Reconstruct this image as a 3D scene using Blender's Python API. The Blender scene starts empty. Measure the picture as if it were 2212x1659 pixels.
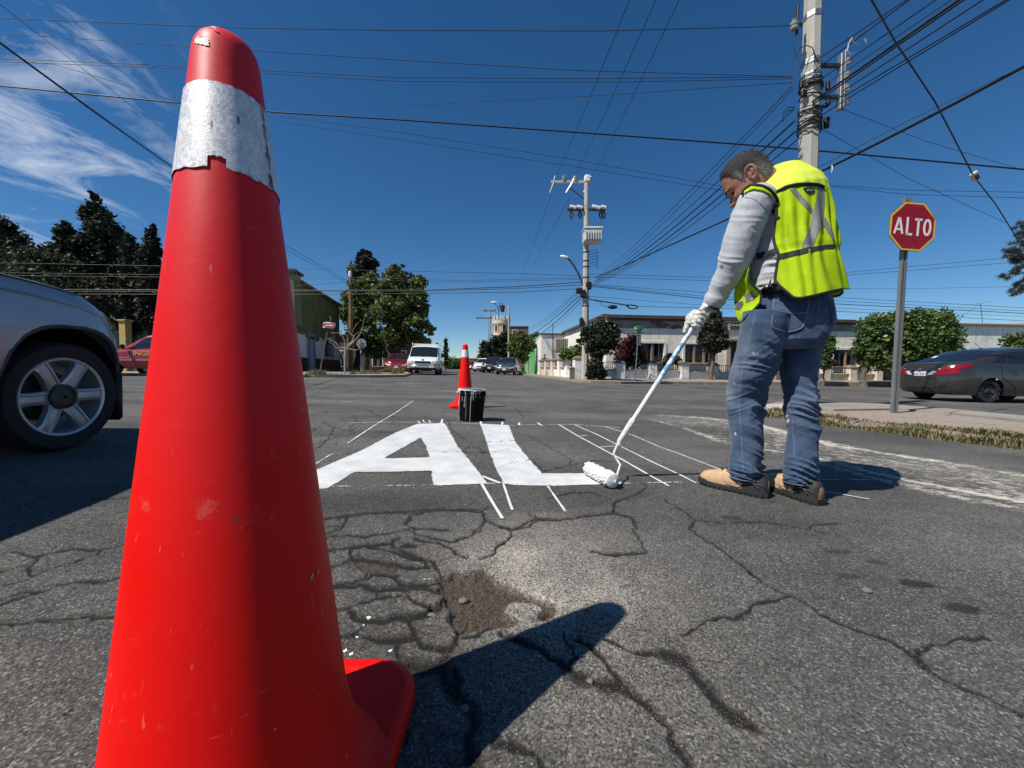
import bpy, math, random
import numpy as np
from mathutils import Vector, Matrix
S = bpy.context.scene
COL = S.collection
R = math.radians
rng = np.random.default_rng(7)
random.seed(7)
# ---- camera, sky, sun, exposure
EYE, PITCH = .58, R(2.38)
FP, CX, CY = 830.4,1106.,829.5          # focal length and centre of the photograph in its 2212 px wide copy
cam = bpy.data.cameras.new("camera")
cam.sensor_width = 36.0
cam.lens = 36.0 * FP / 2212.0
cam.clip_start, cam.clip_end = .02,3000
cam_o = bpy.data.objects.new("camera", cam)
COL.objects.link(cam_o)
cam_o.location = (0,0, EYE)
cam_o.rotation_euler = (R(90) - PITCH, 0,0)
S.camera = cam_o
SUN_EL = R(54.5)
SUN_AZ = (-.868,-.497)                    # towards the sun, seen from above
SKY_STRENGTH, SUN_STRENGTH, EXPOSURE = .08,5.0,.25
world = bpy.data.worlds.new("World")
S.world = world
world.use_nodes = True
wt = world.node_tree
for n in list(wt.nodes):
 wt.nodes.remove(n)
def mk(t, typ, ins=None, **props):
 n = t.nodes.new(typ)
 for k, v in props.items():
  setattr(n, k, v)
 for k, v in (ins or {}).items():
  s = n.inputs[k]
  if isinstance(v, bpy.types.NodeSocket):
   t.links.new(v, s)
  elif isinstance(v, bpy.types.Node):
   t.links.new(v.outputs[0], s)
  else:
   if hasattr(s.default_value, '__len__') and not hasattr(v, '__len__'):
    v = (v, v, v, 1)[:len(s.default_value)]
   elif hasattr(s.default_value, '__len__') and len(v) == 3 and len(s.default_value) == 4:
    v = (*v, 1)
   s.default_value = v
 return n
def math_n(t, op, a, b=0., clamp=False):
 return mk(t, 'ShaderNodeMath', {0: a, 1: b}, operation=op, use_clamp=clamp).outputs[0]
def maprange(t, x, a, b, c=0., d=1., smooth=False):
 n = mk(t, 'ShaderNodeMapRange', {0: x, 1: a, 2: b, 3: c, 4: d}, clamp=True)
 if smooth:
  n.interpolation_type = 'SMOOTHSTEP'
 return n.outputs[0]
def mixc(t, fac, a, b, blend='MIX'):
 n = mk(t, 'ShaderNodeMixRGB', {0: fac, 1: a, 2: b}, blend_type=blend)
 return n.outputs[0]
sky = mk(wt, 'ShaderNodeTexSky', sky_type='NISHITA', sun_disc=False, sun_elevation=SUN_EL,
  sun_rotation=math.atan2(SUN_AZ[0], SUN_AZ[1]) % (2 * math.pi), altitude=1400., air_density=1.0,
  dust_density=0., ozone_density=5.)
tc = mk(wt, 'ShaderNodeTexCoord')
sep = mk(wt, 'ShaderNodeSeparateXYZ', {0: tc.outputs['Generated']})
zz = math_n(wt, 'MAXIMUM', sep.outputs[2],.03)
px_ = math_n(wt, 'DIVIDE', sep.outputs[0], zz)
py_ = math_n(wt, 'DIVIDE', sep.outputs[1], zz)
plane = mk(wt, 'ShaderNodeCombineXYZ', {0: px_, 1: py_, 2: 0.})
mp = mk(wt, 'ShaderNodeMapping', {0: plane, 2: (0,0, R(-38)),3: (1.3,.75,1)})
cl1 = mk(wt, 'ShaderNodeTexNoise', {0: mp, 2: 1.25,3: 9.,4: .64, 'Distortion': .9})
cl2 = mk(wt, 'ShaderNodeTexNoise', {0: plane, 2: .42,3: 3.,4: .5})
cm = math_n(wt, 'MULTIPLY', maprange(wt, cl1.outputs[0],.50,.78), maprange(wt, cl2.outputs[0],.36,.54))
west = maprange(wt, sep.outputs[0],-.51,-.66,0,1, True)      # the cirrus field lies over the west
cm = math_n(wt, 'MULTIPLY', cm, west)
cm = math_n(wt, 'MULTIPLY', cm, maprange(wt, sep.outputs[2],.02,.2))
hsv = mk(wt, 'ShaderNodeHueSaturation', {'Hue': .498, 'Saturation': 1.22, 'Value': 1., 'Color': sky.outputs[0]})
skycol = mixc(wt, math_n(wt, 'MULTIPLY', cm, .85), hsv.outputs[0],(9.5,10.,10.8,1))
bg = mk(wt, 'ShaderNodeBackground', {0: skycol, 1: SKY_STRENGTH})
wo = mk(wt, 'ShaderNodeOutputWorld', {0: bg})
sun = bpy.data.lights.new("sun", 'SUN')
sun.energy, sun.angle, sun.color = SUN_STRENGTH, R(.5),(1.,.95,.86)
sun_o = bpy.data.objects.new("sun", sun)
COL.objects.link(sun_o)
sdir = Vector((SUN_AZ[0] * math.cos(SUN_EL), SUN_AZ[1] * math.cos(SUN_EL), math.sin(SUN_EL)))
sun_o.rotation_euler = sdir.to_track_quat('Z', 'Y').to_euler()
sun_o.location = sdir * 60
S.view_settings.view_transform = 'Standard'
S.view_settings.look = 'None'
S.view_settings.exposure = EXPOSURE
S.view_settings.gamma = 1.
S.view_settings.use_curve_mapping = False
S.cycles.max_bounces = 6
S.cycles.transparent_max_bounces = 12
# ---- helpers
CP, SP = math.cos(PITCH), math.sin(PITCH)
def ground_z(x):
 x = np.asarray(x, float)
 return np.where(x > 0,-.55 * np.tanh(x / 18),.3 * np.tanh(-x / 10))
def gz(x):
 return float(ground_z(x))
def ray(u, v):
 xc, zc = (u - CX) / FP, (CY - v) / FP
 Y = CP + zc * SP
 return xc / Y, (zc * CP - SP) / Y
def W(u, v, d):
 a, b = ray(u, v)
 return Vector((a * d, d, EYE + b * d))
def G(u, v, dz=0.):
 a, b = ray(u, v)
 d = 1.
 for _ in range(60):
  d = (EYE - dz - gz(a * d)) / (-b)
 return Vector((a * d, d, gz(a * d) + dz))
def pix(p):
 """world point -> photograph px (2212 wide); works on arrays"""
 p = np.asarray(p, float)
 x, y, z = p[...,0], p[...,1], p[...,2] - EYE
 yc = y * CP - z * SP
 zc = y * SP + z * CP
 return CX + FP * x / yc, CY - FP * zc / yc
def V(*a):
 return Vector(a)
def conv(frame, pts):
 """points read off an enlarged detail -> 2212 px copy; frame = (x0, y0, enlargement) in 2560 px units"""
 x0, y0, k = frame
 return [((x0 + p[0] / k) / 1.15732,(y0 + p[1] / k) / 1.15732) for p in pts]
def vnoise(x, y, sc, seed=0):
 x = np.asarray(x) * sc + 137.1 * seed
 y = np.asarray(y) * sc + 71.7 * seed
 xi, yi = np.floor(x).astype(np.int64), np.floor(y).astype(np.int64)
 fx, fy = x - xi, y - yi
 fx, fy = fx * fx * (3 - 2 * fx), fy * fy * (3 - 2 * fy)
 def h(i, j):
  n = (i * 374761393 + j * 668265263 + seed * 974711) & 0xffffffff
  n = ((n ^ (n >> 13)) * 1274126177) & 0xffffffff
  return ((n ^ (n >> 16)) & 0xffff) / 65535.
 a = h(xi, yi) * (1 - fx) + h(xi + 1, yi) * fx
 b = h(xi, yi + 1) * (1 - fx) + h(xi + 1, yi + 1) * fx
 return a * (1 - fy) + b * fy
def fbm(x, y, sc, seed=0, octv=4):
 s, a, t = 0,.5,0
 for k in range(octv):
  s = s + a * vnoise(x, y, sc * 2 ** k, seed + k)
  t += a
  a *= .5
 return s / t
class MB:
 """collects shapes into one mesh"""
 def __init__(self):
  self.v, self.f, self.m = [],[],[]
 def add(self, vs, fs, mi=0):
  o = len(self.v)
  self.v += [tuple(p) for p in vs]
  self.f += [tuple(i + o for i in f) for f in fs]
  self.m += [mi] * len(fs)
  return self
 def box(self, c, size, ax=None, mi=0):
  c = Vector(c)
  e = ax or (V(1,0,0), V(0,1,0), V(0,0,1))
  h = [s * .5 for s in size]
  vs = [c + e[0] * (sx * h[0]) + e[1] * (sy * h[1]) + e[2] * (sz * h[2])
   for sx in (-1,1) for sy in (-1,1) for sz in (-1,1)]
  fs = [(0,1,3,2),(4,6,7,5),(0,4,5,1),(2,3,7,6),(0,2,6,4),(1,5,7,3)]
  return self.add(vs, fs, mi)
 def bevbox(self, c, size, b=.01, ax=None, mi=0):
  """box with chamfered edges"""
  c = Vector(c)
  e = ax or (V(1,0,0), V(0,1,0), V(0,0,1))
  h = [s * .5 for s in size]
  b = min(b, min(h) * .9)
  vs, idx = [], {}
  for sx in (-1,1):
   for sy in (-1,1):
    for sz in (-1,1):
     for k in range(3):
      q = [sx * (h[0] - b), sy * (h[1] - b), sz * (h[2] - b)]
      q[k] = (sx, sy, sz)[k] * h[k]
      idx[(sx, sy, sz, k)] = len(vs)
      vs.append(c + e[0] * q[0] + e[1] * q[1] + e[2] * q[2])
  fs = []
  for k in range(3):
   a, b2 = (k + 1) % 3,(k + 2) % 3
   for s in (-1,1):
    q = []
    for (p, r) in ((-1,-1),(1,-1),(1,1),(-1,1)):
     t = [0,0,0]
     t[k], t[a], t[b2] = s, p, r
     q.append(idx[(*t, k)])
    fs.append(q if s > 0 else q[::-1])
  for k in range(3):
   a, b2 = (k + 1) % 3,(k + 2) % 3
   for s1 in (-1,1):
    for s2 in (-1,1):
     t0, t1 = [0,0,0],[0,0,0]
     t0[k], t1[k] = -1,1
     t0[a] = t1[a] = s1
     t0[b2] = t1[b2] = s2
     q = [idx[(*t0, a)], idx[(*t1, a)], idx[(*t1, b2)], idx[(*t0, b2)]]
     fs.append(q if s1 * s2 < 0 else q[::-1])
  for sx in (-1,1):
   for sy in (-1,1):
    for sz in (-1,1):
     q = [idx[(sx, sy, sz, k)] for k in range(3)]
     fs.append(q if sx * sy * sz > 0 else q[::-1])
  return self.add(vs, fs, mi)
 def tube(self, pts, r, n=8, mi=0, cap=True, flat=1., up=None):
  pts = [Vector(p) for p in pts]
  rs = list(r) if hasattr(r, '__len__') else [r] * len(pts)
  vs, fs = [],[]
  t0 = (pts[1] - pts[0]).normalized()
  ref = Vector(up) if up else (V(0,0,1) if abs(t0.z) < .9 else V(1,0,0))
  a = t0.cross(ref).normalized()
  for i, p in enumerate(pts):
   t = (pts[min(i + 1, len(pts) - 1)] - pts[max(i - 1,0)]).normalized()
   a = (a - t * a.dot(t)).normalized()
   b = t.cross(a)
   for k in range(n):
    w = 2 * math.pi * k / n
    vs.append(p + a * (math.cos(w) * rs[i]) + b * (math.sin(w) * rs[i] * flat))
  for i in range(len(pts) - 1):
   for k in range(n):
    k2 = (k + 1) % n
    fs.append((i * n + k, i * n + k2,(i + 1) * n + k2,(i + 1) * n + k))
  if cap:
   fs.append(tuple(range(n))[::-1])
   o = (len(pts) - 1) * n
   fs.append(tuple(o + k for k in range(n)))
  return self.add(vs, fs, mi)
 def rings(self, rings, mi=0, cap=True, close=True):
  """rings: list of equal-length point lists"""
  n = len(rings[0])
  vs = [p for r in rings for p in r]
  fs = []
  for i in range(len(rings) - 1):
   for k in range(n if close else n - 1):
    k2 = (k + 1) % n
    fs.append((i * n + k, i * n + k2,(i + 1) * n + k2,(i + 1) * n + k))
  if cap:
   fs.append(tuple(range(n))[::-1])
   o = (len(rings) - 1) * n
   fs.append(tuple(o + k for k in range(n)))
  return self.add(vs, fs, mi)
 def lathe(self, prof, n=32, o=(0,0,0), ax=None, mi=0, cap=True):
  o = Vector(o)
  e = ax or (V(1,0,0), V(0,1,0), V(0,0,1))
  rs = []
  for r, z in prof:
   rs.append([o + e[0] * (r * math.cos(2 * math.pi * k / n)) + e[1] * (r * math.sin(2 * math.pi * k / n)) + e[2] * z
     for k in range(n)])
  return self.rings(rs, mi, cap)
 def prism(self, poly, a, b, o=(0,0,0), ax=None, mi=0):
  """poly in the e0,e1 plane, from e2=a to e2=b"""
  o = Vector(o)
  e = ax or (V(1,0,0), V(0,1,0), V(0,0,1))
  n = len(poly)
  lo = [o + e[0] * p[0] + e[1] * p[1] + e[2] * a for p in poly]
  hi = [o + e[0] * p[0] + e[1] * p[1] + e[2] * b for p in poly]
  fs = [tuple(range(n))[::-1], tuple(range(n, 2 * n))]
  fs += [(k, (k + 1) % n, n + (k + 1) % n, n + k) for k in range(n)]
  return self.add(lo + hi, fs, mi)
 def ball(self, c, r, n=12, m=8, ax=None, mi=0):
  c = Vector(c)
  rx, ry, rz = r if hasattr(r, '__len__') else (r, r, r)
  e = ax or (V(1,0,0), V(0,1,0), V(0,0,1))
  rs = []
  for i in range(m + 1):
   th = math.pi * (i + .02 * (i == 0) - .02 * (i == m)) / m
   rs.append([c + e[0] * (rx * math.sin(th) * math.cos(2 * math.pi * k / n)) + e[1] * (ry * math.sin(th) * math.sin(2 * math.pi * k / n))
     - e[2] * (rz * math.cos(th)) for k in range(n)])
  return self.rings(rs, mi)
 def build(self, name, mats=None, parent=None, smooth=40, kind=None):
  me = bpy.data.meshes.new(name)
  me.from_pydata(self.v, [], self.f)
  if mats is not None:
   for m in (mats if isinstance(mats, (list, tuple)) else [mats]):
    me.materials.append(m)
  if isinstance(mats, (list, tuple)) and len(mats) > 1:
   me.polygons.foreach_set('material_index', self.m)
  me.validate()
  if smooth:
   me.polygons.foreach_set('use_smooth', [True] * len(me.polygons))
   if smooth < 180:
    me.set_sharp_from_angle(angle=R(smooth))
  me.update()
  o = bpy.data.objects.new(name, me)
  COL.objects.link(o)
  if parent is not None:
   o.parent = parent
   o.matrix_parent_inverse = parent.matrix_basis.inverted()
  if kind:
   o['kind'] = kind
  return o
def np_mesh(name, vs, quads, mats, parent=None, smooth=True, attrs=None, kind=None):
 """mesh from arrays: vs (n,3), quads (m,4 or 3)"""
 vs = np.ascontiguousarray(vs, np.float32)
 quads = np.ascontiguousarray(quads, np.int32)
 k = quads.shape[1]
 me = bpy.data.meshes.new(name)
 me.vertices.add(len(vs))
 me.vertices.foreach_set('co', vs.ravel())
 me.loops.add(quads.size)
 me.loops.foreach_set('vertex_index', quads.ravel())
 me.polygons.add(len(quads))
 me.polygons.foreach_set('loop_start', np.arange(0, quads.size, k, dtype=np.int32))
 me.polygons.foreach_set('use_smooth', np.full(len(quads), smooth))
 for a, val in (attrs or {}).items():
  at = me.attributes.new(a, 'FLOAT', 'POINT')
  at.data.foreach_set('value', np.ascontiguousarray(val, np.float32))
 for m in (mats if isinstance(mats, (list, tuple)) else [mats]):
  me.materials.append(m)
 me.update(calc_edges=True)
 me.validate()
 o = bpy.data.objects.new(name, me)
 COL.objects.link(o)
 if parent is not None:
  o.parent = parent
  o.matrix_parent_inverse = parent.matrix_basis.inverted()
 if kind:
  o['kind'] = kind
 return o
def tag(o, label=None, cat=None, group=None, kind=None):
 for k, v in (('label', label),('category', cat),('group', group),('kind', kind)):
  if v:
   o[k] = v
 return o
def thing(name, label, cat, loc=(0,0,0), group=None, rz=0.):
 o = bpy.data.objects.new(name, None)
 COL.objects.link(o)
 o.empty_display_size = .1
 o.location = loc
 o.rotation_euler = (0,0, rz)
 o.matrix_basis          # keep the basis current for parenting below
 return tag(o, label, cat, group)
def local(o):
 """children given in the thing's own coordinates"""
 o['_l'] = 1
 return o
def put(o, parent):
 o.parent = parent
 o.matrix_parent_inverse = Matrix.Identity(4)
 return o
def dup(root, loc, rz, label, group=None, scale=None):
 r = root.copy()
 COL.objects.link(r)
 r.location, r.rotation_euler = loc, (0,0, rz)
 if scale:
  r.scale = (scale,) * 3
 r['label'] = label
 if group:
  r['group'] = group
 for ch in list(root.children):
  c = ch.copy()
  COL.objects.link(c)
  c.parent = r
  for g in ch.children:
   d = g.copy()
   COL.objects.link(d)
   d.parent = c
 return r
# ---- materials
MATS = {}
def M(name, col, rough=.6, metal=0., var=.18, scale=6., bump=0., bscale=60., spec=.4, coat=0., fine=0., trans=0., rvar=0.):
 """painted / plain surface whose colour wanders a little with wear"""
 if name in MATS:
  return MATS[name]
 m = bpy.data.materials.new(name)
 m.use_nodes = True
 t = m.node_tree
 p = t.nodes['Principled BSDF']
 c = mk(t, 'ShaderNodeTexCoord')
 n1 = mk(t, 'ShaderNodeTexNoise', {0: c.outputs['Object'],2: scale, 3: 5.,4: .6})
 k = maprange(t, n1.outputs[0],.3,.7,1 - var, 1 + var)
 if fine:
  n2 = mk(t, 'ShaderNodeTexNoise', {0: c.outputs['Object'],2: bscale, 3: 3.})
  k = math_n(t, 'MULTIPLY', k, maprange(t, n2.outputs[0],.3,.7,1 - fine, 1 + fine))
 cc = mk(t, 'ShaderNodeVectorMath', {0: col[:3]}, operation='SCALE')
 t.links.new(k, cc.inputs[3])
 t.links.new(cc.outputs[0], p.inputs['Base Color'])
 p.inputs['Roughness'].default_value = rough
 if rvar:
  t.links.new(maprange(t, n1.outputs[0],.3,.7, rough - rvar, rough + rvar), p.inputs['Roughness'])
 p.inputs['Metallic'].default_value = metal
 p.inputs['Specular IOR Level'].default_value = spec
 p.inputs['Coat Weight'].default_value = coat
 p.inputs['Coat Roughness'].default_value = .06
 if trans:
  p.inputs['Transmission Weight'].default_value = trans
 if bump:
  n3 = mk(t, 'ShaderNodeTexNoise', {0: c.outputs['Object'],2: bscale, 3: 4.})
  b = mk(t, 'ShaderNodeBump', {'Strength': bump, 'Distance': .01, 'Height': n3.outputs[0]})
  t.links.new(b.outputs[0], p.inputs['Normal'])
 MATS[name] = m
 return m
def newmat(name):
 m = bpy.data.materials.new(name)
 m.use_nodes = True
 t = m.node_tree
 MATS[name] = m
 return m, t, t.nodes['Principled BSDF']
def attr(t, name):
 return mk(t, 'ShaderNodeAttribute', attribute_name=name).outputs['Fac']
glass_dark = M('dark_glass', (.012,.014,.017),.06, spec=.6, var=.05)
black_rubber = M('black_rubber', (.018,.018,.019),.75, var=.25, scale=20, bump=.15)
black_plastic = M('black_plastic', (.012,.012,.013),.45, var=.15)
steel = M('galvanised_steel', (.30,.31,.32),.45,.7, var=.15, scale=12)
dark_steel = M('dark_steel', (.06,.06,.065),.5,.5, var=.2)
cable_mat = M('black_cable', (.010,.010,.011),.55, var=.1)
white_paint = M('white_paint', (.74,.74,.72),.5, var=.08)
chrome = M('chrome', (.6,.6,.62),.12,1., var=.05)
def concrete(name, col, var=.22, streak=.0):
 m, t, p = newmat(name)
 c = mk(t, 'ShaderNodeTexCoord')
 a = mk(t, 'ShaderNodeTexNoise', {0: c.outputs['Object'],2: 1.3,3: 8.,4: .65})
 b = mk(t, 'ShaderNodeTexNoise', {0: c.outputs['Object'],2: 40.,3: 4.})
 k = math_n(t, 'MULTIPLY', maprange(t, a.outputs[0],.3,.7,1 - var, 1 + var), maprange(t, b.outputs[0],.3,.7,.9,1.1))
 if streak:
  mp_ = mk(t, 'ShaderNodeMapping', {0: c.outputs['Object'],3: (9,9,.35)})
  s = mk(t, 'ShaderNodeTexNoise', {0: mp_, 2: 1.,3: 4.})
  k = math_n(t, 'MULTIPLY', k, maprange(t, s.outputs[0],.52,.75,1,1 - streak))
 cc = mk(t, 'ShaderNodeVectorMath', {0: col[:3]}, operation='SCALE')
 t.links.new(k, cc.inputs[3])
 t.links.new(cc.outputs[0], p.inputs['Base Color'])
 p.inputs['Roughness'].default_value = .9
 p.inputs['Specular IOR Level'].default_value = .2
 bb = mk(t, 'ShaderNodeBump', {'Strength': .35, 'Distance': .01, 'Height': b.outputs[0]})
 t.links.new(bb.outputs[0], p.inputs['Normal'])
 return m
pole_concrete = concrete('pole_concrete', (.42,.40,.36),.16,.25)
walk_concrete = concrete('walk_concrete', (.26,.235,.205),.22)
# ---- the road: cracked asphalt as one relief sheet
Z4, Z5, Z7, Z3 = (780,1240,2.458),(1660,1150,2.458),(0,1100,2.765),(700,960,2.212)
CRACKS = []      # (frame, width mm, depth mm, points)
def crk(fr, w, dep, *lines):
 for l in lines:
  CRACKS.append((fr, w, dep, l))
crk(Z4,7,9,
 [(60,132),(220,125),(330,100),(480,95),(600,105),(750,90),(900,85),(1030,95),(1090,70)],
 [(590,160),(620,120),(700,95)],[(570,165),(640,205),(840,205)],
 [(60,235),(180,200),(230,130)],[(80,250),(210,240),(330,245),(480,225),(600,200)],
 [(1060,150),(1040,210),(960,250),(850,280),(640,235),(600,205)],
 [(1230,205),(1330,185),(1385,145),(1500,150),(1620,130),(1760,110),(1850,100),(1950,125),(1990,160)],
 [(1385,145),(1370,110)],[(1850,100),(1860,70),(1840,45),(1950,10)],
 [(120,540),(250,520),(330,490),(350,465)],[(400,570),(410,620),(540,610)],
 [(140,690),(250,670),(330,640),(410,620)],[(590,610),(640,660),(720,680),(800,650),(830,620)],
 [(160,860),(270,850),(320,790)],[(330,850),(400,870),(530,875),(650,870)],
 [(520,880),(530,950),(540,1020)],[(920,860),(1000,840),(1080,810)],
 [(1550,840),(1570,890),(1600,920),(1620,980),(1560,1030)],[(1790,870),(1900,920),(2000,960),(2212,970)],
 [(1720,340),(1860,360),(2050,345),(2020,270),(1960,200)],[(1290,880),(1200,860),(1150,830)],
 [(1150,1500),(1250,1540),(1350,1570),(1420,1640)])
crk(Z4,10,12,
 [(1050,90),(1060,150),(1130,175),(1210,200),(1230,240),(1200,270),(1140,310),(1100,360),(1050,385)],
 [(90,330),(220,310),(330,300),(480,290),(530,250)],
 [(240,320),(330,300),(470,330),(600,375),(700,395),(720,430),(640,440),(530,420),(380,390),(250,375),(230,335)],
 [(490,290),(560,340),(660,375),(740,400),(770,450),(800,490)],
 [(640,260),(800,290),(860,320),(880,350),(950,378)],[(90,430),(180,415),(240,380)],
 [(340,500),(400,470),(500,490),(540,540),(700,545),(790,520)],
 [(140,550),(280,540),(400,570),(530,560),(600,570),(700,560),(790,590)],
 [(230,690),(280,750),(350,770),(500,745),(620,740),(720,715)],
 [(590,750),(620,800),(640,870),(700,920),(790,940)],[(870,800),(890,850),(900,900),(830,940),(760,930)],
 [(560,300),(620,300)])
crk(Z4,17,14,
 [(1210,850),(1300,890),(1400,930),(1470,980),(1550,1030),(1620,1080),(1700,1110),(1800,1150),(1900,1170),
 (1950,1210),(2060,1290),(2150,1370),(2190,1430),(2212,1500),(2300,1640)],
 [(820,980),(800,1050),(830,1150),(870,1220),(940,1280),(980,1330),(990,1420),(960,1490),(970,1560),(1010,1640)],
 [(880,1060),(900,1120),(890,1190)],[(580,1030),(700,1040),(800,1030)],[(1640,870),(1800,1000),(1900,1140)])
crk(Z5,9,10,
 [(0,240),(100,300),(190,370),(150,420),(250,490),(340,540),(400,590),(520,680),(600,750),(760,830),(870,870),
 (960,940),(1050,990),(1190,1040),(1300,1080),(1400,1120),(1480,1160),(1540,1210),(1580,1270),(1700,1340),
 (1830,1400),(1950,1440),(2080,1510),(2300,1620)])
crk(Z5,5,6,
 [(190,370),(350,385),(560,380),(700,395),(870,425),(980,445)],[(870,425),(920,400),(1080,390)],
 [(760,830),(650,870),(560,880),(480,960),(300,980),(120,1070)],
 [(1540,1210),(1580,1150),(1720,1130),(1800,1095),(1980,1095)])
crk(Z5,22,9,[(0,1180),(100,1220),(180,1290),(250,1390),(330,1480),(420,1560),(560,1650)])
crk(Z7,6,8,
 [(-300,960),(0,915),(110,885),(230,845),(245,805),(380,775),(540,750),(640,765),(760,745),(880,715),(1200,660)],
 [(110,770),(180,790),(245,805)],
 [(-300,1060),(0,1010),(130,985),(220,950),(350,890),(500,850),(640,800),(700,760)],[(230,845),(200,920),(240,940)],
 [(-300,1190),(0,1110),(150,1060),(300,1040),(400,1000),(560,970),(700,975),(850,945),(1300,880)],
 [(-200,1180),(0,1140),(130,1090),(300,1045)],
 [(-300,1300),(0,1275),(200,1255),(400,1240),(550,1220),(800,1220),(1300,1200)],[(640,410),(900,398)])
crk(Z3,8,8,
 [(100,760),(230,750),(380,720),(500,715),(700,700),(900,690),(1100,695),(1150,680)],[(690,770),(730,720)],
 [(1050,840),(1140,760),(1110,700)],[(1140,760),(1290,800),(1410,745),(1380,715)],
 [(1420,740),(1560,750),(1700,725),(1850,715),(1850,650),(1980,610),(2030,570),(2000,540)],
 [(1480,630),(1600,605),(1720,600),(1840,640)],[(1850,715),(1940,740),(1970,800)],
 [(1460,480),(1600,450),(1720,425),(1830,430)],[(1600,450),(1610,420),(1560,390),(1440,320),(1380,290),(1290,260)],
 [(1000,370),(1060,340),(1140,380)],[(870,380),(980,375),(1080,380),(1200,375),(1300,350)],
 [(930,200),(950,250),(1000,290),(1040,320),(1160,320),(1330,310)],[(1190,470),(1290,430),(1400,420),(1460,480)])
crk(Z3,9,8,
 [(150,350),(230,320),(330,290),(420,270),(500,260),(640,270)],[(240,210),(300,240),(390,260),(440,230)],
 [(480,140),(540,175),(620,180),(700,200)],[(160,300),(280,275),(330,290)],[(400,170),(430,200),(380,250)],
 [(230,230),(180,260),(100,270)],[(300,240),(270,300),(190,370),(130,390)],[(200,150),(330,160),(480,140)],
 [(1150,80),(1300,130),(1350,190)],[(1300,130),(1500,120),(1700,150)],[(150,60),(420,40),(520,5)])
vv = np.concatenate([np.arange(474,60,-1.), np.arange(60,4,-.75)])
yrow = EYE * 384.4 / vv
tcol = np.concatenate([np.linspace(-2.3,-1.46,40), np.arange(-1.44,1.45,.0026), np.linspace(1.46,2.3,40)])
NY, NX = len(yrow), len(tcol)
RX = (yrow[:, None] * tcol[None, :])
RY = np.repeat(yrow[:, None], NX, 1)
X, Y = RX.ravel(), RY.ravel()
crackf, dirtf, wornf, smearf, oilf, lumf = (np.zeros(NY * NX) for _ in range(6))
dz = np.zeros(NY * NX)
wob = (fbm(X, Y, 38,3,3) - .5) * .022
wob2 = (fbm(X, Y, 38,9,3) - .5) * .022
def rows(y0, y1):
 i = np.searchsorted(yrow, [y0, y1])
 return int(i[0]) * NX, int(i[1]) * NX
def seg_dist(a, b, reach):
 """indices near the segment and their distance from it"""
 i0, i1 = rows(min(a[1], b[1]) - reach, max(a[1], b[1]) + reach)
 if i1 <= i0:
  return None, None, None
 xs = X[i0:i1]
 m = np.nonzero((xs > min(a[0], b[0]) - reach) & (xs < max(a[0], b[0]) + reach))[0] + i0
 if not len(m):
  return None, None, None
 px, py = X[m] + wob[m], Y[m] + wob2[m]
 dx, dy = b[0] - a[0], b[1] - a[1]
 t = np.clip(((px - a[0]) * dx + (py - a[1]) * dy) / (dx * dx + dy * dy + 1e-9),0,1)
 return m, np.hypot(px - a[0] - t * dx, py - a[1] - t * dy), t
def poly_sdf(poly, reach=.05, wob_k=1.):
 """signed distance (inside positive) for the vertices near a ground polygon"""
 P = np.array(poly)
 i0, i1 = rows(P[:, 1].min() - reach, P[:, 1].max() + reach)
 xs = X[i0:i1]
 m = np.nonzero((xs > P[:, 0].min() - reach) & (xs < P[:, 0].max() + reach))[0] + i0
 px, py = X[m] + wob[m] * wob_k, Y[m] + wob2[m] * wob_k
 ins = np.zeros(len(m), bool)
 dmin = np.full(len(m),9.)
 n = len(P)
 for k in range(n):
  a, b = P[k], P[(k + 1) % n]
  cond = (a[1] > py) != (b[1] > py)
  ins ^= cond & (px < (b[0] - a[0]) * (py - a[1]) / (b[1] - a[1] + 1e-12) + a[0])
  dx, dy = b - a
  t = np.clip(((px - a[0]) * dx + (py - a[1]) * dy) / (dx * dx + dy * dy + 1e-12),0,1)
  dmin = np.minimum(dmin, np.hypot(px - a[0] - t * dx, py - a[1] - t * dy))
 return m, np.where(ins, dmin, -dmin)
def ground_pts(fr, pts):
 return [tuple(G(u, v)[:2]) for u, v in conv(fr, pts)]
for fr, w, dep, pts in CRACKS:
 gp = ground_pts(fr, pts)
 for a, b in zip(gp[:-1], gp[1:]):
  w_ = max(w * .00082,.00105 * (a[1] + b[1]) * .5)
  w_ *= 1.55 - .95 * abs(b[1] - a[1]) / (math.hypot(b[0] - a[0], b[1] - a[1]) + 1e-9)
  m, d, _ = seg_dist(a, b, w_ * 3.2 + .02)
  if m is None:
   continue
  ww = w_ * (.55 + .9 * vnoise(X[m], Y[m],14,5))
  k = np.clip(1.35 - d / ww, 0,1) ** .8
  crackf[m] = np.maximum(crackf[m], k)
  dz[m] = np.minimum(dz[m],-dep * .00042 * k)
  lumf[m] = np.maximum(lumf[m],.42 * np.exp(-(d / (w_ * 2.4)) ** 2))
hole = ground_pts(Z4,[(780,505),(880,470),(1000,470),(1070,455),(1130,520),(1290,580),(1380,620),(1480,660),(1500,710),
     (1420,750),(1300,740),(1200,790),(1050,800),(980,810),(890,840),(850,760),(830,660),(820,600),(790,560)])
isle = ground_pts(Z4,[(1180,670),(1230,645),(1310,640),(1390,670),(1420,695),(1400,740),(1300,755),(1220,730)])
small = ground_pts(Z4,[(240,380),(380,398),(540,428),(520,460),(400,475),(320,450),(260,410)])
chip = ground_pts(Z4,[(720,660),(820,640),(830,680),(760,720),(700,715)])
chip2 = ground_pts(Z4,[(850,1080),(920,1110),(930,1200),(950,1290),(880,1260),(840,1170)])
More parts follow.
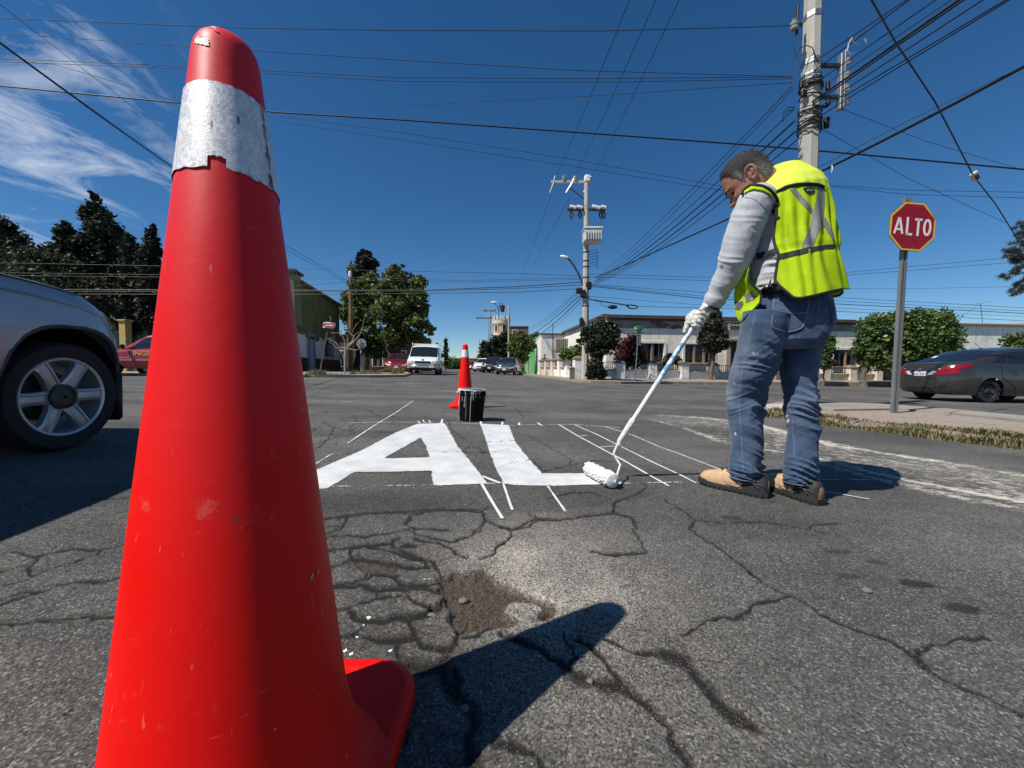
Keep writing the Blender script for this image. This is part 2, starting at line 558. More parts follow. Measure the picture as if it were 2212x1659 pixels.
for poly, dep, soft in ((hole, .020,.022),(small, .010,.014),(chip, .014,.01),(chip2,.008,.012)):
 m, s = poly_sdf(poly)
 k = np.clip(s / soft + .5,0,1)
 k = k * k * (3 - 2 * k)
 if poly is hole:
  m2, s2 = poly_sdf(isle)
  tmp = np.zeros(NY * NX)
  tmp[m2] = np.clip(s2 / .018 + .6,0,1)
  k = k * (1 - tmp[m])
 dirtf[m] = np.maximum(dirtf[m], k)
 dz[m] = np.minimum(dz[m],-dep * k + .007 * k * (fbm(X[m], Y[m],70,21,3) - .5))
for (cx, cy, r, a) in ((1180,430,.085,1.05),(1270,490,.10,1.),(1390,580,.14,.9),(1260,400,.22,.75),(1520,560,.30,.65),(1450,330,.3,.5),(1560,640,.2,.45),(1300,330,.2,.45),
     (1700,760,.3,.3),(1950,1250,.3,.25),(1080,260,.1,.35),(2100,800,.3,.22)):
 q = ground_pts(Z4,[(cx, cy)])[0]
 i0, i1 = rows(q[1] - 3 * r, q[1] + 3 * r)
 e = np.exp(-((X[i0:i1] - q[0]) ** 2 + (Y[i0:i1] - q[1]) ** 2) / r ** 2)
 wornf[i0:i1] = np.maximum(wornf[i0:i1], a * e * (.5 + fbm(X[i0:i1], Y[i0:i1],14,2)))
wornf *= (1 - dirtf)
Z3B = (0,0,1 / 1.15732)
def band(pts, width, amp):
 gp = [tuple(G(u, v)[:2]) for u, v in pts]
 for a, b in zip(gp[:-1], gp[1:]):
  m, d, t = seg_dist(a, b, width * 2.6)
  if m is None:
   continue
  smearf[m] = np.maximum(smearf[m], amp * np.exp(-(d / width) ** 2))
band([(1400,905),(1480,925),(1560,955),(1760,988),(1900,1024),(2050,1055),(2300,1100)],.07,.95)
band([(1760,998),(1900,1036),(2050,1070),(2300,1118)],.09,.78)
band([(1430,897),(1520,903),(1620,914),(1800,962),(2000,994),(2300,1040)],.13,.7)
pband = [tuple(G(u, v)[:2]) for u, v in ((1400,900),(1560,905),(1700,930),(1900,975),(2212,1018),(2330,1034),(2330,1130),(2212,1108),(1900,1047),(1780,1008),(1560,962),(1410,912))]
m, s = poly_sdf(pband, .12)
smearf[m] = np.maximum(smearf[m],.50 * np.clip(s / .20 + .5,0,1))
band([(1500,915),(1700,950),(1900,990),(2100,1030),(2300,1068)],.22,.5)
band([(1090,866),(1110,866)],.07,.95)
band([(1360,917),(1290,917),(1240,912)],.03,.5)
smearf *= np.clip((X - .3) / 2.6,.35,1.) * (.62 + .6 * vnoise(X, Y, 3.2,51))
strip = [tuple(G(u, v)[:2]) for u, v in ((690,1062),(1050,1052),(1300,1052),(1420,1055),(1380,1078),(1240,1100),(1090,1112),(900,1100),(690,1112))]
m, s = poly_sdf(strip)
lumf[m] = np.maximum(lumf[m],.5 * np.clip(s / .03 + .5,0,1))
for (cx, cy, rx, ry) in ((1060,565,.05,.018),(1565,765,.05,.018),(1595,775,.03,.014),(1840,915,.042,.024),(415,357,.04,.02),
      (1130,715,.035,.016),(660,255,.03,.014),(985,242,.03,.012),(1300,625,.03,.02)):
 q = ground_pts(Z5,[(cx, cy)])[0]
 i0, i1 = rows(q[1] - .2, q[1] + .2)
 dd = np.hypot((X[i0:i1] + wob[i0:i1] - q[0]) / rx, (Y[i0:i1] + wob2[i0:i1] - q[1]) / ry)
 oilf[i0:i1] = np.maximum(oilf[i0:i1], np.clip((1.2 - dd) * 3,0,1) * (.8 if cx > 1500 else .55))
net = [tuple(G(u, v)[:2]) for u, v in ((640,1108),(860,1098),(1010,1112),(1040,1190),(1000,1240),(950,1300),(960,1400),(880,1440),(700,1460),(600,1300))]
net2 = [tuple(G(u, v)[:2]) for u, v in ((690,900),(900,905),(1010,960),(1230,960),(1300,1010),(1180,1050),(1040,1050),(690,960))]
for poly, cell, amp in ((net, .085,.8),(net2,.20,.6)):
 m, s = poly_sdf(poly, .1)
 P = np.array(poly)
 sx = np.arange(P[:, 0].min() - .2, P[:, 0].max() + .2, cell)
 sy = np.arange(P[:, 1].min() - .2, P[:, 1].max() + .2, cell * (.8 if cell < .1 else 1.5))
 ss = np.array([(a + rng.uniform(-.42,.42) * cell, b_ + rng.uniform(-.42,.42) * cell) for a in sx for b_ in sy])
 f1, f2 = np.full(len(m),9.), np.full(len(m),9.)
 qx, qy = X[m] + wob[m] * .8, Y[m] + wob2[m] * .8
 for a, b_ in ss:
  d = np.hypot(qx - a, qy - b_)
  f2 = np.minimum(f2, np.maximum(f1, d))
  f1 = np.minimum(f1, d)
 ww = np.maximum(.0040,.0022 * Y[m]) * (.4 + 1.3 * vnoise(X[m], Y[m],9,15))
 k = np.clip(1.2 - (f2 - f1) / ww, 0,1) * np.clip(s / .06 + .5,0,1) * amp * np.clip(vnoise(X[m], Y[m],5,16) * 4 - .9,0,1)
 crackf[m] = np.maximum(crackf[m], k)
 dz[m] = np.minimum(dz[m],-.002 * k)
gentle = (fbm(X, Y, 2.2,31,3) - .5) * .006 * np.clip((3 - Y) / 2,0,1)
near_t = np.clip((2.0 - Y) / .8,0,1)
pock = vnoise(X, Y, 60,40) * vnoise(X, Y, 110,41)
dz += gentle - .004 * near_t * np.clip((pock - .55) * 4,0,1)
Zr = ground_z(X) + dz
asph, t, p = newmat('cracked_asphalt')
co = mk(t, 'ShaderNodeTexCoord').outputs['Object']
big = mk(t, 'ShaderNodeTexNoise', {0: co, 2: 1.1,3: 6.,4: .6})
mid = mk(t, 'ShaderNodeTexNoise', {0: co, 2: 16.,3: 4.,4: .6})
mpx = mk(t, 'ShaderNodeMapping', {0: co, 2: (0,0, R(7)),3: (.10,1.1,1)})
lanes = mk(t, 'ShaderNodeTexNoise', {0: mpx, 2: 1.3,3: 4.,4: .55})
vor = mk(t, 'ShaderNodeTexVoronoi', {0: co, 2: 270.})
vor2 = mk(t, 'ShaderNodeTexVoronoi', {0: co, 2: 430.})
fine = mk(t, 'ShaderNodeTexNoise', {0: co, 2: 420.,3: 3.,4: .7})
vr = mk(t, 'ShaderNodeSeparateColor', {0: vor.outputs['Color']})
ramp = mk(t, 'ShaderNodeValToRGB', {0: vr.outputs[0]})
el = ramp.color_ramp.elements
el[0].position, el[0].color = .05,(.45,.45,.45,1)
el[1].position, el[1].color = 1.,(2.6,2.55,2.45,1)
e2 = el.new(.55); e2.color = (.92,.92,.92,1)
e3 = el.new(.86); e3.color = (1.3,1.3,1.3,1)
vr2 = mk(t, 'ShaderNodeSeparateColor', {0: vor2.outputs['Color']})
k = math_n(t, 'MULTIPLY', ramp.outputs[0], maprange(t, vr2.outputs[1],0,1,.7,1.3))
k = math_n(t, 'MULTIPLY', k, maprange(t, big.outputs[0],.3,.7,.72,1.28))
k = math_n(t, 'MULTIPLY', k, maprange(t, mid.outputs[0],.3,.7,.86,1.14))
k = math_n(t, 'MULTIPLY', k, maprange(t, lanes.outputs[0],.35,.65,.72,1.22))
k = math_n(t, 'MULTIPLY', k, math_n(t, 'SUBTRACT', 1., math_n(t, 'MULTIPLY', attr(t, 'lum'),.38)))
warm = mixc(t, big.outputs[0],(.095,.092,.088,1),(.122,.116,.106,1))
base = mk(t, 'ShaderNodeVectorMath', {0: warm}, operation='SCALE')
t.links.new(k, base.inputs[3])
bright = mixc(t, vr.outputs[1],(.24,.21,.18,1),(.66,.60,.52,1))
wfac = math_n(t, 'MULTIPLY', attr(t, 'worn'), maprange(t, math_n(t, 'ADD', vr.outputs[2], math_n(t, 'MULTIPLY', attr(t, 'worn'),.55)),.50,.85), True)
c1 = mixc(t, wfac, base.outputs[0], bright)
dirtc = mixc(t, vr.outputs[0],(.036,.027,.020,1),(.125,.094,.068,1))
c2 = mixc(t, attr(t, 'dirt'), c1, dirtc)
mps = mk(t, 'ShaderNodeMapping', {0: co, 2: (0,0, R(-42)),3: (16,60,1)})
scr = mk(t, 'ShaderNodeTexNoise', {0: mps, 2: 1.,3: 6.,4: .75})
spk = math_n(t, 'ADD', math_n(t, 'MULTIPLY', maprange(t, scr.outputs[0],.3,.7),.62), math_n(t, 'ADD', math_n(t, 'MULTIPLY', vr.outputs[1],.30), math_n(t, 'MULTIPLY', maprange(t, mid.outputs[0],.3,.7),.40)))
sfac = maprange(t, math_n(t, 'ADD', attr(t, 'smear'), spk),1.06,1.36)
sfac = math_n(t, 'MULTIPLY', sfac, maprange(t, attr(t, 'smear'),.03,.3))
c3 = mixc(t, math_n(t, 'MULTIPLY', sfac, .92), c2,(.66,.61,.52,1))
c4 = mixc(t, attr(t, 'crack'), c3,(.016,.014,.012,1))
c5 = mixc(t, attr(t, 'oil'), c4,(.012,.012,.012,1))
t.links.new(c5, p.inputs['Base Color'])
p.inputs['Roughness'].default_value = .82
p.inputs['Specular IOR Level'].default_value = .28
nb = mk(t, 'ShaderNodeTexNoise', {0: co, 2: 230.,3: 5.,4: .72})
hgt = math_n(t, 'ADD', math_n(t, 'MULTIPLY', vr.outputs[0],.35), math_n(t, 'MULTIPLY', nb.outputs[0],1.5))
hgt = math_n(t, 'ADD', hgt, math_n(t, 'MULTIPLY', mid.outputs[0],.8))
bmp = mk(t, 'ShaderNodeBump', {'Strength': .75, 'Distance': .0045, 'Height': hgt})
t.links.new(bmp.outputs[0], p.inputs['Normal'])
ii = np.arange(NY * NX).reshape(NY, NX)
quads = np.stack([ii[:-1, :-1], ii[:-1,1:], ii[1:, 1:], ii[1:, :-1]],-1).reshape(-1,4)
RV = np.stack([X, Y, Zr],1)
road = np_mesh('road', RV, quads, asph, attrs=dict(crack=crackf, dirt=dirtf, worn=wornf, smear=smearf, oil=oilf, lum=lumf), kind='structure')
gx = np.concatenate([[-900,-400,-200,-120], np.arange(-80,81,4.),[120,200,400,900]])
gy = np.concatenate([[-400,-120,-60], np.arange(-40,121,5.),[160,240,400,900,1600]])
gX, gY = np.meshgrid(gx, gy)
gi = np.arange(gX.size).reshape(gX.shape)
gq = np.stack([gi[:-1, :-1], gi[:-1,1:], gi[1:, 1:], gi[1:, :-1]],-1).reshape(-1,4)
np_mesh('ground', np.stack([gX.ravel(), gY.ravel(), ground_z(gX.ravel()) - .045],1), gq, asph, kind='structure')
# ---- fresh letters, guide lines
paint, t, p = newmat('fresh_road_paint')
co = mk(t, 'ShaderNodeTexCoord').outputs['Object']
n1 = mk(t, 'ShaderNodeTexNoise', {0: co, 2: 55.,3: 4.,4: .65})
n2 = mk(t, 'ShaderNodeTexNoise', {0: co, 2: 9.,3: 4.})
n3 = mk(t, 'ShaderNodeTexVoronoi', {0: co, 2: 170.})
cc = mixc(t, maprange(t, n2.outputs[0],.35,.65),(.55,.57,.57,1),(.70,.71,.70,1))
thin = maprange(t, math_n(t, 'ADD', n1.outputs[0], math_n(t, 'MULTIPLY', n2.outputs[0],.3)),.38,.46,.6,0)
cc = mixc(t, thin, cc, (.42,.42,.42,1))
crk_f = maprange(t, attr(t, 'crack'),.35,.85,0,1)
cc = mixc(t, math_n(t, 'MULTIPLY', crk_f, .72), cc, (.10,.10,.10,1))
t.links.new(cc, p.inputs['Base Color'])
p.inputs['Roughness'].default_value = .45
b = mk(t, 'ShaderNodeBump', {'Strength': .8, 'Distance': .006, 'Height': math_n(t, 'ADD', n1.outputs[0], math_n(t, 'MULTIPLY', n3.outputs[0],.35))})
t.links.new(b.outputs[0], p.inputs['Normal'])
tr = mk(t, 'ShaderNodeBsdfTransparent')
n4 = mk(t, 'ShaderNodeTexNoise', {0: co, 2: 130.,3: 3.})
keep = math_n(t, 'GREATER_THAN', math_n(t, 'ADD', attr(t, 'edge'), math_n(t, 'MULTIPLY', math_n(t, 'SUBTRACT', n4.outputs[0],.5),.024)),0.)
ms = mk(t, 'ShaderNodeMixShader', {0: keep, 1: tr, 2: p})
t.links.new(ms.outputs[0], t.nodes['Material Output'].inputs[0])
LET_A = [[(205,585),(198,480),(440,375),(640,270),(760,222),(910,218),(985,350),(1060,440),(1148,553),(850,565),(838,482),
  (660,487),(410,490),(330,540),(262,578)]]
HOLE_A = [(570,415),(778,298),(808,345),(826,408)]
LET_L = [[(1108,222),(1265,230),(1300,320),(1360,400),(1450,498),(1600,497),(1690,498),(1760,540),(1905,545),(1890,556),
  (1500,566),(1300,562),(1236,553),(1195,470),(1160,380),(1135,300)]]
def letter(name, polys, hole_, label):
 sd = np.full(NY * NX, -1.)
 for q in polys:
  m, s = poly_sdf(ground_pts(Z3, q),.04,.6)
  sd[m] = np.maximum(sd[m], s)
 if hole_:
  m, s = poly_sdf(ground_pts(Z3, hole_),.04,.6)
  sd[m] = np.minimum(sd[m], np.where(s > -.03,-s, sd[m]))
 keepq = (sd[quads] > -.012).any(1)
 q = quads[keepq]
 used, inv = np.unique(q, return_inverse=True)
 vs = RV[used].copy()
 vs[:, 2] = ground_z(vs[:, 0]) + np.maximum(dz[used],-.005) + .0035
 o = np_mesh(name, vs, inv.reshape(-1,4), paint, attrs=dict(edge=sd[used], crack=crackf[used]))
 return tag(o, label, 'painted letter', 'freshly painted letters on the road')
letter('painted_letter', LET_A, HOLE_A, 'fresh white painted letter A on the asphalt beside the tall traffic cone')
letter('painted_letter', LET_L, None, 'fresh white painted letter L, wet foot under the paint roller')
chalk, t, p = newmat('chalk_line')
co = mk(t, 'ShaderNodeTexCoord').outputs['Object']
n1 = mk(t, 'ShaderNodeTexNoise', {0: co, 2: 60.,3: 5.,4: .7})
n2 = mk(t, 'ShaderNodeTexNoise', {0: co, 2: 7.,3: 3.})
p.inputs['Base Color'].default_value = (.62,.62,.6,1)
p.inputs['Roughness'].default_value = .9
keep = math_n(t, 'GREATER_THAN', math_n(t, 'ADD', math_n(t, 'MULTIPLY', n1.outputs[0],.6), math_n(t, 'ADD', math_n(t, 'MULTIPLY', n2.outputs[0],.4),
                     math_n(t, 'MULTIPLY', attr(t, 'fill'),.5))),.72)
ms = mk(t, 'ShaderNodeMixShader', {0: keep, 1: mk(t, 'ShaderNodeBsdfTransparent'),2: p})
t.links.new(ms.outputs[0], t.nodes['Material Output'].inputs[0])
def chalk_line(pts, w, fill, label, group=None, fr=Z3):
 gp = [Vector((*q, 0)) for q in ground_pts(fr, pts)]
 line = []
 for a, b_ in zip(gp[:-1], gp[1:]):
  n = max(2, int((b_ - a).length / .03))
  line += [a.lerp(b_, i / n) for i in range(n)]
 line.append(gp[-1])
 vs, fs = [],[]
 for i, q in enumerate(line):
  d = (line[min(i + 1, len(line) - 1)] - line[max(i - 1,0)]).normalized()
  nn = V(-d.y, d.x, 0)
  ww = w * (.75 + .5 * float(vnoise(q.x, q.y, 17,8)))
  for s in (-1,1):
   r = q + nn * (s * ww * .5)
   vs.append((r.x, r.y, gz(r.x) + .004))
 for i in range(len(line) - 1):
  fs.append((2 * i, 2 * i + 1,2 * i + 3,2 * i + 2))
 o = np_mesh('chalk_line', vs, np.array(fs), chalk, attrs=dict(fill=np.full(len(vs), fill)))
 tag(o, label, 'chalk line', group or 'guide lines snapped on the road')
chalk_line([(735,95),(640,160),(540,220),(440,285),(375,330)],.014,.55, 'broken diagonal guide line running toward the far left cone')
chalk_line([(190,450),(260,405),(290,388),(370,385)],.012,.45, 'short hooked guide line beside the upper limb of letter A')
chalk_line([(380,217),(520,214),(640,212),(760,214),(930,216),(1110,222),(1270,230),(1500,226),(1640,226),(1780,236),(1880,243)],.017,.5,
  'long guide line along the tops of the letters')
chalk_line([(540,155),(640,145),(800,150),(960,152),(1200,158),(1500,152),(1680,158)],.016,.12, 'faint guide line crossing behind the paint bucket')
chalk_line([(290,570),(560,566),(850,562),(1190,552),(1500,566),(1900,552),(2140,547),(2500,541),(2900,532),(3300,533)],.010,.42,
  'long guide line along the feet of the letters')
chalk_line([(1118,512),(1218,552)],.020,.8, 'short thick guide line in the gap between letters A and L')
chalk_line([(1115,555),(1170,650),(1230,748)],.013,.75, 'guide line running off the foot of letter A')
chalk_line([(1235,555),(1270,660),(1285,700)],.011,.6, 'guide line running off the left edge of letter L')
chalk_line([(1480,568),(1530,640),(1578,708)],.011,.6, 'guide line running off the foot of letter L')
chalk_line([(1540,225),(1640,285),(1750,345),(1900,425),(2030,500),(2150,567)],.015,.7, 'guide line passing just right of the roller head')
chalk_line([(1630,228),(1750,280),(1880,345),(2050,430),(2212,505),(2300,550)],.014,.68, 'guide line ending at the toe of the left boot')
chalk_line([(1800,238),(1950,285),(2100,350),(2212,390),(2420,470),(2700,560),(3030,600),(3260,640)],.013,.6, 'guide line running behind the boots into the shadow')
chalk_line([(1760,352),(1850,346)],.014,.7, 'short white stroke of paint left of the roller wire')
chalk_line([(1660,290),(1700,286)],.012,.6, 'short white tick of paint above the roller')
for (a, b_, l) in (((762,205),(775,220), 'first'),((790,200),(800,216), 'second'),((825,202),(832,216), 'third')):
 chalk_line([a, b_],.012,.9, f'{l} of three small white paint ticks on the top of letter A')
for a, b_, l in (((898,196),(892,222), 'white paint tick at the right top corner of letter A'),((1110,208),(1113,230), 'white paint tick on the left top corner of letter L'),
    ((1231,212),(1226,236), 'white paint tick on the right top corner of letter L'),((1322,216),(1322,230), 'white paint tick on the guide line right of letter L'),
    ((1425,216),(1448,232), 'slanted white paint tick farther right on the top guide line')):
 chalk_line([a, b_],.022,.9, l)
def road_z(x, y):
 i = min(NY - 1, int(np.searchsorted(yrow, y)))
 j = min(NX - 1, int(np.searchsorted(tcol, x / y)))
 return float(Zr[i * NX + j])
drop_m = M('dried_paint_drop', (.74,.74,.72),.5)
stone_m = concrete('stone', (.16,.145,.13),.3)
for i, (cx, cy, r, l) in enumerate(((350,738,.012, 'largest white paint drop on the cracked slabs right of the tall cone'),
         (275,857,.006, 'white paint drop halfway between the largest drop and the cone base'),
         (318,790,.004, 'tiny white paint drop just below the largest drop'),
         (205,948,.008, 'long white paint drop touching the edge of the tall cone'),
         (242,968,.008, 'ring-like white paint drop above the cone base plate'),
         (483,948,.008, 'thin white paint drop above the corner of the base plate'),
         (690,510,.005, 'white paint drop at the left rim of the dirt hole'),
         (718,511,.004, 'smaller white paint drop at the left rim of the dirt hole'))):
 q = ground_pts(Z4,[(cx, cy)])[0]
 b = MB()
 n = 12
 r *= .38
 pr = [(r * (1 + .4 * math.sin(3 * a + i)) * math.cos(a) * 1.2, r * (1 + .3 * math.cos(2 * a + i)) * math.sin(a) * 1.3) for a in
  [2 * math.pi * k / n for k in range(n)]]
 b.prism(pr, -.002,.0012,(q[0], q[1], road_z(*q)))
 tag(b.build('paint_drop', drop_m), l, 'paint drop', 'paint drops on the asphalt')
def stone(fr, cx, cy, r, label):
 q = ground_pts(fr, [(cx, cy)])[0]
 b = MB()
 b.ball((0,0,0),(r, r * .75, r * .6),9,6)
 b.v = [tuple(np.array(p_) * (1 + .35 * (random.random() - .5))) for p_ in b.v]
 o = b.build('stone', stone_m, smooth=50)
 o.location = (q[0], q[1], road_z(*q) + r * .35)
 tag(o, label, 'stone', 'loose stones on the road')
stone(Z4,930,608,.014, 'pale grey stone lying in the dirt hole')
stone(Z5,1245,812,.013, 'flat grey stone alone on the open asphalt at right')
stone(Z5,1097,858,.006, 'tiny pebble left of the flat grey stone')
stone(Z4,735,706,.012, 'dark chip of asphalt at the broken slab edge')
stone(Z4,1710,1122,.007, 'small pebble beside the wide crack below the cone shadow')
stone(Z4,935,1290,.009, 'asphalt chip in the shaded crack under the cone shadow')
gr = MB()
gm = np.nonzero((dirtf > .5) | ((crackf > .8) & (Y < 1.1)))[0]
for i in rng.choice(gm, 1500):
 s = rng.uniform(.0009,.0030) * (1.3 if dirtf[i] > .5 else .8)
 a = rng.uniform(0,6.28)
 c = V(X[i], Y[i], Zr[i] + s * .4)
 ax = (V(math.cos(a), math.sin(a),.2).normalized(), V(-math.sin(a), math.cos(a),.1), V(0,0,1))
 h = [s, s * rng.uniform(.6,1), s * .7]
 gr.add([c + ax[0] * h[0], c + ax[1] * h[1], c - ax[0] * h[0], c - ax[1] * h[1], c + ax[2] * h[2], c - ax[2] * h[2]],
  [(0,1,4),(1,2,4),(2,3,4),(3,0,4),(1,0,5),(2,1,5),(3,2,5),(0,3,5)])
gr.build('grit', concrete('grit_stone', (.085,.075,.065),.5), smooth=0, kind='stuff')
# ---- pavements
def slab_mesh(name, poly, top_off, thick, mat, parent=None, kind='structure', step=None):
 """walkway that follows the ground; poly = ground (x, y)"""
 b = MB()
 n = len(poly)
 top = [V(x, y, gz(x) + top_off) for x, y in poly]
 bot = [V(x, y, gz(x) + top_off - thick) for x, y in poly]
 b.add(top, [tuple(range(n))])
 for k in range(n):
  k2 = (k + 1) % n
  b.add([top[k], bot[k], bot[k2], top[k2]],[(0,1,2,3)])
 return b.build(name, mat, parent, smooth=0, kind=kind)
def Gp(pts, dz_=0.):
 return [tuple(G(u, v, dz_)[:2]) for u, v in pts]
gravel, t, p = newmat('pink_gravel_concrete')
co = mk(t, 'ShaderNodeTexCoord').outputs['Object']
vo = mk(t, 'ShaderNodeTexVoronoi', {0: co, 2: 55.})
vc = mk(t, 'ShaderNodeSeparateColor', {0: vo.outputs['Color']})
nn = mk(t, 'ShaderNodeTexNoise', {0: co, 2: 1.5,3: 5.})
c = mixc(t, vc.outputs[0],(.13,.095,.075,1),(.42,.33,.27,1))
c = mixc(t, maprange(t, nn.outputs[0],.4,.65), c, (.27,.235,.195,1))
t.links.new(c, p.inputs['Base Color'])
p.inputs['Roughness'].default_value = .95
bb = mk(t, 'ShaderNodeBump', {'Strength': .4, 'Distance': .008, 'Height': vo.outputs['Distance']})
t.links.new(bb.outputs[0], p.inputs['Normal'])
near_edge = Gp([(1640,872),(1660,884),(1720,889),(1800,902),(1922,914),(2074,931),(2212,944),(2420,968)],.09)
far_edge = Gp([(2420,925),(2212,897),(2040,881),(1900,871),(1771,867),(1690,865)],.09)
slab_mesh('sidewalk', near_edge + [(6.5,1.2),(7.3,-8),(10.4,-8),(9.4,2.4)] + far_edge, .07,.16, gravel)
strip = Gp([(1690,865.5),(1771,867.5),(1900,871.5),(2040,881.5),(2212,897.5),(2420,925.5)],.1) + \
 Gp([(2420,938),(2212,908),(2040,890),(1940,882),(1800,884),(1700,874)],.1)
slab_mesh('concrete_strip', strip, .1,.12, walk_concrete)
kb = Gp([(1646,873),(1662,883),(1694,886),(1712,880),(1690,873)],.08)
slab_mesh('kerb', kb, .082,.15, M('worn_white_kerb', (.42,.40,.36),.9, var=.3, bump=.4))
E1, E2 = V(.989,.148,0).normalized(), V(-.148,.989,0).normalized()
F0 = V(4.0,21.2,0)                        # corner of the low street wall
farR = [(3.0,18.1),(3.6,17.5),(5,17.6)] + [tuple((F0 + E1 * s - E2 * 2.1)[:2]) for s in (4,12,20,30,44)] + \
 [tuple((F0 + E1 * s + E2 * .1)[:2]) for s in (44,30,20,12,4,0)] + [(1.5,36),(-1.5,62),(-3.2,61),(0.4,36),(2.6,21)]
slab_mesh('pavement', farR, .11,.2, M('tan_pavement', (.26,.215,.165),.95, var=.3, scale=2, bump=.3))
farL = Gp([(300,812),(560,813.5),(680,815),(800,815.5),(872,814.5),(884,811)]) + [(-9.5,40),(-12.8,60),(-16,60),(-13.5,30),(-13,24.5),(-32,20)]
slab_mesh('pavement', farL, .11,.2, M('pale_pavement', (.27,.23,.19),.95, var=.3, scale=2, bump=.3))
grass_m, t, p = newmat('grass_blades')
a = attr(t, 'tone')
t.links.new(mixc(t, a, (.04,.06,.016,1),(.20,.15,.06,1)), p.inputs['Base Color'])
p.inputs['Roughness'].default_value = .7
def grass(spots, n, h, dry, label_name='grass', lift=0.):
 vs, fs, tone = [],[],[]
 for _ in range(n):
  k = rng.integers(0, len(spots) - 1)
  a_, b_ = Vector(spots[k]), Vector(spots[k + 1])
  q = a_.lerp(b_, rng.random())
  nrm = V(-(b_ - a_).y, (b_ - a_).x).normalized() if (b_ - a_).length > 1e-6 else V(1,0)
  den = vnoise(q.x, q.y, 2.5,4)
  if rng.random() > .25 + .9 * den:
   continue
  q = q + nrm * rng.normal(0,.09)
  hh = h * rng.uniform(.3,1.) * (.5 + den)
  an = rng.uniform(0,6.28)
  w = rng.uniform(.003,.007) * (1 + q.y * .06)
  le = V(math.cos(an), math.sin(an),0)
  pe = V(-le.y, le.x, 0)
  z0 = gz(q.x) + lift
  base_ = V(q.x, q.y, z0)
  mid_ = base_ + V(0,0, hh * .6) + le * hh * .2
  tip = base_ + V(0,0, hh) + le * hh * rng.uniform(.3,.9)
  o = len(vs)
  vs += [base_ - pe * w, base_ + pe * w, mid_ + pe * w * .7, mid_ - pe * w * .7, tip, tip]
  fs += [(o, o + 1, o + 2, o + 3),(o + 3, o + 2, o + 4, o + 5)]
  tt = min(1, max(0, rng.normal(dry, .3)))
  tone += [tt] * 6
 np_mesh(label_name, [tuple(v) for v in vs], np.array(fs), grass_m, attrs=dict(tone=tone), smooth=False, kind='stuff')
ge = [(x - .05, y - .05) for x, y in near_edge]
grass(ge[1:],10000,.065,.55)
grass([(x + .10, y + .10) for x, y in near_edge][1:],3500,.06,.55, lift=.06)
grass(Gp([(640,815),(720,814),(800,812),(866,812)]),2500,.3,.75)
grass(Gp([(800,808),(846,808),(868,811)]),1500,.5,.6)
grass([tuple((F0 + E1 * s - E2 * 1.9)[:2]) for s in (1,6,12,18)],2500,.16,.7)
# ---- walls with openings
def wall(b, o, e, nrm, length, z0, z1, openings, depth, mi=0):
 """front face with real openings; e along, nrm pointing out of the wall, openings = (s0, s1, z0, z1)"""
 ss = sorted({0., length, *[q for op in openings for q in op[:2]]})
 zs = sorted({z0, z1, *[q for op in openings for q in op[2:4]]})
 P = lambda s, z, d=0.: o + e * s + V(0,0, z) - nrm * d
 for i in range(len(ss) - 1):
  for j in range(len(zs) - 1):
   sc, zc = (ss[i] + ss[i + 1]) / 2,(zs[j] + zs[j + 1]) / 2
   if any(op[0] < sc < op[1] and op[2] < zc < op[3] for op in openings):
    continue
   b.add([P(ss[i], zs[j]), P(ss[i + 1], zs[j]), P(ss[i + 1], zs[j + 1]), P(ss[i], zs[j + 1])],[(0,1,2,3)], mi)
 for (a, c_, d0, d1) in openings:
  q = [(a, d0),(c_, d0),(c_, d1),(a, d1)]
  for k in range(4):
   s0, t0 = q[k]
   s1, t1 = q[(k + 1) % 4]
   b.add([P(s0, t0), P(s0, t0, depth), P(s1, t1, depth), P(s1, t1)],[(0,1,2,3)], mi)
def hit(u, v, o, e):
 """where the sight line through a photo point meets the vertical plane (o, e): (s, z)"""
 a, _ = ray(u, v)
 s = (a * o.y - o.x) / (e.x - a * e.y)
 d = o.y + s * e.y
 return s, W(u, v, d).z
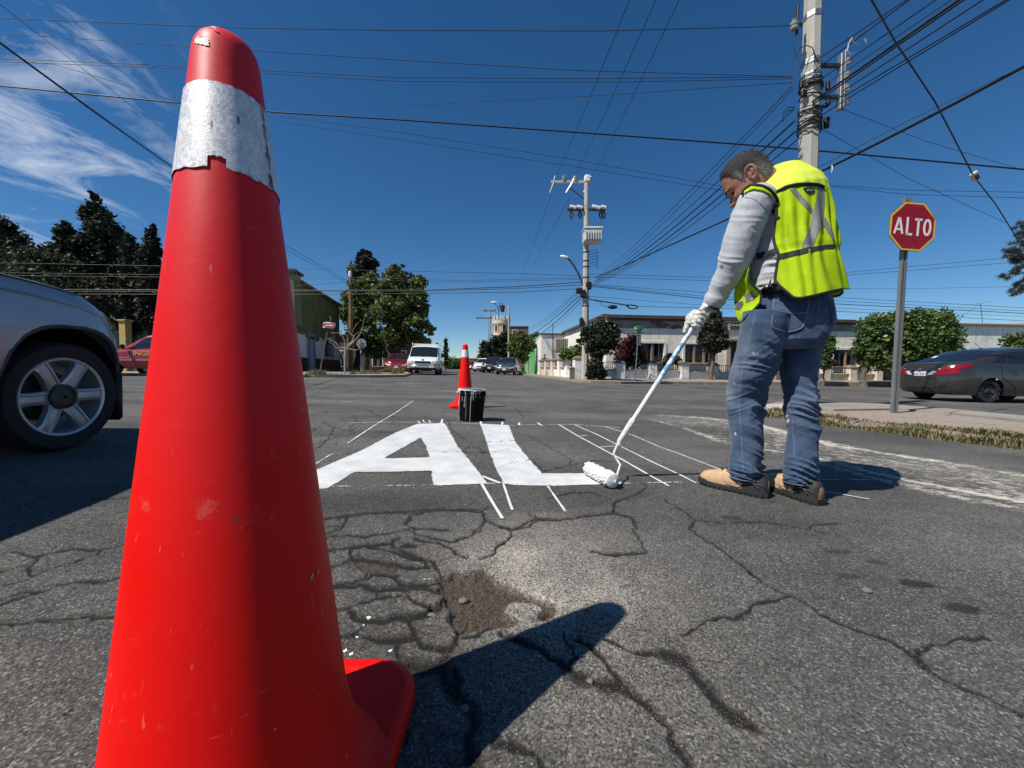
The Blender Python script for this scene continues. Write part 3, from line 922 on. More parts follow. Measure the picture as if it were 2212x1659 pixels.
def plaster(name, cols, split=None, noise_sc=.9, seed=0., thr=.5, zband=None):
 """peeling plaster: two coats showing through each other in patches; split = (z, wobble): below it the other coat"""
 m, t, p = newmat(name)
 co = mk(t, 'ShaderNodeTexCoord').outputs['Object']
 mp_ = mk(t, 'ShaderNodeMapping', {0: co, 1: (seed, seed * 2,0)})
 n1 = mk(t, 'ShaderNodeTexNoise', {0: mp_, 2: noise_sc, 3: 7.,4: .62, 'Distortion': .4})
 n2 = mk(t, 'ShaderNodeTexNoise', {0: co, 2: 5.,3: 6.,4: .65})
 mps_ = mk(t, 'ShaderNodeMapping', {0: co, 3: (3,3,.3)})
 n3 = mk(t, 'ShaderNodeTexNoise', {0: mps_, 2: 1.,3: 4.})
 k = maprange(t, n2.outputs[0],.3,.7,.84,1.14)
 k = math_n(t, 'MULTIPLY', k, maprange(t, n3.outputs[0],.45,.75,1.04,.82))
 c = mixc(t, maprange(t, n1.outputs[0], thr - .03, thr + .03), cols[0], cols[1])
 if split:
  z = mk(t, 'ShaderNodeSeparateXYZ', {0: co}).outputs[2]
  vx = mk(t, 'ShaderNodeTexNoise', {0: co, 2: split[2],3: 3.,4: .5})
  zz_ = math_n(t, 'ADD', z, math_n(t, 'MULTIPLY', math_n(t, 'SUBTRACT', vx.outputs[0],.5), split[1]))
  c = mixc(t, math_n(t, 'LESS_THAN', zz_, split[0]), c, cols[2])
 s_ = mk(t, 'ShaderNodeVectorMath', {0: c}, operation='SCALE')
 t.links.new(k, s_.inputs[3])
 t.links.new(s_.outputs[0], p.inputs['Base Color'])
 p.inputs['Roughness'].default_value = .92
 p.inputs['Specular IOR Level'].default_value = .2
 bb = mk(t, 'ShaderNodeBump', {'Strength': .5, 'Distance': .03, 'Height': math_n(t, 'ADD', n1.outputs[0], math_n(t, 'MULTIPLY', n2.outputs[0],.4))})
 t.links.new(bb.outputs[0], p.inputs['Normal'])
 return m
# ---- the corner house behind the low wall
O1 = W(1310,700,23.3); O1.z = 0
cornice_m = M('brown_cornice', (.085,.062,.048),.85, var=.3, scale=3, bump=.3)
frieze_m = M('grey_frieze', (.27,.245,.22),.9, var=.3, scale=1.5)
facade_m = plaster('bare_grey_plaster', ((.84,.765,.64,1),(.70,.63,.53,1)), noise_sc=.55, seed=3, thr=.56)
white_m = plaster('white_lime_plaster', ((.80,.78,.73,1),(.60,.56,.49,1)), noise_sc=.7, seed=8, thr=.6)
cream_m = plaster('cream_block_wall', ((.66,.58,.48,1),(.54,.47,.385,1)), noise_sc=.8, seed=5, thr=.58)
brown_wood = M('brown_mullion', (.26,.17,.11),.7, var=.2)
curtain_m = M('pale_curtain', (.22,.25,.25),.9, var=.2)
iron_m = M('black_iron', (.015,.015,.016),.6,.3, var=.1)
stone_trim = M('carved_stone', (.40,.34,.27),.9, var=.35, scale=14, bump=.6, bscale=25)
HL = hit(1905,720, O1, E1)[0]
ZT = hit(1310,682, O1, E1)[1]
ZB = -.75
house = thing('corner_house', 'long one storey house of peeling grey plaster behind the low street wall', 'house', (O1.x, O1.y, gz(O1.x)))
b = MB()
def px_rect(u0, v0, u1, v1):
 s0, z1 = hit(u0, v0, O1, E1)
 s1, _ = hit(u1, v0, O1, E1)
 _, z0 = hit((u0 + u1) / 2, v1, O1, E1)
 return [s0, s1, z0, z1]
def z3p(x, y):
 return (1120 + x / 3.456) / 1.15732,(620 + y / 3.456) / 1.15732
def z4p(x, y):
 return (1700 + x / 2.572) / 1.15732,(700 + y / 2.572) / 1.15732
wins = [px_rect(*z3p(1660,822), *z3p(1868,985)), px_rect(*z3p(2046,830), *z3p(2300,990)), px_rect(*z4p(988,448), *z4p(1150,555))]
door = px_rect(*z4p(326,392), *z4p(378,560))
wins.insert(2, px_rect(1700,752,1745,792))
door[2] = gz(8.) + .1
nF = -E2
wall(b, O1, E1, nF, HL, ZB, ZT - .25,[tuple(q) for q in wins] + [tuple(door)],.32)
b.add([O1 + E1 * HL + V(0,0, ZB), O1 + E1 * HL + E2 * 9 + V(0,0, ZB), O1 + E1 * HL + E2 * 9 + V(0,0, ZT - .25), O1 + E1 * HL + V(0,0, ZT - .25)],[(0,1,2,3)])
b.build('wall', facade_m, house, smooth=0)
b = MB()
b.box(O1 + E1 * .55 + nF * .004 + V(0,0,(ZT - .95 + ZB) / 2),(1.1,.02, ZT - .95 - ZB),(E1, nF, V(0,0,1)))
b.build('white_coat', white_m, house, smooth=0)
b = MB()
b.box(O1 + E1 * (HL / 2) + nF * .015 + V(0,0, ZT - .48),(HL - .02,.04,.46),(E1, nF, V(0,0,1)))
b.build('frieze', frieze_m, house, smooth=0)
b = MB()
for dz_, pr, h in ((ZT - .19,.10,.12),(ZT - .07,.20,.14),(ZT + .03,.14,.06)):
 b.box(O1 + E1 * (HL / 2) + nF * (pr / 2) + V(0,0, dz_),(HL + .1, pr + .1, h),(E1, nF, V(0,0,1)))
b.build('cornice', cornice_m, house, smooth=0)
SIDE = V(-1.05,11.8,0).normalized()
sl = 11.6
nS = V(-SIDE.y, SIDE.x, 0)
b = MB()
wall(b, O1 + SIDE * sl, -SIDE, nS, sl, ZB, ZT - .02,[(8.2,9.1,.4,1.9),(3.0,3.9,.4,1.9)],.3)
b.build('side_wall', white_m, house, smooth=0)
b = MB()
b.box(O1 + SIDE * (sl / 2) + nS * .06 + V(0,0, ZT + .02),(sl, .3,.18),(SIDE, nS, V(0,0,1)))
b.build('side_cornice', cornice_m, house, smooth=0)
b = MB()
rp = [O1 + V(0,0, ZT - .05), O1 + E1 * HL + V(0,0, ZT - .05), O1 + E1 * HL + E2 * 9 + V(0,0, ZT - .05), O1 + SIDE * sl + V(0,0, ZT - .05)]
b.add(rp, [(0,1,2,3)])
b.build('roof', M('roof_screed', (.25,.23,.2),.95), house, smooth=0)
def window_parts(parent, o, e, nrm, rect, depth, nm=1, frame_m=white_paint, mull_m=brown_wood, bars=True, fw=.14):
 s0, s1, z0, z1 = rect
 ax = (e, nrm, V(0,0,1))
 w = thing('window', None, None, (0,0,0))
 P = lambda s, z, d: o + e * s + V(0,0, z) - nrm * d
 b = MB()
 for q in ((s0 - fw / 2,(z0 + z1) / 2, fw, z1 - z0 + fw),(s1 + fw / 2,(z0 + z1) / 2, fw, z1 - z0 + fw)):
  b.box(P(q[0], q[1],-.015),(q[2],.05, q[3]), ax)
 b.box(P((s0 + s1) / 2, z1 + fw / 2,-.018),(s1 - s0,.055, fw), ax)
 f = b.build('window', frame_m, parent, smooth=0)
 bpy.data.objects.remove(w)
 b = MB()
 b.box(P((s0 + s1) / 2,(z0 + z1) / 2, depth - .02),(s1 - s0,.02, z1 - z0), ax)
 b.build('pane', glass_dark, f, smooth=0)
 b = MB()
 for k in range(nm):
  s = s0 + (s1 - s0) * (k + 1) / (nm + 1)
  b.box(P(s, (z0 + z1) / 2,.05),(.11,.1, z1 - z0), ax)
 b.build('mullion', mull_m, f, smooth=0)
 b = MB()
 b.box(P((s0 + s1) / 2, z0 - .04,-.06),(s1 - s0 + .3,.16,.08), ax)
 b.build('sill', stone_trim, f, smooth=0)
 b = MB()
 for k in range(2 * nm + 2):
  s = s0 + (s1 - s0) * (k + .5) / (2 * nm + 2)
  wv = (s1 - s0) / (2 * nm + 2) * .36
  b.box(P(s, (z0 + z1) / 2 + .05, depth - .045),(wv, .012,(z1 - z0) * .86), ax)
 b.build('curtain', curtain_m, f, smooth=0)
 if bars:
  b = MB()
  k = 0
  s = s0 + .08
  while s < s1:
   b.box(P(s, (z0 + z1) / 2,.12),(.016,.016, z1 - z0), ax)
   s += .16
  for z in (z0 + .15,(z0 + z1) / 2, z1 - .15):
   b.box(P((s0 + s1) / 2, z, .135),(s1 - s0,.014,.02), ax)
  b.build('bars', iron_m, f, smooth=0)
 return f
for q, nm in zip(wins, (1,2,1,1)):
 window_parts(house, O1, E1, nF, q, .3, nm)
for q in ((8.2,9.1,.4,1.9),(3.0,3.9,.4,1.9)):
 window_parts(house, O1 + SIDE * sl, -SIDE, nS, q, .28,1, bars=False)
b = MB()
b.box(O1 + E1 * ((door[0] + door[1]) / 2) - nF * .26 + V(0,0,(door[2] + door[3]) / 2),(door[1] - door[0],.06, door[3] - door[2]),(E1, nF, V(0,0,1)))
dr = b.build('door', M('dark_door', (.03,.02,.015),.5), house, smooth=0)
b = MB()
for k in range(4):
 b.bevbox(O1 + E1 * (door[0] + (door[1] - door[0]) * (.27 + .46 * (k % 2))) - nF * .225 + V(0,0, door[2] + (door[3] - door[2]) * (.28 + .44 * (k // 2))),
   ((door[1] - door[0]) * .34,.03,(door[3] - door[2]) * .34),.012,(E1, nF, V(0,0,1)))
b.build('panel', M('dark_door_panel', (.04,.027,.02),.5), dr, smooth=0)
b = MB()
ax = (E1, nF, V(0,0,1))
for s in (door[0] - .24, door[1] + .24):
 b.bevbox(O1 + E1 * s + nF * .06 + V(0,0,(door[2] + door[3]) / 2),(.34,.16, door[3] - door[2]),.03, ax)
 b.bevbox(O1 + E1 * s + nF * .08 + V(0,0, door[3] + .12),(.46,.2,.2),.04, ax)
 for k in range(5):
  b.ball(O1 + E1 * s + nF * .15 + V(0,0, door[3] + .35 + k * .17),(.11,.05,.085),8,6, ax)
b.bevbox(O1 + E1 * ((door[0] + door[1]) / 2) + nF * .07 + V(0,0, door[3] + .12),(door[1] - door[0],.16,.2),.03, ax)
b.bevbox(O1 + E1 * ((door[0] + door[1]) / 2) + nF * .1 + V(0,0, door[3] + 1.2),(door[1] - door[0] + 1.2,.2,.16),.03, ax)
for k in range(7):
 b.ball(O1 + E1 * (door[0] - .3 + (door[1] - door[0] + .6) * k / 6) + nF * .15 + V(0,0, door[3] + .98),(.1,.05,.09),8,6, ax)
b.build('stone_doorcase', stone_trim, house)
b = MB()
for (zx, zy, rx, rz) in ((1790,640,.34,.22),(1850,668,.5,.2),(1945,685,.22,.13),(1980,680,.3,.12),(2050,668,.16,.1)):
 s, z = hit(*z3p(zx, zy), O1, E1)
 n = 14
 b.prism([(rx * math.cos(2 * math.pi * k / n) * random.uniform(.75,1.15), rz * math.sin(2 * math.pi * k / n) * random.uniform(.7,1.2)) for k in range(n)],
   .0,.02, O1 + E1 * s + V(0,0, z) + nF * .022,(E1, V(0,0,1), nF))
b.build('fallen_plaster', M('exposed_adobe', (.15,.12,.095),.95, var=.3, bump=.4), house, smooth=0)
b = MB()
for (u, v, w, h) in ((1640,690,.9,.25),(1856,695,.35,.4)):
 b = MB()
 s, z = hit(u, v, O1, E1)
 b.bevbox(O1 + E1 * s + E2 * 2 + V(0,0, ZT + h / 2),(w, .8, h),.03,(E1, E2, V(0,0,1)))
 b.build('roof_box', walk_concrete, house, smooth=0)
SB0 = W(*z3p(805,735),34.5); SB0.z = 0
sbw = (W(*z3p(990,735),34.5) - SB0).length
zt2 = W(*z3p(880,737),34.5).z
block = thing('side_block', 'plain whitewashed block with a wall mounted air cooler up the side street', 'building', (SB0.x, SB0.y, 0))
b = MB()
eb = V(1,.12,0).normalized()
nb = V(eb.y, -eb.x, 0)
wall(b, SB0, eb, nb, sbw, ZB, zt2 - .12,[],.2)
lft = W(*z3p(738,760),42) - SB0; lft.z = 0
wall(b, SB0 + lft, (-lft).normalized(), V(-1,0,0), lft.length, ZB, zt2 - .12,[(lft.length - 4.2, lft.length - 2.9,.2,1.5)],.2)
b.add([SB0 + V(0,0, zt2 - .13), SB0 + eb * sbw + V(0,0, zt2 - .13), SB0 + eb * sbw + lft + V(0,0, zt2 - .13), SB0 + lft + V(0,0, zt2 - .13)],[(0,1,2,3)])
b.build('wall', white_m, block, smooth=0)
b = MB()
b.box(SB0 + eb * (sbw / 2) + V(0,0, zt2 - .06),(sbw + .1,.2,.13),(eb, nb, V(0,0,1)))
b.build('cornice', cornice_m, block, smooth=0)
b = MB()
b.tube([SB0 + eb * 1.05 + nb * .05 + V(0,0, ZB), SB0 + eb * 1.05 + nb * .05 + V(0,0, zt2 + .9)],.035,6)
b.build('pipe', dark_steel, block)
ac = W(*z3p(976,840),33.6)
cooler = thing('air_cooler', 'rusty louvred air cooler hanging on the white side block', 'air cooler', ac)
b = MB()
b.bevbox(ac, (1.15,.9,1.15),.04,(eb, nb, V(0,0,1)))
b.build('case', M('cooler_tan', (.33,.30,.24),.6), cooler, smooth=0)
b = MB()
for k in range(6):
 b.box(ac + nb * .455 + eb * (-.45 + .18 * k),(.10,.03,.95),(eb, nb, V(0,0,1)))
b.build('louvres', M('cooler_dark', (.12,.1,.08),.7), cooler, smooth=0)
b = MB()
b.tube([ac + V(0,0,-.55), ac + V(0,.1,-1.1)],.12,6)
b.tube([ac + V(-.4,0,-.55), ac + V(-.4,.5,-1.)],.03,5)
b.build('bracket', dark_steel, cooler)
def street_wall(label, o, e, n_out, stations, zt_wall, zt_pil, mat_fn, rail=True, pw=.48):
 w = thing('street_wall', label, 'wall', (o.x, o.y, gz(o.x)))
 ax = (e, n_out, V(0,0,1))
 for i, s in enumerate(stations):
  q = o + e * s
  g = gz(q.x)
  m_ = mat_fn(s)
  b = MB()
  b.bevbox(q + V(0,0, g + (zt_pil - .3) / 2),(pw, pw, zt_pil + .3),.015, ax)
  pil = b.build('pillar', m_, w, smooth=0)
  b = MB()
  h = pw / 2 + .03
  zt = g + zt_pil
  rs = []
  for r_, z in ((h, zt),(h, zt + .05),(h * .8, zt + .1),(h * .35, zt + .2)):
   rs.append([q + e * (r_ * a) + n_out * (r_ * c_) + V(0,0, z) for a, c_ in ((-1,-1),(1,-1),(1,1),(-1,1))])
  b.rings(rs)
  b.build('cap', M('brown_stone_cap', (.18,.135,.10),.95, var=.35, bump=.5), pil, smooth=0)
  if i + 1 < len(stations):
   s2 = stations[i + 1]
   q2 = o + e * s2
   md = (q + q2) / 2
   L = s2 - s - pw
   g2 = gz(md.x)
   b = MB()
   b.box(md - n_out * .06 + V(0,0, g2 + (zt_wall - .4) / 2),(L, .24, zt_wall + .4), ax)
   pn = b.build('panel', m_, w, smooth=0)
   b = MB()
   b.bevbox(md - n_out * .03 + V(0,0, g2 + zt_wall + .03),(L, .38,.07),.015, ax)
   b.build('coping', stone_trim, pn, smooth=0)
   b = MB()
   k = .1
   while k < L and rail:
    b.box(md + e * (k - L / 2) - n_out * .05 + V(0,0, g2 + zt_wall + .26),(.018,.018,.4), ax)
    k += .13
   for dz_ in (.12,.45):
    b.box(md - n_out * .05 + V(0,0, g2 + zt_wall + dz_),(L, .022,.025), ax)
   b.build('railing', iron_m, w, smooth=0)
   b = MB()
   sc = q + e * (pw / 2 + .03) + n_out * .02
   b.tube([sc + V(0,0, g + zt_wall + .1) + e * x + V(0,0, z) for x, z in ((0,0),(.12,.1),(.04,.2),(.14,.34),(0,.36))],.016,5)
   b.build('scroll', iron_m, w)
 return w
def s_of(u, o, e):
 return hit(u, 800, o, e)[0]
st = [0.25] + [s_of(u, F0, E1) for u in (1338,1407,1475,1539)]
stp = st[-1] - st[-2]
while s_of(1895, F0, E1) > st[-1] + 1.5:
 st.append(st[-1] + stp)
white_wall = plaster('white_street_wall', ((.78,.76,.72,1),(.60,.57,.50,1)), noise_sc=1.5, seed=2, thr=.6)
lim = st[3] + .6
street_wall('low pillared street wall along the front of the long plaster house', F0, E1, nF, st, .62,1.02,
   lambda s: white_wall if s < lim else cream_m)
SW = V(-1.75,12.2,0).normalized()
nW = V(-SW.y, SW.x, 0)
street_wall('low white pillared wall running up the side street past the pedestrian', F0 + SW * .1, SW, nW,
   [1.15,2.9,4.7,6.6,8.6,10.6],.72,1.2, lambda s: white_wall if s < 6 else cream_m)
gq = F0 + E1 * (st[-1] + .35)
gate = thing('iron_gate', 'dark iron gate at the end of the low wall behind the stop sign', 'gate', (gq.x, gq.y, gz(gq.x)))
b = MB()
b.box(gq + E1 * 1.4 + V(0,0, gz(gq.x) + 1.),(2.6,.03,2.),(E1, nF, V(0,0,1)))
b.build('sheet', iron_m, gate, smooth=0)
b = MB()
for k in range(14):
 b.box(gq + E1 * (.15 + k * .19) + nF * .035 + V(0,0, gz(gq.x) + 1.05),(.03,.03,2.1),(E1, nF, V(0,0,1)))
b.build('bars', dark_steel, gate, smooth=0)
s_, z_ = hit(*z4p(1362,545), gq, E1)
b = MB()
b.tube([gq + E1 * (s_ + .16 * math.cos(a)) + nF * .06 + V(0,0, z_ + .16 * math.sin(a)) for a in [2 * math.pi * k / 12 for k in range(13)]],.02,5)
b.box(gq + E1 * s_ + nF * .06 + V(0,0, z_ - .36),(.3,.02,.2),(E1, nF, V(0,0,1)))
b.build('emblem', M('brass', (.35,.2,.05),.4,.6), gate)
WB = O1 + E1 * (HL + .6) + E2 * 2.2
wl = 16.
zt3 = W(2075,694,(WB + E1 * 4).y).z
palew = thing('pale_building', 'pale greenish white single storey building behind the grey sedan', 'building', (WB.x, WB.y, gz(WB.x)))
b = MB()
wall(b, WB, E1, nF, wl, -1.2, zt3 - .25,[(6.5,7.6,.3,1.7),(10.5,11.6,.3,1.7)],.25)
b.add([WB + V(0,0,-1.2), WB + E2 * 8 + V(0,0,-1.2), WB + E2 * 8 + V(0,0, zt3 - .25), WB + V(0,0, zt3 - .25)],[(0,1,2,3)])
b.build('wall', plaster('pale_green_white', ((.78,.79,.70,1),(.64,.64,.56,1)), noise_sc=.6, seed=11, thr=.6), palew, smooth=0)
b = MB()
b.box(WB + E1 * (wl / 2) + nF * .06 + V(0,0, zt3 - .17),(wl + .2,.26,.18),(E1, nF, V(0,0,1)))
b.build('cornice', M('brown_grey_cornice', (.17,.14,.12),.9), palew, smooth=0)
b = MB()
b.box(WB + E1 * (wl / 2) + E2 * .1 + V(0,0, zt3 - .04),(wl, .2,.09),(E1, nF, V(0,0,1)))
b.build('parapet', white_paint, palew, smooth=0)
for q in ((6.5,7.6,.3,1.7),(10.5,11.6,.3,1.7)):
 window_parts(palew, WB, E1, nF, q, .24,1, bars=False)
b = MB()
for k in range(9):
 s, z = hit(2180 + k * 9,690, WB + E2 * 3, E1)
 b.box(WB + E2 * 3 + E1 * s + V(0,0, zt3 + .25),(.06,.06,.7),(E1, E2, V(0,0,1)))
s, z = hit(2216,690, WB + E2 * 3, E1)
b.box(WB + E2 * 3 + E1 * s + V(0,0, zt3 + .45),(2.2,.06,.06),(E1, E2, V(0,0,1)))
b.build('roof_railing', M('pale_railing', (.5,.48,.45),.7), palew, smooth=0)
for (u, v, d, lab) in ((2118,656,34, 'thin fish-bone television aerial on the roof behind the round trees'),):
 q = W(u, v, d)
 an = thing('aerial', lab, 'aerial', (q.x, q.y, 2.))
 b = MB()
 b.tube([V(q.x + .6, q.y, 2.4), q],.02,5)
 b.tube([W(2052,702, d), q],.012,4)
 b.build('mast', dark_steel, an)
 b = MB()
 b.tube([q + V(-.7,0,-.1), q + V(.7,0,.15)],.012,4)
 for k in range(7):
  c_ = q + V(-.6 + k * .2,0,-.08 + k * .035)
  b.tube([c_ + V(0,-.3,.0), c_ + V(0,.3,0)],.008,4)
 b.build('boom', steel, an)
def simple_house(label, o, e, length, depth_v, z0, z1, mat, openings=(), cor=None, cat='house', frame=white_paint):
 n_ = V(e.y, -e.x, 0)
 h = thing('house', label, cat, (o.x, o.y, gz(o.x)))
 b = MB()
 wall(b, o, e, n_, length, z0, z1, list(openings),.25)
 a_, c_ = o + e * length, o
 for (p0, p1) in ((a_, a_ + depth_v),(c_ + depth_v, c_)):
  b.add([p0 + V(0,0, z0), p1 + V(0,0, z0), p1 + V(0,0, z1), p0 + V(0,0, z1)],[(0,1,2,3)])
 b.add([c_ + V(0,0, z1), a_ + V(0,0, z1), a_ + depth_v + V(0,0, z1), c_ + depth_v + V(0,0, z1)],[(0,1,2,3)])
 b.build('wall', mat, h, smooth=0)
 b = MB()
 b.box(o + e * (length / 2) + n_ * .04 + V(0,0, z1 + .06),(length + .1,.28,.2),(e, n_, V(0,0,1)))
 b.build('cornice', cor or cornice_m, h, smooth=0)
 for q in openings:
  window_parts(h, o, e, n_, q, .24,1, frame_m=frame, bars=False, fw=.1)
 return h
q0, q1 = W(1143,724,44), W(1158,724,41)
gm_ = M('bright_green_wall', (.10,.36,.10),.85, var=.15)
o_ = V(q0.x, q0.y, 0)
simple_house('bright green painted house front past the parked cars', V(1.3,46.5,0), V(1.3,-8,0).normalized(),8.1, V(6,1,0),-.6, W(1141,731,45).z, gm_,
   [(1.,2.,.2,1.9),(3.3,4.3,-.3,1.9)])
simple_house('far pinkish row house at the end of the street', V(-8.4,96,0), V(2.6,-16,0).normalized(),16.2, V(9,2,0),-.6,4.6,
   M('pink_wall', (.42,.30,.25),.9),[(2.,3.2,.6,2.4),(5.5,6.7,.6,2.4),(9,10.2,.6,2.4),(12.5,13.7,.6,2.4)])
simple_house('low dusty house closing the far end of the street', V(-26,150,0), V(1,.05,0).normalized(),22., V(0,8,0),-.6,4.2,
   M('dust_wall', (.30,.27,.24),.95),[(3,4.4,.8,2.4),(8,9.4,.8,2.4),(14,15.4,.8,2.4)])
# ---- the green and white house at the left corner
A0 = W(628,700,23.); A0.z = 0
B0 = W(733,700,33.6); B0.z = 0
eG = (B0 - A0); LG = eG.length; eG.normalize()
nG = V(eG.y, -eG.x, 0)
zG = W(639,611,24.2).z
green_m = plaster('olive_green_over_white', ((.13,.14,.06,1),(.105,.115,.05,1),(.55,.55,.56,1)), split=(2.75,2.6,.5), noise_sc=.5, seed=4)
def z2p(x, y):
 return (640 + x / 3.456) / 1.15732,(560 + y / 3.456) / 1.15732
def rectG(x0, y0, x1, y1):
 s0, za = hit(*z2p(x0, y0), A0, eG)
 s1, _ = hit(*z2p(x1, y0), A0, eG)
 _, zb = hit(*z2p((x0 + x1) / 2, y1), A0, eG)
 return [s0, s1, zb, za]
dG = rectG(447,965,498,1262)
wG = rectG(596,1010,662,1148)
gl = thing('green_house', 'tall olive green house with bare white patches and a maroon base at the left corner', 'house', (A0.x, A0.y, gz(A0.x)))
b = MB()
g0 = gz(A0.x) + .08
wall(b, A0, eG, nG, LG, -.1, zG, [tuple(dG), tuple(wG)],.35)
fr = V(-6,-1.2,0)
b.add([A0 + fr + V(0,0,-.1), A0 + V(0,0,-.1), A0 + V(0,0, zG), A0 + fr + V(0,0, zG)],[(0,1,2,3)])
b.add([B0 + V(0,0,-.1), B0 + fr + V(0,0,-.1), B0 + fr + V(0,0, zG), B0 + V(0,0, zG)],[(0,1,2,3)])
b.add([A0 + V(0,0, zG), B0 + V(0,0, zG), B0 + fr + V(0,0, zG), A0 + fr + V(0,0, zG)],[(0,1,2,3)])
b.build('wall', green_m, gl, smooth=0)
b = MB()
ax = (eG, nG, V(0,0,1))
dado = M('maroon_dado', (.045,.016,.014),.8, var=.25)
for s0, s1 in ((0, dG[0] - .12),(dG[1] + .12, LG)):
 b.box(A0 + eG * ((s0 + s1) / 2) + nG * .02 + V(0,0, g0 + .42),(s1 - s0,.05,1.0), ax)
b.build('dado', dado, gl, smooth=0)
b = MB()
b.box(A0 + eG * (LG / 2 + .6) + nG * .1 + V(0,0, zG + .08),(LG - 1.2,.42,.17), ax)
b.build('cornice', M('brown_tile_edge', (.11,.085,.07),.9, var=.3), gl, smooth=0)
b = MB()
zp = W(640,589,23.2).z
b.box(A0 + eG * .55 + nG * .06 + V(0,0,(zp + 3.2) / 2),(1.15,.35, zp - 3.2), ax)
b.build('pilaster', M('olive_pilaster', (.15,.16,.075),.9), gl, smooth=0)
b = MB()
b.box(A0 + eG * .55 + nG * .08 + V(0,0, zp + .07),(1.4,.6,.15), ax)
b.build('pilaster_cap', M('dark_cap', (.07,.06,.05),.9), gl, smooth=0)
b = MB()
for s in (dG[0] - .06, dG[1] + .06):
 b.box(A0 + eG * s + nG * .03 + V(0,0,(dG[2] + dG[3]) / 2),(.14,.08, dG[3] - dG[2]), ax)
b.box(A0 + eG * ((dG[0] + dG[1]) / 2) + nG * .03 + V(0,0, dG[3] + .09),(dG[1] - dG[0] + .3,.08,.18), ax)
df = b.build('door_frame', M('blue_grey_frame', (.17,.19,.26),.7), gl, smooth=0)
b = MB()
b.box(A0 + eG * ((dG[0] + dG[1]) / 2) - nG * .28 + V(0,0,(dG[2] + dG[3]) / 2),(dG[1] - dG[0],.06, dG[3] - dG[2]), ax)
b.build('door', M('grey_blue_door', (.12,.12,.14),.7), gl, smooth=0)
f = window_parts(gl, A0, eG, nG, wG, .3,1, frame_m=M('dark_frame', (.03,.03,.035),.6), fw=.1)
b = MB()
b.box(A0 + eG * (wG[0] + (wG[1] - wG[0]) * .65) - nG * .18 + V(0,0, wG[2] + (wG[3] - wG[2]) * .6),((wG[1] - wG[0]) * .42,.01,(wG[3] - wG[2]) * .62), ax)
b.build('notice', M('grey_notice', (.2,.22,.26),.8), f, smooth=0)
pg = W(258,700,30)
simple_house('small pale green wall glimpsed between the conifers', V(pg.x - 2.2,30,0), V(1,.05,0).normalized(),4.4, V(0,2,0),-.2, W(250,652,30).z,
   M('pale_green_wall', (.22,.38,.30),.9, var=.2))
q = W(272,740,24)
gp_ = thing('gate_post', 'ochre yellow gate post standing behind the red car', 'gate post', (q.x, q.y, gz(q.x)))
b = MB()
b.bevbox(V(q.x, q.y, (W(272,695,24).z + 0) / 2),(.42,.42, W(272,695,24).z),.02)
b.build('shaft', M('ochre', (.50,.34,.12),.85), gp_, smooth=0)
b = MB()
b.bevbox(V(q.x, q.y, W(272,695,24).z + .06),(.56,.56,.12),.02)
b.build('cap', M('ochre_cap', (.35,.25,.12),.85), gp_, smooth=0)
b = MB()
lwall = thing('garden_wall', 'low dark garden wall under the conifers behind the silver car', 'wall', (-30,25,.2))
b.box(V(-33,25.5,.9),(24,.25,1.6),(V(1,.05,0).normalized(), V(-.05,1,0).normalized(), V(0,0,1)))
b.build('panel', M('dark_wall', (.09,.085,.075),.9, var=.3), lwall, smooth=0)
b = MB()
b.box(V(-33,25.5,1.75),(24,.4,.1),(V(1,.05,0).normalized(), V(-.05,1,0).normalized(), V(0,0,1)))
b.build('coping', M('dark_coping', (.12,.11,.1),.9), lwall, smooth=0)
simple_house('added dark brown house standing in for the shade under the large green tree', V(-21,41,0), V(1,.1,0).normalized(),11., V(0,6,0),-.2,4., M('shade_brown_wall', (.10,.075,.06),.9),[(2,3,.8,2.4),(6,7,.8,2.4),(8.6,9.5,.2,2.4)])  # added house, painted dark to stand for the shade and fence under the trees
# ---- crenellated tower far up the street
tw = W(1083,740,88)
zt = W(1083,684,88).z
tr_ = 35 / 2 / FP * 88
tower = thing('castle_tower', 'round crenellated peach and white tower rising behind the hedge trees', 'tower', (tw.x, tw.y, 0))
b = MB()
pch = M('peach_render', (.62,.33,.17),.9, var=.12)
zz1 = W(1083,722,88).z
b.lathe([(tr_ * .97,-1),(tr_ * .97, zz1 - .5)],28,(tw.x, tw.y, 0))
b.lathe([(tr_ * .93, zz1 + .1),(tr_ * .93, zt - 1.9)],28,(tw.x, tw.y, 0))
b.build('shaft', pch, tower, smooth=50)
b = MB()
ring_m = M('cream_trim', (.58,.50,.40),.9)
b.lathe([(tr_ * 1.05, zz1 - .5),(tr_ * 1.1, zz1 - .2),(tr_ * 1.0, zz1 + .1)],28,(tw.x, tw.y, 0))
b.lathe([(tr_ * .95, zt - 1.95),(tr_ * 1.08, zt - 1.7),(tr_ * 1.08, zt - .95),(tr_ * .9, zt - .95)],28,(tw.x, tw.y, 0))
b.build('string_course', ring_m, tower, smooth=40)
for k in range(14):
 a = 2 * math.pi * (k + .5) / 14
 e_ = V(math.cos(a), math.sin(a),0)
 b = MB()
 b.bevbox(V(tw.x, tw.y, zt - .45) + e_ * tr_ * 1.02,(.3, tr_ * .24,1.),.04,(e_, V(-e_.y, e_.x, 0), V(0,0,1)))
 b.build('merlon', ring_m, tower, smooth=0)
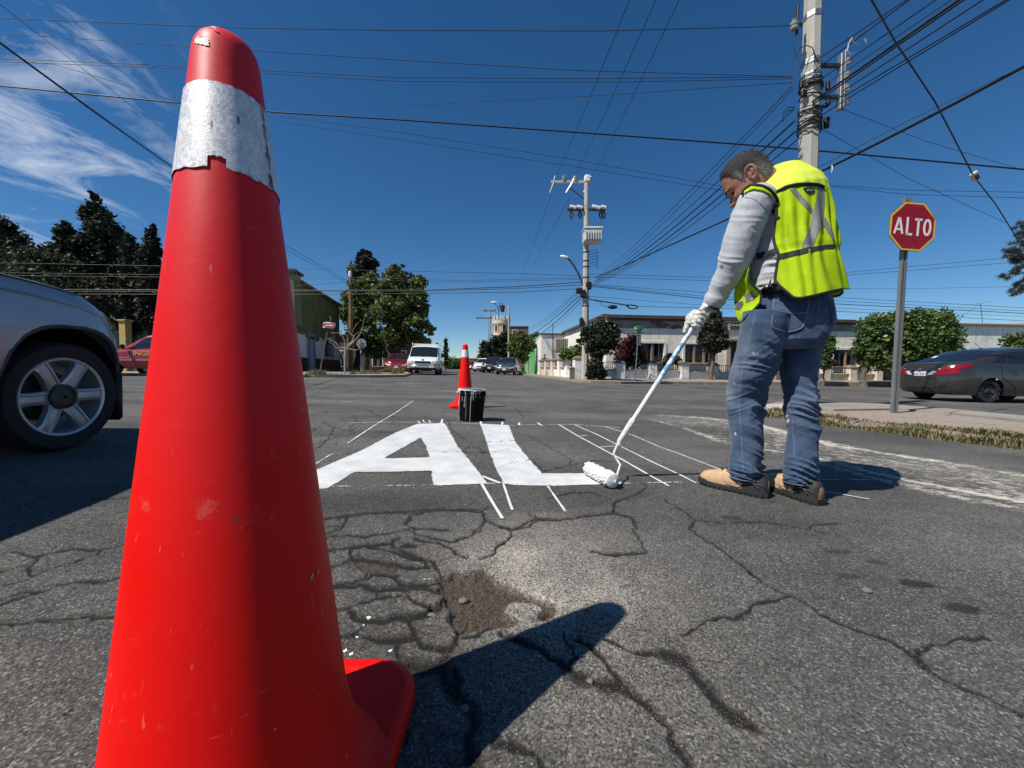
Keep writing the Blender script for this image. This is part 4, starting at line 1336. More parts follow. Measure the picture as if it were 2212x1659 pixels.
for da in (-.62,.42,1.4):
 a = math.atan2(-1,-.05) + da
 e_ = V(math.cos(a), math.sin(a),0)
 c_ = V(tw.x, tw.y, (zz1 + zt - 1.9) / 2 + .2) + e_ * tr_ * .93
 b = MB()
 b.bevbox(c_, (.2,1.0,1.9),.05,(e_, V(-e_.y, e_.x, 0), V(0,0,1)))
 f = b.build('window', ring_m, tower, smooth=0)
 b = MB()
 b.box(c_ + e_ * .1,(.04,.6,1.4),(e_, V(-e_.y, e_.x, 0), V(0,0,1)))
 b.build('pane', glass_dark, f, smooth=0)
simple_house('dark gabled building just right of the round tower', W(1092,800,86) * V(1,1,0) if False else V(W(1093,700,86).x, 86,0), V(1,0,0),5.,
   V(0,6,0),-.5, W(1100,706,86).z, M('dark_brown_wall', (.16,.11,.08),.9),[(1.5,2.5,7.2,9.)])
# ---- trees and shrubs
def leaf_mat(name, c0, c1, rough=.55, trans=.25):
 m, t, p = newmat(name)
 a = attr(t, 'tone')
 c = mixc(t, a, c0, c1)
 t.links.new(c, p.inputs['Base Color'])
 p.inputs['Roughness'].default_value = rough
 p.inputs['Specular IOR Level'].default_value = .35
 tl = mk(t, 'ShaderNodeBsdfTranslucent', {0: c})
 mx = mk(t, 'ShaderNodeMixShader', {0: trans, 1: p, 2: tl})
 t.links.new(mx.outputs[0], t.nodes['Material Output'].inputs[0])
 return m
L_DARK = leaf_mat('dark_conifer_needles', (.016,.024,.012,1),(.045,.058,.028,1),.7,.1)
L_CYP = leaf_mat('cypress_needles', (.014,.018,.012,1),(.034,.04,.022,1),.75,.08)
L_MID = leaf_mat('broad_green_leaves', (.045,.08,.018,1),(.17,.23,.05,1))
L_EUC = leaf_mat('olive_green_leaves', (.045,.07,.02,1),(.19,.23,.065,1))
L_FIC = leaf_mat('glossy_ficus_leaves', (.04,.07,.018,1),(.15,.225,.06,1),.4)
L_RED = leaf_mat('bougainvillea_bracts', (.06,.035,.03,1),(.34,.05,.09,1),.6)
L_PINE = leaf_mat('grey_pine_needles', (.03,.042,.025,1),(.085,.10,.06,1),.7,.1)
BARK = M('grey_brown_bark', (.13,.10,.08),.95, var=.35, scale=12, bump=.6, bscale=30)
BARK_D = M('dark_bark', (.05,.04,.032),.95, var=.35, scale=12, bump=.6, bscale=30)
def crown(name, blobs, n, size, mat, parent, clump=26, spread=.16, shell=.55, elong=1.5, droop=0., gapf=.0):
 """blobs: (centre, (rx, ry, rz), weight); leaf-sized diamonds gathered in clumps through the volume"""
 wts = np.array([b_[2] for b_ in blobs], float)
 wts /= wts.sum()
 nc = max(8, n // clump)
 cc, rr, tn = [],[],[]
 pick = rng.choice(len(blobs), nc, p=wts)
 for k in pick:
  c_, r_, _ = blobs[k]
  d = rng.normal(size=3)
  d /= np.linalg.norm(d)
  rad = (shell + (1 - shell) * rng.random()) * rng.uniform(.86,1.08)
  if rng.random() < .3:
   rad = rng.random() ** .5
  cc.append(np.array(c_) + d * np.array(r_) * rad)
  rr.append(np.mean(r_))
  tn.append(rng.normal(.45,.22))
 cc, rr, tn = np.array(cc), np.array(rr), np.array(tn)
 idx = rng.integers(0, nc, n)
 pos = cc[idx] + rng.normal(size=(n, 3)) * (np.array(rr)[idx] * spread)[:, None]
 tone = np.clip(tn[idx] + rng.normal(0,.16, n),0,1)
 a = rng.normal(size=(n, 3))
 a[:, 2] = a[:, 2] * .6 - droop
 a /= np.linalg.norm(a, axis=1)[:, None]
 b_ = np.cross(a, rng.normal(size=(n, 3)))
 b_ /= np.linalg.norm(b_, axis=1)[:, None]
 s = (size * rng.uniform(.6,1.35, n))[:, None]
 vs = np.stack([pos - a * s * elong * .5, pos + b_ * s * .5, pos + a * s * elong * .5, pos - b_ * s * .5],1).reshape(-1,3)
 q = np.arange(n * 4).reshape(n, 4)
 return np_mesh(name, vs, q, mat, parent, attrs=dict(tone=np.repeat(tone, 4)), smooth=False)
def limbs(name, base, top, r0, spec, mat, parent):
 """tapered trunk with limbs to the given points"""
 b = MB()
 base, top = Vector(base), Vector(top)
 n = 7
 pts = [base.lerp(top, k / n) + V(random.uniform(-1,1), random.uniform(-1,1),0) * r0 * .5 * (0 < k < n) for k in range(n + 1)]
 b.tube(pts, [r0 * (1.35 if k == 0 else 1) * (1 - .72 * k / n) for k in range(n + 1)],9)
 for e_ in spec:
  e_ = Vector(e_)
  f = random.uniform(.4,.9)
  a = pts[max(2, int(f * n))]
  md = a.lerp(e_, .5) + V(0,0,.12 * (e_ - a).length)
  b.tube([a, md, e_],[r0 * .42, r0 * .26, r0 * .07],6)
 return b.build(name, mat, parent)
def tree(name, label, cat, base, h_trunk, r0, blobs, n, size, mat, bark=BARK, group=None, **kw):
 base = Vector(base)
 t_ = thing(name, label, cat, base, group)
 ends = []
 for c_, r_, _ in blobs:
  for _k in range(2):
   d = rng.normal(size=3)
   d /= np.linalg.norm(d)
   ends.append(np.array(c_) + d * np.array(r_) * .7)
 limbs('trunk', base + V(0,0,-.1), base + V(0,0, h_trunk), r0, ends, bark, t_)
 crown('crown', blobs, n, size, mat, t_, **kw)
 return t_
def blobpx(u, v, d, ru, rv, w=1., depth=None):
 c = W(u, v, d)
 k = d / FP
 return (tuple(c),(ru * k, (depth or ru) * k, rv * k), w)
def z1p(x, y):
 return x * .4167,388.8 + y * .4167
def gbase(u, d):
 p_ = W(u, 800, d)
 return V(p_.x, d, gz(p_.x))
def bl1(lst, d):
 return [blobpx(*z1p(x, y), d, rx * .4167, ry * .4167, w) for x, y, rx, ry, w in lst]
tree('conifer_tree', 'tallest dark conifer with a pointed crown, rising left of the tall traffic cone', 'tree', gbase(205,31),9,.35,
 bl1([(485,125,22,55,.5),(500,190,60,70,1),(525,270,85,80,1.6),(520,380,110,100,2.2),(470,470,120,110,2),(560,520,110,120,2),(545,640,110,100,1.6)],31),
 15000,.18, L_DARK, BARK_D, 'dark conifers behind the garden wall', clump=34, spread=.15, elong=1.8, droop=.3)
tree('conifer_tree', 'shaggy dark conifer with a drooping tip just left of the tallest conifer', 'tree', gbase(142,30),6,.3,
 bl1([(338,235,22,25,.3),(335,280,42,45,.7),(360,350,60,60,1),(410,330,45,40,.7),(340,440,90,90,1.6),(330,560,110,110,2)],30),
 8000,.18, L_DARK, BARK_D, 'dark conifers behind the garden wall', clump=32, spread=.15, elong=1.8, droop=.3)
tree('conifer_tree', 'narrow dark conifer between the tallest conifer and the multi-spired cypress', 'tree', gbase(282,30),6,.3,
 bl1([(672,310,16,35,.4),(680,370,40,55,.9),(700,450,60,70,1.3),(720,570,75,110,2),(700,700,80,100,1.6)],30),
 7000,.18, L_DARK, BARK_D, 'dark conifers behind the garden wall', clump=20, spread=.2, elong=1.8, droop=.3)
tree('cypress_tree', 'multi-spired dark cypress touching the left edge of the tall cone', 'tree', gbase(330,29),7,.25,
 bl1([(795,275,9,45,.5),(765,300,11,50,.5),(815,340,9,40,.4),(785,390,42,90,1.6),(790,530,55,130,2.4),(800,680,70,120,2)],29),
 8000,.15, L_CYP, BARK_D, 'dark conifers behind the garden wall', clump=24, spread=.14, elong=2.2, droop=-.5)
tree('broadleaf_tree', 'dark broad tree at the far left behind the silver car', 'tree', gbase(20,29),4,.35,
 bl1([(20,250,45,60,.7),(-40,240,60,70,.8),(60,330,70,60,1),(40,420,150,90,2.4),(180,440,130,80,2),(60,540,200,90,2),(-120,420,140,160,2)],29),
 12000,.2, L_DARK, BARK_D, clump=24, spread=.2)
tree('broadleaf_tree', 'olive tinged hedge-like tree under the conifers, crossed by cables', 'tree', gbase(100,26.5),3,.25,
 bl1([(240,430,110,50,1.4),(180,520,170,70,2),(330,560,170,70,2),(440,640,130,70,1.6),(80,560,150,80,1.6)],26.5),
 11000,.16, leaf_mat('dusk_green_leaves', (.02,.03,.012,1),(.055,.065,.03,1)), BARK_D, clump=26, spread=.2)
def z2(x, y):
 return (640 + x / 3.456) / 1.15732,(560 + y / 3.456) / 1.15732
def bl2(lst, d):
 return [blobpx(*z2(x, y), d, rx * .25, ry * .25, w) for x, y, rx, ry, w in lst]
tree('conifer_tree', 'tall rounded black-green conifer rising behind the wooden pole', 'tree', gbase(788,40),11,.35,
 bl2([(940,265,50,40,.8),(960,330,85,70,1.6),(950,420,95,80,1.8),(880,470,60,60,.9),(820,410,22,40,.35),(815,500,22,22,.25),(950,540,90,90,1.4)],40),
 9000,.22, L_CYP, BARK_D, clump=22, spread=.13, elong=1.4)
tree('broadleaf_tree', 'large leafy green tree over the red parked sedan, left of the white van', 'tree', gbase(845,33),5,.4,
 bl2([(1220,380,50,45,.7),(1210,460,100,70,1.5),(1400,520,75,70,1.),(1340,450,22,22,.2),(1430,465,24,22,.2),(1180,580,150,90,2.2),(1350,640,130,100,2),(1440,740,60,70,.8),
  (1180,740,200,110,2.6),(1330,850,150,110,2.),(1500,920,45,45,.5),(1230,960,150,90,1.6),(1380,990,90,60,.9)],33),
 21000,.17, L_EUC, BARK_D, clump=38, spread=.125, shell=.6)
tree('broadleaf_tree', 'bushy yellow-green tree behind the bare sapling and wooden pole', 'tree', gbase(772,35),4,.35,
 bl2([(990,480,60,50,.8),(930,560,110,70,1.5),(850,650,100,80,1.6),(1020,620,110,90,1.6),(800,760,80,60,1.2),(900,800,150,110,2.2),(960,960,170,110,2),(1040,1080,130,80,1.2)],35),
 16000,.18, L_MID, BARK_D, clump=20, spread=.18, shell=.6)
for u, v, ru, lab in ((963,733,3.5, 'single slim dark cypress spire right of the white van'),(944,742,2.4, 'small dark cypress tip just over the van roof'),
     (927,731,2.2, 'slim cypress tip behind the crown left of the van roof rack')):
 d = 70
 tree('cypress_tree', lab, 'tree', gbase(u, d),3,.12,[blobpx(u, v + 12, d, ru * .6,14,1), blobpx(u, v + 35, d, ru, 28,2)],900,.22, L_CYP, BARK_D,
  'slim cypresses far up the street', clump=14, spread=.2, elong=2)
for u_, d_, w_, h_, lab in ((975,118,22,13, 'far hazy tree mass closing the street just right of the van'),(1003,126,16,15, 'far rounded tree behind the small orange cone'),(1030,112,12,10, 'far low tree beside the pink house')):
 tree('far_tree', lab, 'tree', gbase(u_, d_),2.5,.25,[blobpx(u_, 795 - h_ * .9, d_, w_ * .6, h_ * .7,1), blobpx(u_ + 4,795 - h_ * .4, d_, w_, h_ * .6,1.5)],1500,.6, L_MID, BARK_D, 'far trees at the end of the street', clump=16, spread=.2)
tree('hedge_tree', 'dark rounded street tree over the black and white parked SUVs', 'tree', gbase(1075,52),2,.25,
 [blobpx(*z3p(x, y),52, rx * .25, ry * .25, w) for x, y, rx, ry, w in ((360,850,70,60,1.2),(330,920,60,70,1.),(420,830,60,70,1.1),(500,790,55,80,1.),(480,900,90,80,1.6),(400,950,100,60,1.4))],
 8000,.24, L_CYP, BARK_D, 'clipped street trees beyond the corner', clump=24, spread=.17)
tree('hedge_tree', 'brighter green street tree beside the bright green house front', 'tree', gbase(1128,38),2,.18,
 [blobpx(*z3p(x, y),38, rx * .25, ry * .25, w) for x, y, rx, ry, w in ((620,790,70,60,1.2),(680,830,70,70,1.2),(600,880,70,70,1.2),(640,930,60,60,1.),(560,840,45,50,.7))],
 7000,.17, L_MID, BARK_D, 'clipped street trees beyond the corner', clump=22, spread=.18)
pt = gbase(1297,19.4)
tree('street_tree', 'dark round street tree beside the pole with the transformer', 'tree', pt, 1.9,.16,
 [blobpx(*z3p(x, y),19.4, rx * .25, ry * .25, w) for x, y, rx, ry, w in ((1340,700,105,70,1.4),(1340,790,140,95,2.4),(1420,760,65,75,1.),(1210,740,60,50,.6),(1150,800,30,35,.2),(1300,880,90,60,1.1),(1400,690,60,50,.6))],
 6500,.115, leaf_mat('dark_glossy_leaves', (.014,.022,.010,1),(.05,.062,.03,1),.35,.12), BARK_D, clump=16, spread=.2, shell=.6)
crown_base = thing('shrub', 'dark leafy shrub round the foot of the street tree by the transformer pole', 'shrub', pt)
crown('foliage', [blobpx(*z3p(x, y),19.2, rx * .25, ry * .25, w) for x, y, rx, ry, w in ((1270,1050,65,85,1.4),(1330,1090,45,60,.8),(1240,1100,35,45,.5))],2600,.10, L_CYP, crown_base, clump=16, spread=.2)
limbs('stem', pt + V(-.1,-.15,0), pt + V(-.1,-.15,1.2),.05,[], BARK_D, crown_base)
for args in (('green shrub over the side wall left of the transformer pole', 24,((1070,910,90,40,1.4),(1010,930,50,35,.6),(1130,890,45,45,.7)), L_MID, 2600),
   ('low dark shrub in the yard behind the second pillar', 22.4,((1940,960,60,45,1),(1900,990,40,30,.5)), L_DARK, 1200)):
 lab, d, lst, mt, n = args
 c_ = gbase(z3p(lst[0][0],900)[0], d)
 s_ = thing('shrub', lab, 'shrub', c_)
 crown('foliage', [blobpx(*z3p(x, y), d, rx * .25, ry * .25, w) for x, y, rx, ry, w in lst], n, .12, mt, s_, clump=16, spread=.2)
 limbs('stem', c_, c_ + V(0,0,.8),.05,[bl for bl in [blobpx(*z3p(x, y), d, 1,1,1)[0] for x, y, *_ in lst]], BARK_D, s_)
bs = gbase(z3p(1560,900)[0],22.3)
bg_ = thing('bougainvillea', 'bougainvillea with magenta red bracts in the yard behind the street name sign', 'shrub', bs)
crown('blossom', [blobpx(*z3p(x, y),22.3, rx * .25, ry * .25, w) for x, y, rx, ry, w in ((1590,800,60,40,1),(1560,850,90,50,1.4),(1640,880,70,50,1.),(1530,910,80,50,1.),(1650,930,50,40,.6))],
 3000,.10, L_RED, bg_, clump=12, spread=.2)
crown('foliage', [blobpx(*z3p(x, y),22.5, rx * .25, ry * .25, w) for x, y, rx, ry, w in ((1560,900,110,60,1),(1600,960,120,50,1),(1500,930,60,60,.6))],3000,.11, L_DARK, bg_, clump=14, spread=.2)
limbs('stem', bs, bs + V(0,0,1.1),.08,[blobpx(*z3p(1590,820),22.3,1,1)[0], blobpx(*z3p(1520,900),22.3,1,1)[0]], BARK_D, bg_)
jb = gbase(z4p(205,500)[0],21.5)
tree('juniper_tree', 'scraggly brownish juniper in front of the stone doorway, behind the raised hand', 'tree', jb, 3.3,.14,
 [blobpx(*z4p(x, y),21.5, rx * .336, ry * .336, w) for x, y, rx, ry, w in ((225,240,35,45,.6),(200,300,60,45,1),(240,350,55,45,.9),(190,380,70,45,1.1),(215,430,60,40,.9),(270,420,45,30,.5),(160,350,30,25,.3))],
 5500,.12, leaf_mat('brown_green_sprays', (.035,.032,.018,1),(.085,.075,.042,1),.8,.1), BARK, clump=14, spread=.17, elong=1.8)
for lab, d, us, base_u, n in (('round clipped ficus tree with a pale trunk left of the stop sign post', 20.5,
       ((1290,300,120,80,1.5),(1230,400,90,100,1.4),(1370,400,120,120,1.8),(1290,500,130,80,1.6),(1200,470,60,70,.8),(1400,260,80,60,.9)), z4p(1185,600)[0],9000),
       ('round clipped ficus tree over the roof of the grey sedan', 20.2,
       ((1500,260,110,70,1.4),(1620,270,110,80,1.5),(1560,370,160,110,2.2),(1700,370,95,90,1.3),(1600,470,150,70,1.6),(1720,430,60,60,.8),(1450,440,90,100,1.2)), z4p(1590,600)[0],10000)):
 tree('ficus_tree', lab, 'tree', gbase(base_u, d),1.6,.16,[blobpx(*z4p(x, y), d, rx * .336, ry * .336, w) for x, y, rx, ry, w in us], n, .125, L_FIC, BARK,
  'round ficus trees along the far pavement', clump=18, spread=.13, shell=.72, elong=1.3)
tree('ficus_tree', 'small ficus with a narrow crown beside the low wall, next to the jeans', 'tree', gbase(z4p(925,600)[0],20.6),1.3,.08,
 [blobpx(*z4p(x, y),20.6, rx * .336, ry * .336, w) for x, y, rx, ry, w in ((940,430,50,60,1),(925,510,55,60,1),(950,390,35,35,.5))],2600,.11, L_FIC, BARK,
 'round ficus trees along the far pavement', clump=16, spread=.15, shell=.65)
tree('ficus_tree', 'leafy green shrub tree cut by the right edge, above the sedan roof', 'tree', gbase(2218,21),1.8,.1,
 [blobpx(2205,740,21,28,20,1), blobpx(2235,745,21,40,34,1.4), blobpx(2225,775,21,40,25,1)],3000,.12, L_FIC, BARK, 'round ficus trees along the far pavement', clump=16, spread=.16)
def z5b(x, y):
 return (780 + x / 9.219) / 1.15732,(780 + y / 9.219) / 1.15732
sb = gbase(z5b(755,1330)[0],20.3)
sap = thing('bare_sapling', 'leafless pruned sapling with twisting grey branches in front of the wooden pole', 'tree', sb)
sap_m = M('pale_bare_bark', (.27,.225,.19),.9, var=.25, bump=.4)
P5 = lambda x, y, d=20.3: W(*z5b(x, y), d)
b = MB()
b.tube([V(sb.x, sb.y, sb.z - .1), P5(765,1000), P5(770,830)],[.055,.05,.05],7)
b.build('trunk', sap_m, sap)
for i, (pts, r0) in enumerate(((((770,850),(760,740),(745,640),(690,530),(630,420)),.04),(((770,840),(830,760),(930,690),(970,560),(900,520),(850,430),(765,270)),.04),
       (((800,830),(950,700),(1060,580),(1130,480),(1130,400),(1240,430),(1350,335)),.035),(((1130,480),(1170,340),(1190,200),(1260,10)),.022),
       (((770,830),(700,810),(620,820),(550,700),(400,640)),.03),(((770,850),(870,850),(990,885),(1110,850)),.025),
       (((600,830),(560,830),(480,730),(390,680)),.016),(((770,860),(680,910),(620,840)),.018),(((620,850),(690,970),(735,1110)),.012),
       (((690,460),(540,485),(420,480)),.016),(((680,460),(690,330),(685,180)),.014),(((740,440),(740,340),(715,200)),.01),(((960,700),(1030,770),(1110,840)),.018),
       (((970,560),(1010,500),(1100,460)),.018),(((930,460),(1000,330),(1075,240)),.012),(((1000,330),(1010,250)),.008),(((860,800),(820,650),(820,540)),.014),
       (((520,690),(500,520),(490,400)),.01),(((850,820),(930,690)),.02),(((440,200),(430,130),(400,90)),.008),(((830,300),(820,100)),.008))):
 b = MB()
 q = [P5(x, y, 20.3 + .25 * math.sin(i * 2.1) * (k / len(pts))) for k, (x, y) in enumerate(pts)]
 b.tube(q, [r0 * (1 - .7 * k / (len(q) - 1)) + .005 for k in range(len(q))],5)
 b.build('branch', sap_m, sap)
pd = 10.5
pb = V(17.2,11.2, gz(17.2))
pine = thing('pine_tree', 'pine tree whose long needled boughs hang in at the right edge', 'tree', pb)
boughs = [(2218,520),(2195,545),(2225,575),(2190,592),(2215,610),(2212,490),(2240,540),(2260,590)]
limbs('trunk', pb, pb + V(0,0,7.5),.22,[W(u + 4, v, pd) for u, v in boughs], BARK, pine)
vs, tn = [],[]
for (u, v) in boughs + [(2205,565),(2222,500),(2182,540),(2200,620),(2210,555)]:
 c_ = np.array(W(u, v, pd + rng.normal(0,.2)))
 for _k in range(7):
  c2 = c_ + rng.normal(size=3) * .10
  main = rng.normal(size=3) * .5 + np.array([-.7,-.1,.1])
  main /= np.linalg.norm(main)
  for _n in range(90):
   d_ = main * .5 + rng.normal(size=3) * .55
   d_ /= np.linalg.norm(d_)
   o_ = c2 + main * rng.uniform(-.08,.08)
   le = rng.uniform(.07,.13)
   sd = np.cross(d_, [0,1,0.1])
   sd /= np.linalg.norm(sd) + 1e-6
   vs += [o_, o_ + d_ * le * .5 + sd * .006, o_ + d_ * le, o_ + d_ * le * .5 - sd * .006]
   tn += [min(1, max(0, rng.normal(.5,.3)))] * 4
np_mesh('needles', vs, np.arange(len(vs)).reshape(-1,4), L_PINE, pine, attrs=dict(tone=tn), smooth=False)
# ---- poles
def octo(b, x, y, z0, z1, d0, d1, rot=.2, mi=0, n=8):
 b.lathe([(d0 / 2, z0),(d1 / 2, z1)], n, (x, y, 0),(V(math.cos(rot), math.sin(rot),0), V(-math.sin(rot), math.cos(rot),0), V(0,0,1)), mi)
def text_obj(name, s, loc, right, up, size, mat, parent, ext=.001, sx=1., bold=0.):
 """flat lettering as a mesh; right/up = axes of the writing"""
 cu = bpy.data.curves.new(name, 'FONT')
 cu.body = s
 cu.align_x, cu.align_y = 'CENTER', 'CENTER'
 cu.size = size
 cu.extrude = ext
 cu.offset = bold
 cu.resolution_u = 4
 o = bpy.data.objects.new('tmp', cu)
 COL.objects.link(o)
 dg = bpy.context.evaluated_depsgraph_get()
 me = bpy.data.meshes.new_from_object(o.evaluated_get(dg))
 bpy.data.objects.remove(o)
 bpy.data.curves.remove(cu)
 me.name = name
 me.materials.clear()
 me.materials.append(mat)
 r = bpy.data.objects.new(name, me)
 COL.objects.link(r)
 right, up = Vector(right).normalized(), Vector(up).normalized()
 nn = right.cross(up)
 m = Matrix((right * sx, up, nn)).transposed().to_4x4()
 m.translation = Vector(loc)
 r.matrix_world = m
 if parent is not None:
  r.parent = parent
  r.matrix_parent_inverse = parent.matrix_basis.inverted()
 return r
porcelain = M('grey_porcelain', (.33,.33,.32),.25, var=.1)
def insulator(parent, c, ax=None, s=1.):
 b = MB()
 b.lathe([(.015 * s, -.07 * s),(.05 * s, -.06 * s),(.055 * s, -.03 * s),(.03 * s, -.015 * s),(.05 * s, .0),(.055 * s, .03 * s),(.03 * s, .045 * s),(.04 * s, .07 * s),(.01 * s, .08 * s)],12, c, ax)
 return b.build('insulator', porcelain, parent)
NPX, NPY = W(1732,800,7.0).x, 7.0
npole = thing('utility_pole', 'tall pale octagonal concrete pole rising behind the worker, wrapped in cables', 'utility pole', (NPX, NPY, gz(NPX)))
b = MB()
octo(b, NPX, NPY, gz(NPX) - .1,9.2,.355,.245,.35)
b.build('shaft', pole_concrete, npole, smooth=0)
text_obj('number', 'C-750-10', V(NPX, NPY, 0) + V(-.77,-.64,0) * .161 + V(-.045,.055, W(1718,355,7).z),(0,0,1),(-.64 * -1,-.77,0) if False else (.0,.0,0) if False else V(-.62,.78,0),
  .085, M('stencil_black', (.05,.05,.05),.8), npole)
for v in (35,41,135,141,165,176):
 z = W(1732, v, 7).z
 b = MB()
 r_ = (.355 - .0125 * z) / 2 + .006
 b.lathe([(r_, z - .025),(r_ + .006, z - .02),(r_ + .006, z + .02),(r_, z + .025)],8,(NPX, NPY, 0),(V(math.cos(.35), math.sin(.35),0), V(-math.sin(.35), math.cos(.35),0), V(0,0,1)))
 b.build('steel_band', steel, npole, smooth=0)
insulator(npole, W(1716,54,6.85), s=1.2)
b = MB()
b.bevbox(W(1722,42,6.86),(.03,.05,.5),.005)
b.bevbox(W(1725,54,6.9),(.12,.04,.05),.005)
b.build('bracket', dark_steel, npole, smooth=0)
zb1, zb2 = W(1790,140,7).z, W(1790,208,7).z
bx = W(1812,170,7.05)
for z in (zb1, zb2):
 b = MB()
 b.bevbox(V((NPX + bx.x) / 2 + .05,7.02, z),(bx.x - NPX - .05,.06,.06),.006)
 b.build('bracket_arm', dark_steel, npole, smooth=0)
b = MB()
b.bevbox(V(bx.x, 7.02,(zb1 + zb2) / 2 - .02),(.055,.1, zb1 - zb2 + .42),.008)
b.bevbox(V(bx.x + .05,7.0,(zb1 + zb2) / 2),(.02,.05, zb1 - zb2 + .5),.005)
b.build('rack', steel, npole, smooth=0)
for k in range(4):
 insulator(npole, V(bx.x + .1,6.99, zb2 - .1 + (zb1 - zb2 + .15) * k / 3), s=.9)
for i in range(26):
 v = random.choice((172,180,190,196,215,228,240,250,256,262,268,276,285))
 z = W(1732, v, 7).z
 r_ = (.355 - .0125 * z) / 2 + random.uniform(.008,.028)
 tilt = random.uniform(-.35,.35)
 ph = random.uniform(0,6.28)
 b = MB()
 n = 14
 b.tube([V(NPX + r_ * 1.04 * math.cos(a), NPY + r_ * 1.04 * math.sin(a), z + tilt * r_ * math.cos(a + ph) + random.uniform(-.015,.015)) for a in [ph + 2 * math.pi * k / n for k in range(n + random.choice((1,-4)))]],
  random.uniform(.006,.013),5)
 b.build('cable_loop', cable_mat, npole)
for i in range(9):
 c_ = V(NPX, NPY, W(1732, random.uniform(172,280),7).z) + V(random.choice((-1,1)) * random.uniform(.17,.26),-.1,0)
 b = MB()
 b.bevbox(c_, (random.uniform(.04,.1),.06, random.uniform(.06,.16)),.012)
 b.build('clamp', black_plastic, npole, smooth=0)
MPX, MPY = W(1264,800,20.2).x, 20.2
mp_ = thing('utility_pole', 'concrete pole carrying the grey transformer, crossarms and a curved lamp arm', 'utility pole', (MPX, MPY, gz(MPX)))
ztop = W(1270,383, MPY).z
b = MB()
octo(b, MPX, MPY, gz(MPX) - .1, ztop, .42,.24,.2)
b.build('shaft', pole_concrete, mp_, smooth=0)
P2 = lambda x, y, d=MPY: W((1300 + x / 2.767) / 1.15732,(400 + y / 2.767) / 1.15732, d)
gal = M('light_galvanised', (.55,.55,.54),.4,.2, var=.1)
b = MB()
ca, cb = P2(215,152), P2(490,152)
b.bevbox((ca + cb) / 2,((cb - ca).length, .1,.11),.01)
b.build('crossarm', gal, mp_, smooth=0)
b = MB()
b.tube([P2(335,185), P2(450,275)],.03,5)
b.build('brace', dark_steel, mp_)
b = MB()
b.bevbox(P2(465,133),(.3,.3,.36),.05)
b.build('pole_cap', white_paint, mp_)
for x in (305,385):
 insulator(mp_, P2(x, 128), s=2.2)
for (x0, y0, x1, y1) in ((245,110,205,230),(380,115,318,228),(492,115,440,225)):
 b = MB()
 b.tube([P2(x0, y0), P2((x0 + x1) / 2 + 6,(y0 + y1) / 2), P2(x1, y1)],[.05,.07,.04],6)
 b.build('cutout', porcelain, mp_)
b = MB()
ca, cb = P2(328,340), P2(592,348)
b.bevbox((ca + cb) / 2,((cb - ca).length, .12,.12),.01)
b.build('crossarm', dark_steel, mp_, smooth=0)
for (x, w) in ((365,45),(410,40),(525,60),(575,35)):
 b = MB()
 c_ = P2(x, 332)
 b.bevbox(c_ + V(0,-.12,0),(w / 2.767 / 1.157 / FP * MPY, .16,.14),.03,(V(.96,0,-.25), V(0,1,0), V(.25,0,.96)))
 b.build('cover', white_paint, mp_, smooth=0)
for x in (352,412,555,575):
 b = MB()
 b.tube([P2(x, 352), P2(x - 8,380), P2(x + 6,410), P2(x + 14,385), P2(x + 6,358)],.045,6)
 b.build('fuse', dark_steel, mp_)
tb = P2(486,553)
tw_ = 130 / 2.767 / 1.157 / FP * MPY
trn = M('transformer_grey', (.50,.51,.50),.5, var=.12)
b = MB()
b.bevbox(tb + V(0,-.45,0),(tw_ * .88,.7,.62),.05)
tr = b.build('transformer', trn, mp_, smooth=0)
b = MB()
b.bevbox(tb + V(0,-.45,.35),(tw_ * .95,.78,.08),.02)
b.build('lid', white_paint, tr, smooth=0)
for k in range(7):
 b = MB()
 b.bevbox(tb + V(-tw_ * .38 + tw_ * .76 * k / 6,-.84,-.02),(.045,.1,.46),.012)
 b.build('cooling_fin', trn, tr, smooth=0)
for x in (443,484,525):
 b = MB()
 b.lathe([(.06,0),(.075,.06),(.05,.1),(.07,.16),(.045,.2),(.05,.3),(.02,.34)],10, P2(x, 520) + V(0,-.45,0))
 b.build('bushing', dark_steel, tr)
for k in range(6):
 b = MB()
 c_ = P2(475,635 + k * 21, MPY - .25)
 b.tube([c_, c_ + V(.35,0,.12), c_ + V(.5,0,-.02), c_ + V(.38,0,-.12)],.012,4)
 b.build('cable_tail', cable_mat, mp_)
b = MB()
b.tube([P2(460,935), P2(430,850), P2(400,780), P2(370,725), P2(340,690), P2(322,678)],.05,7)
b.build('lamp_arm', dark_steel, mp_)
b = MB()
lc = P2(307,672)
b.ball(lc, (.24,.12,.085),14,8,(V(.95,-.1,-.3).normalized(), V(0,1,0), V(.3,0,.95)))
lh = b.build('lamp_head', white_paint, mp_)
b = MB()
b.ball(lc + V(.05,0,-.06),(.15,.09,.05),12,6,(V(.95,-.1,-.3).normalized(), V(0,1,0), V(.3,0,.95)))
b.build('lens', M('lamp_lens', (.4,.4,.38),.15), lh)
for (x, y, sx, sz) in ((410,905,.34,.3),(435,925,.3,.4),(480,870,.22,.4),(425,1120,.2,.45),(470,860,.2,.3)):
 b = MB()
 b.bevbox(P2(x, y, MPY - .2),(sx, .22, sz),.06)
 b.build('junction_box', black_plastic, mp_, smooth=0)
for y in (700,740,815,955,1010,640):
 z = P2(455, y).z
 b = MB()
 r_ = (.42 - .0165 * z) / 2 + .012
 b.lathe([(r_, z - .03),(r_, z + .03)],8,(MPX, MPY, 0))
 b.build('steel_band', dark_steel, mp_, smooth=0)
bin_c = gbase(z3p(1072,1100)[0],19.6)
u_ = thing('utility_box', 'small grey-brown utility box on the pavement left of the transformer pole', 'utility box', bin_c)
b = MB()
b.bevbox(bin_c + V(0,0,.35),(.24,.3,.62),.02)
b.build('case', M('box_brown_grey', (.13,.125,.10),.8), u_, smooth=0)
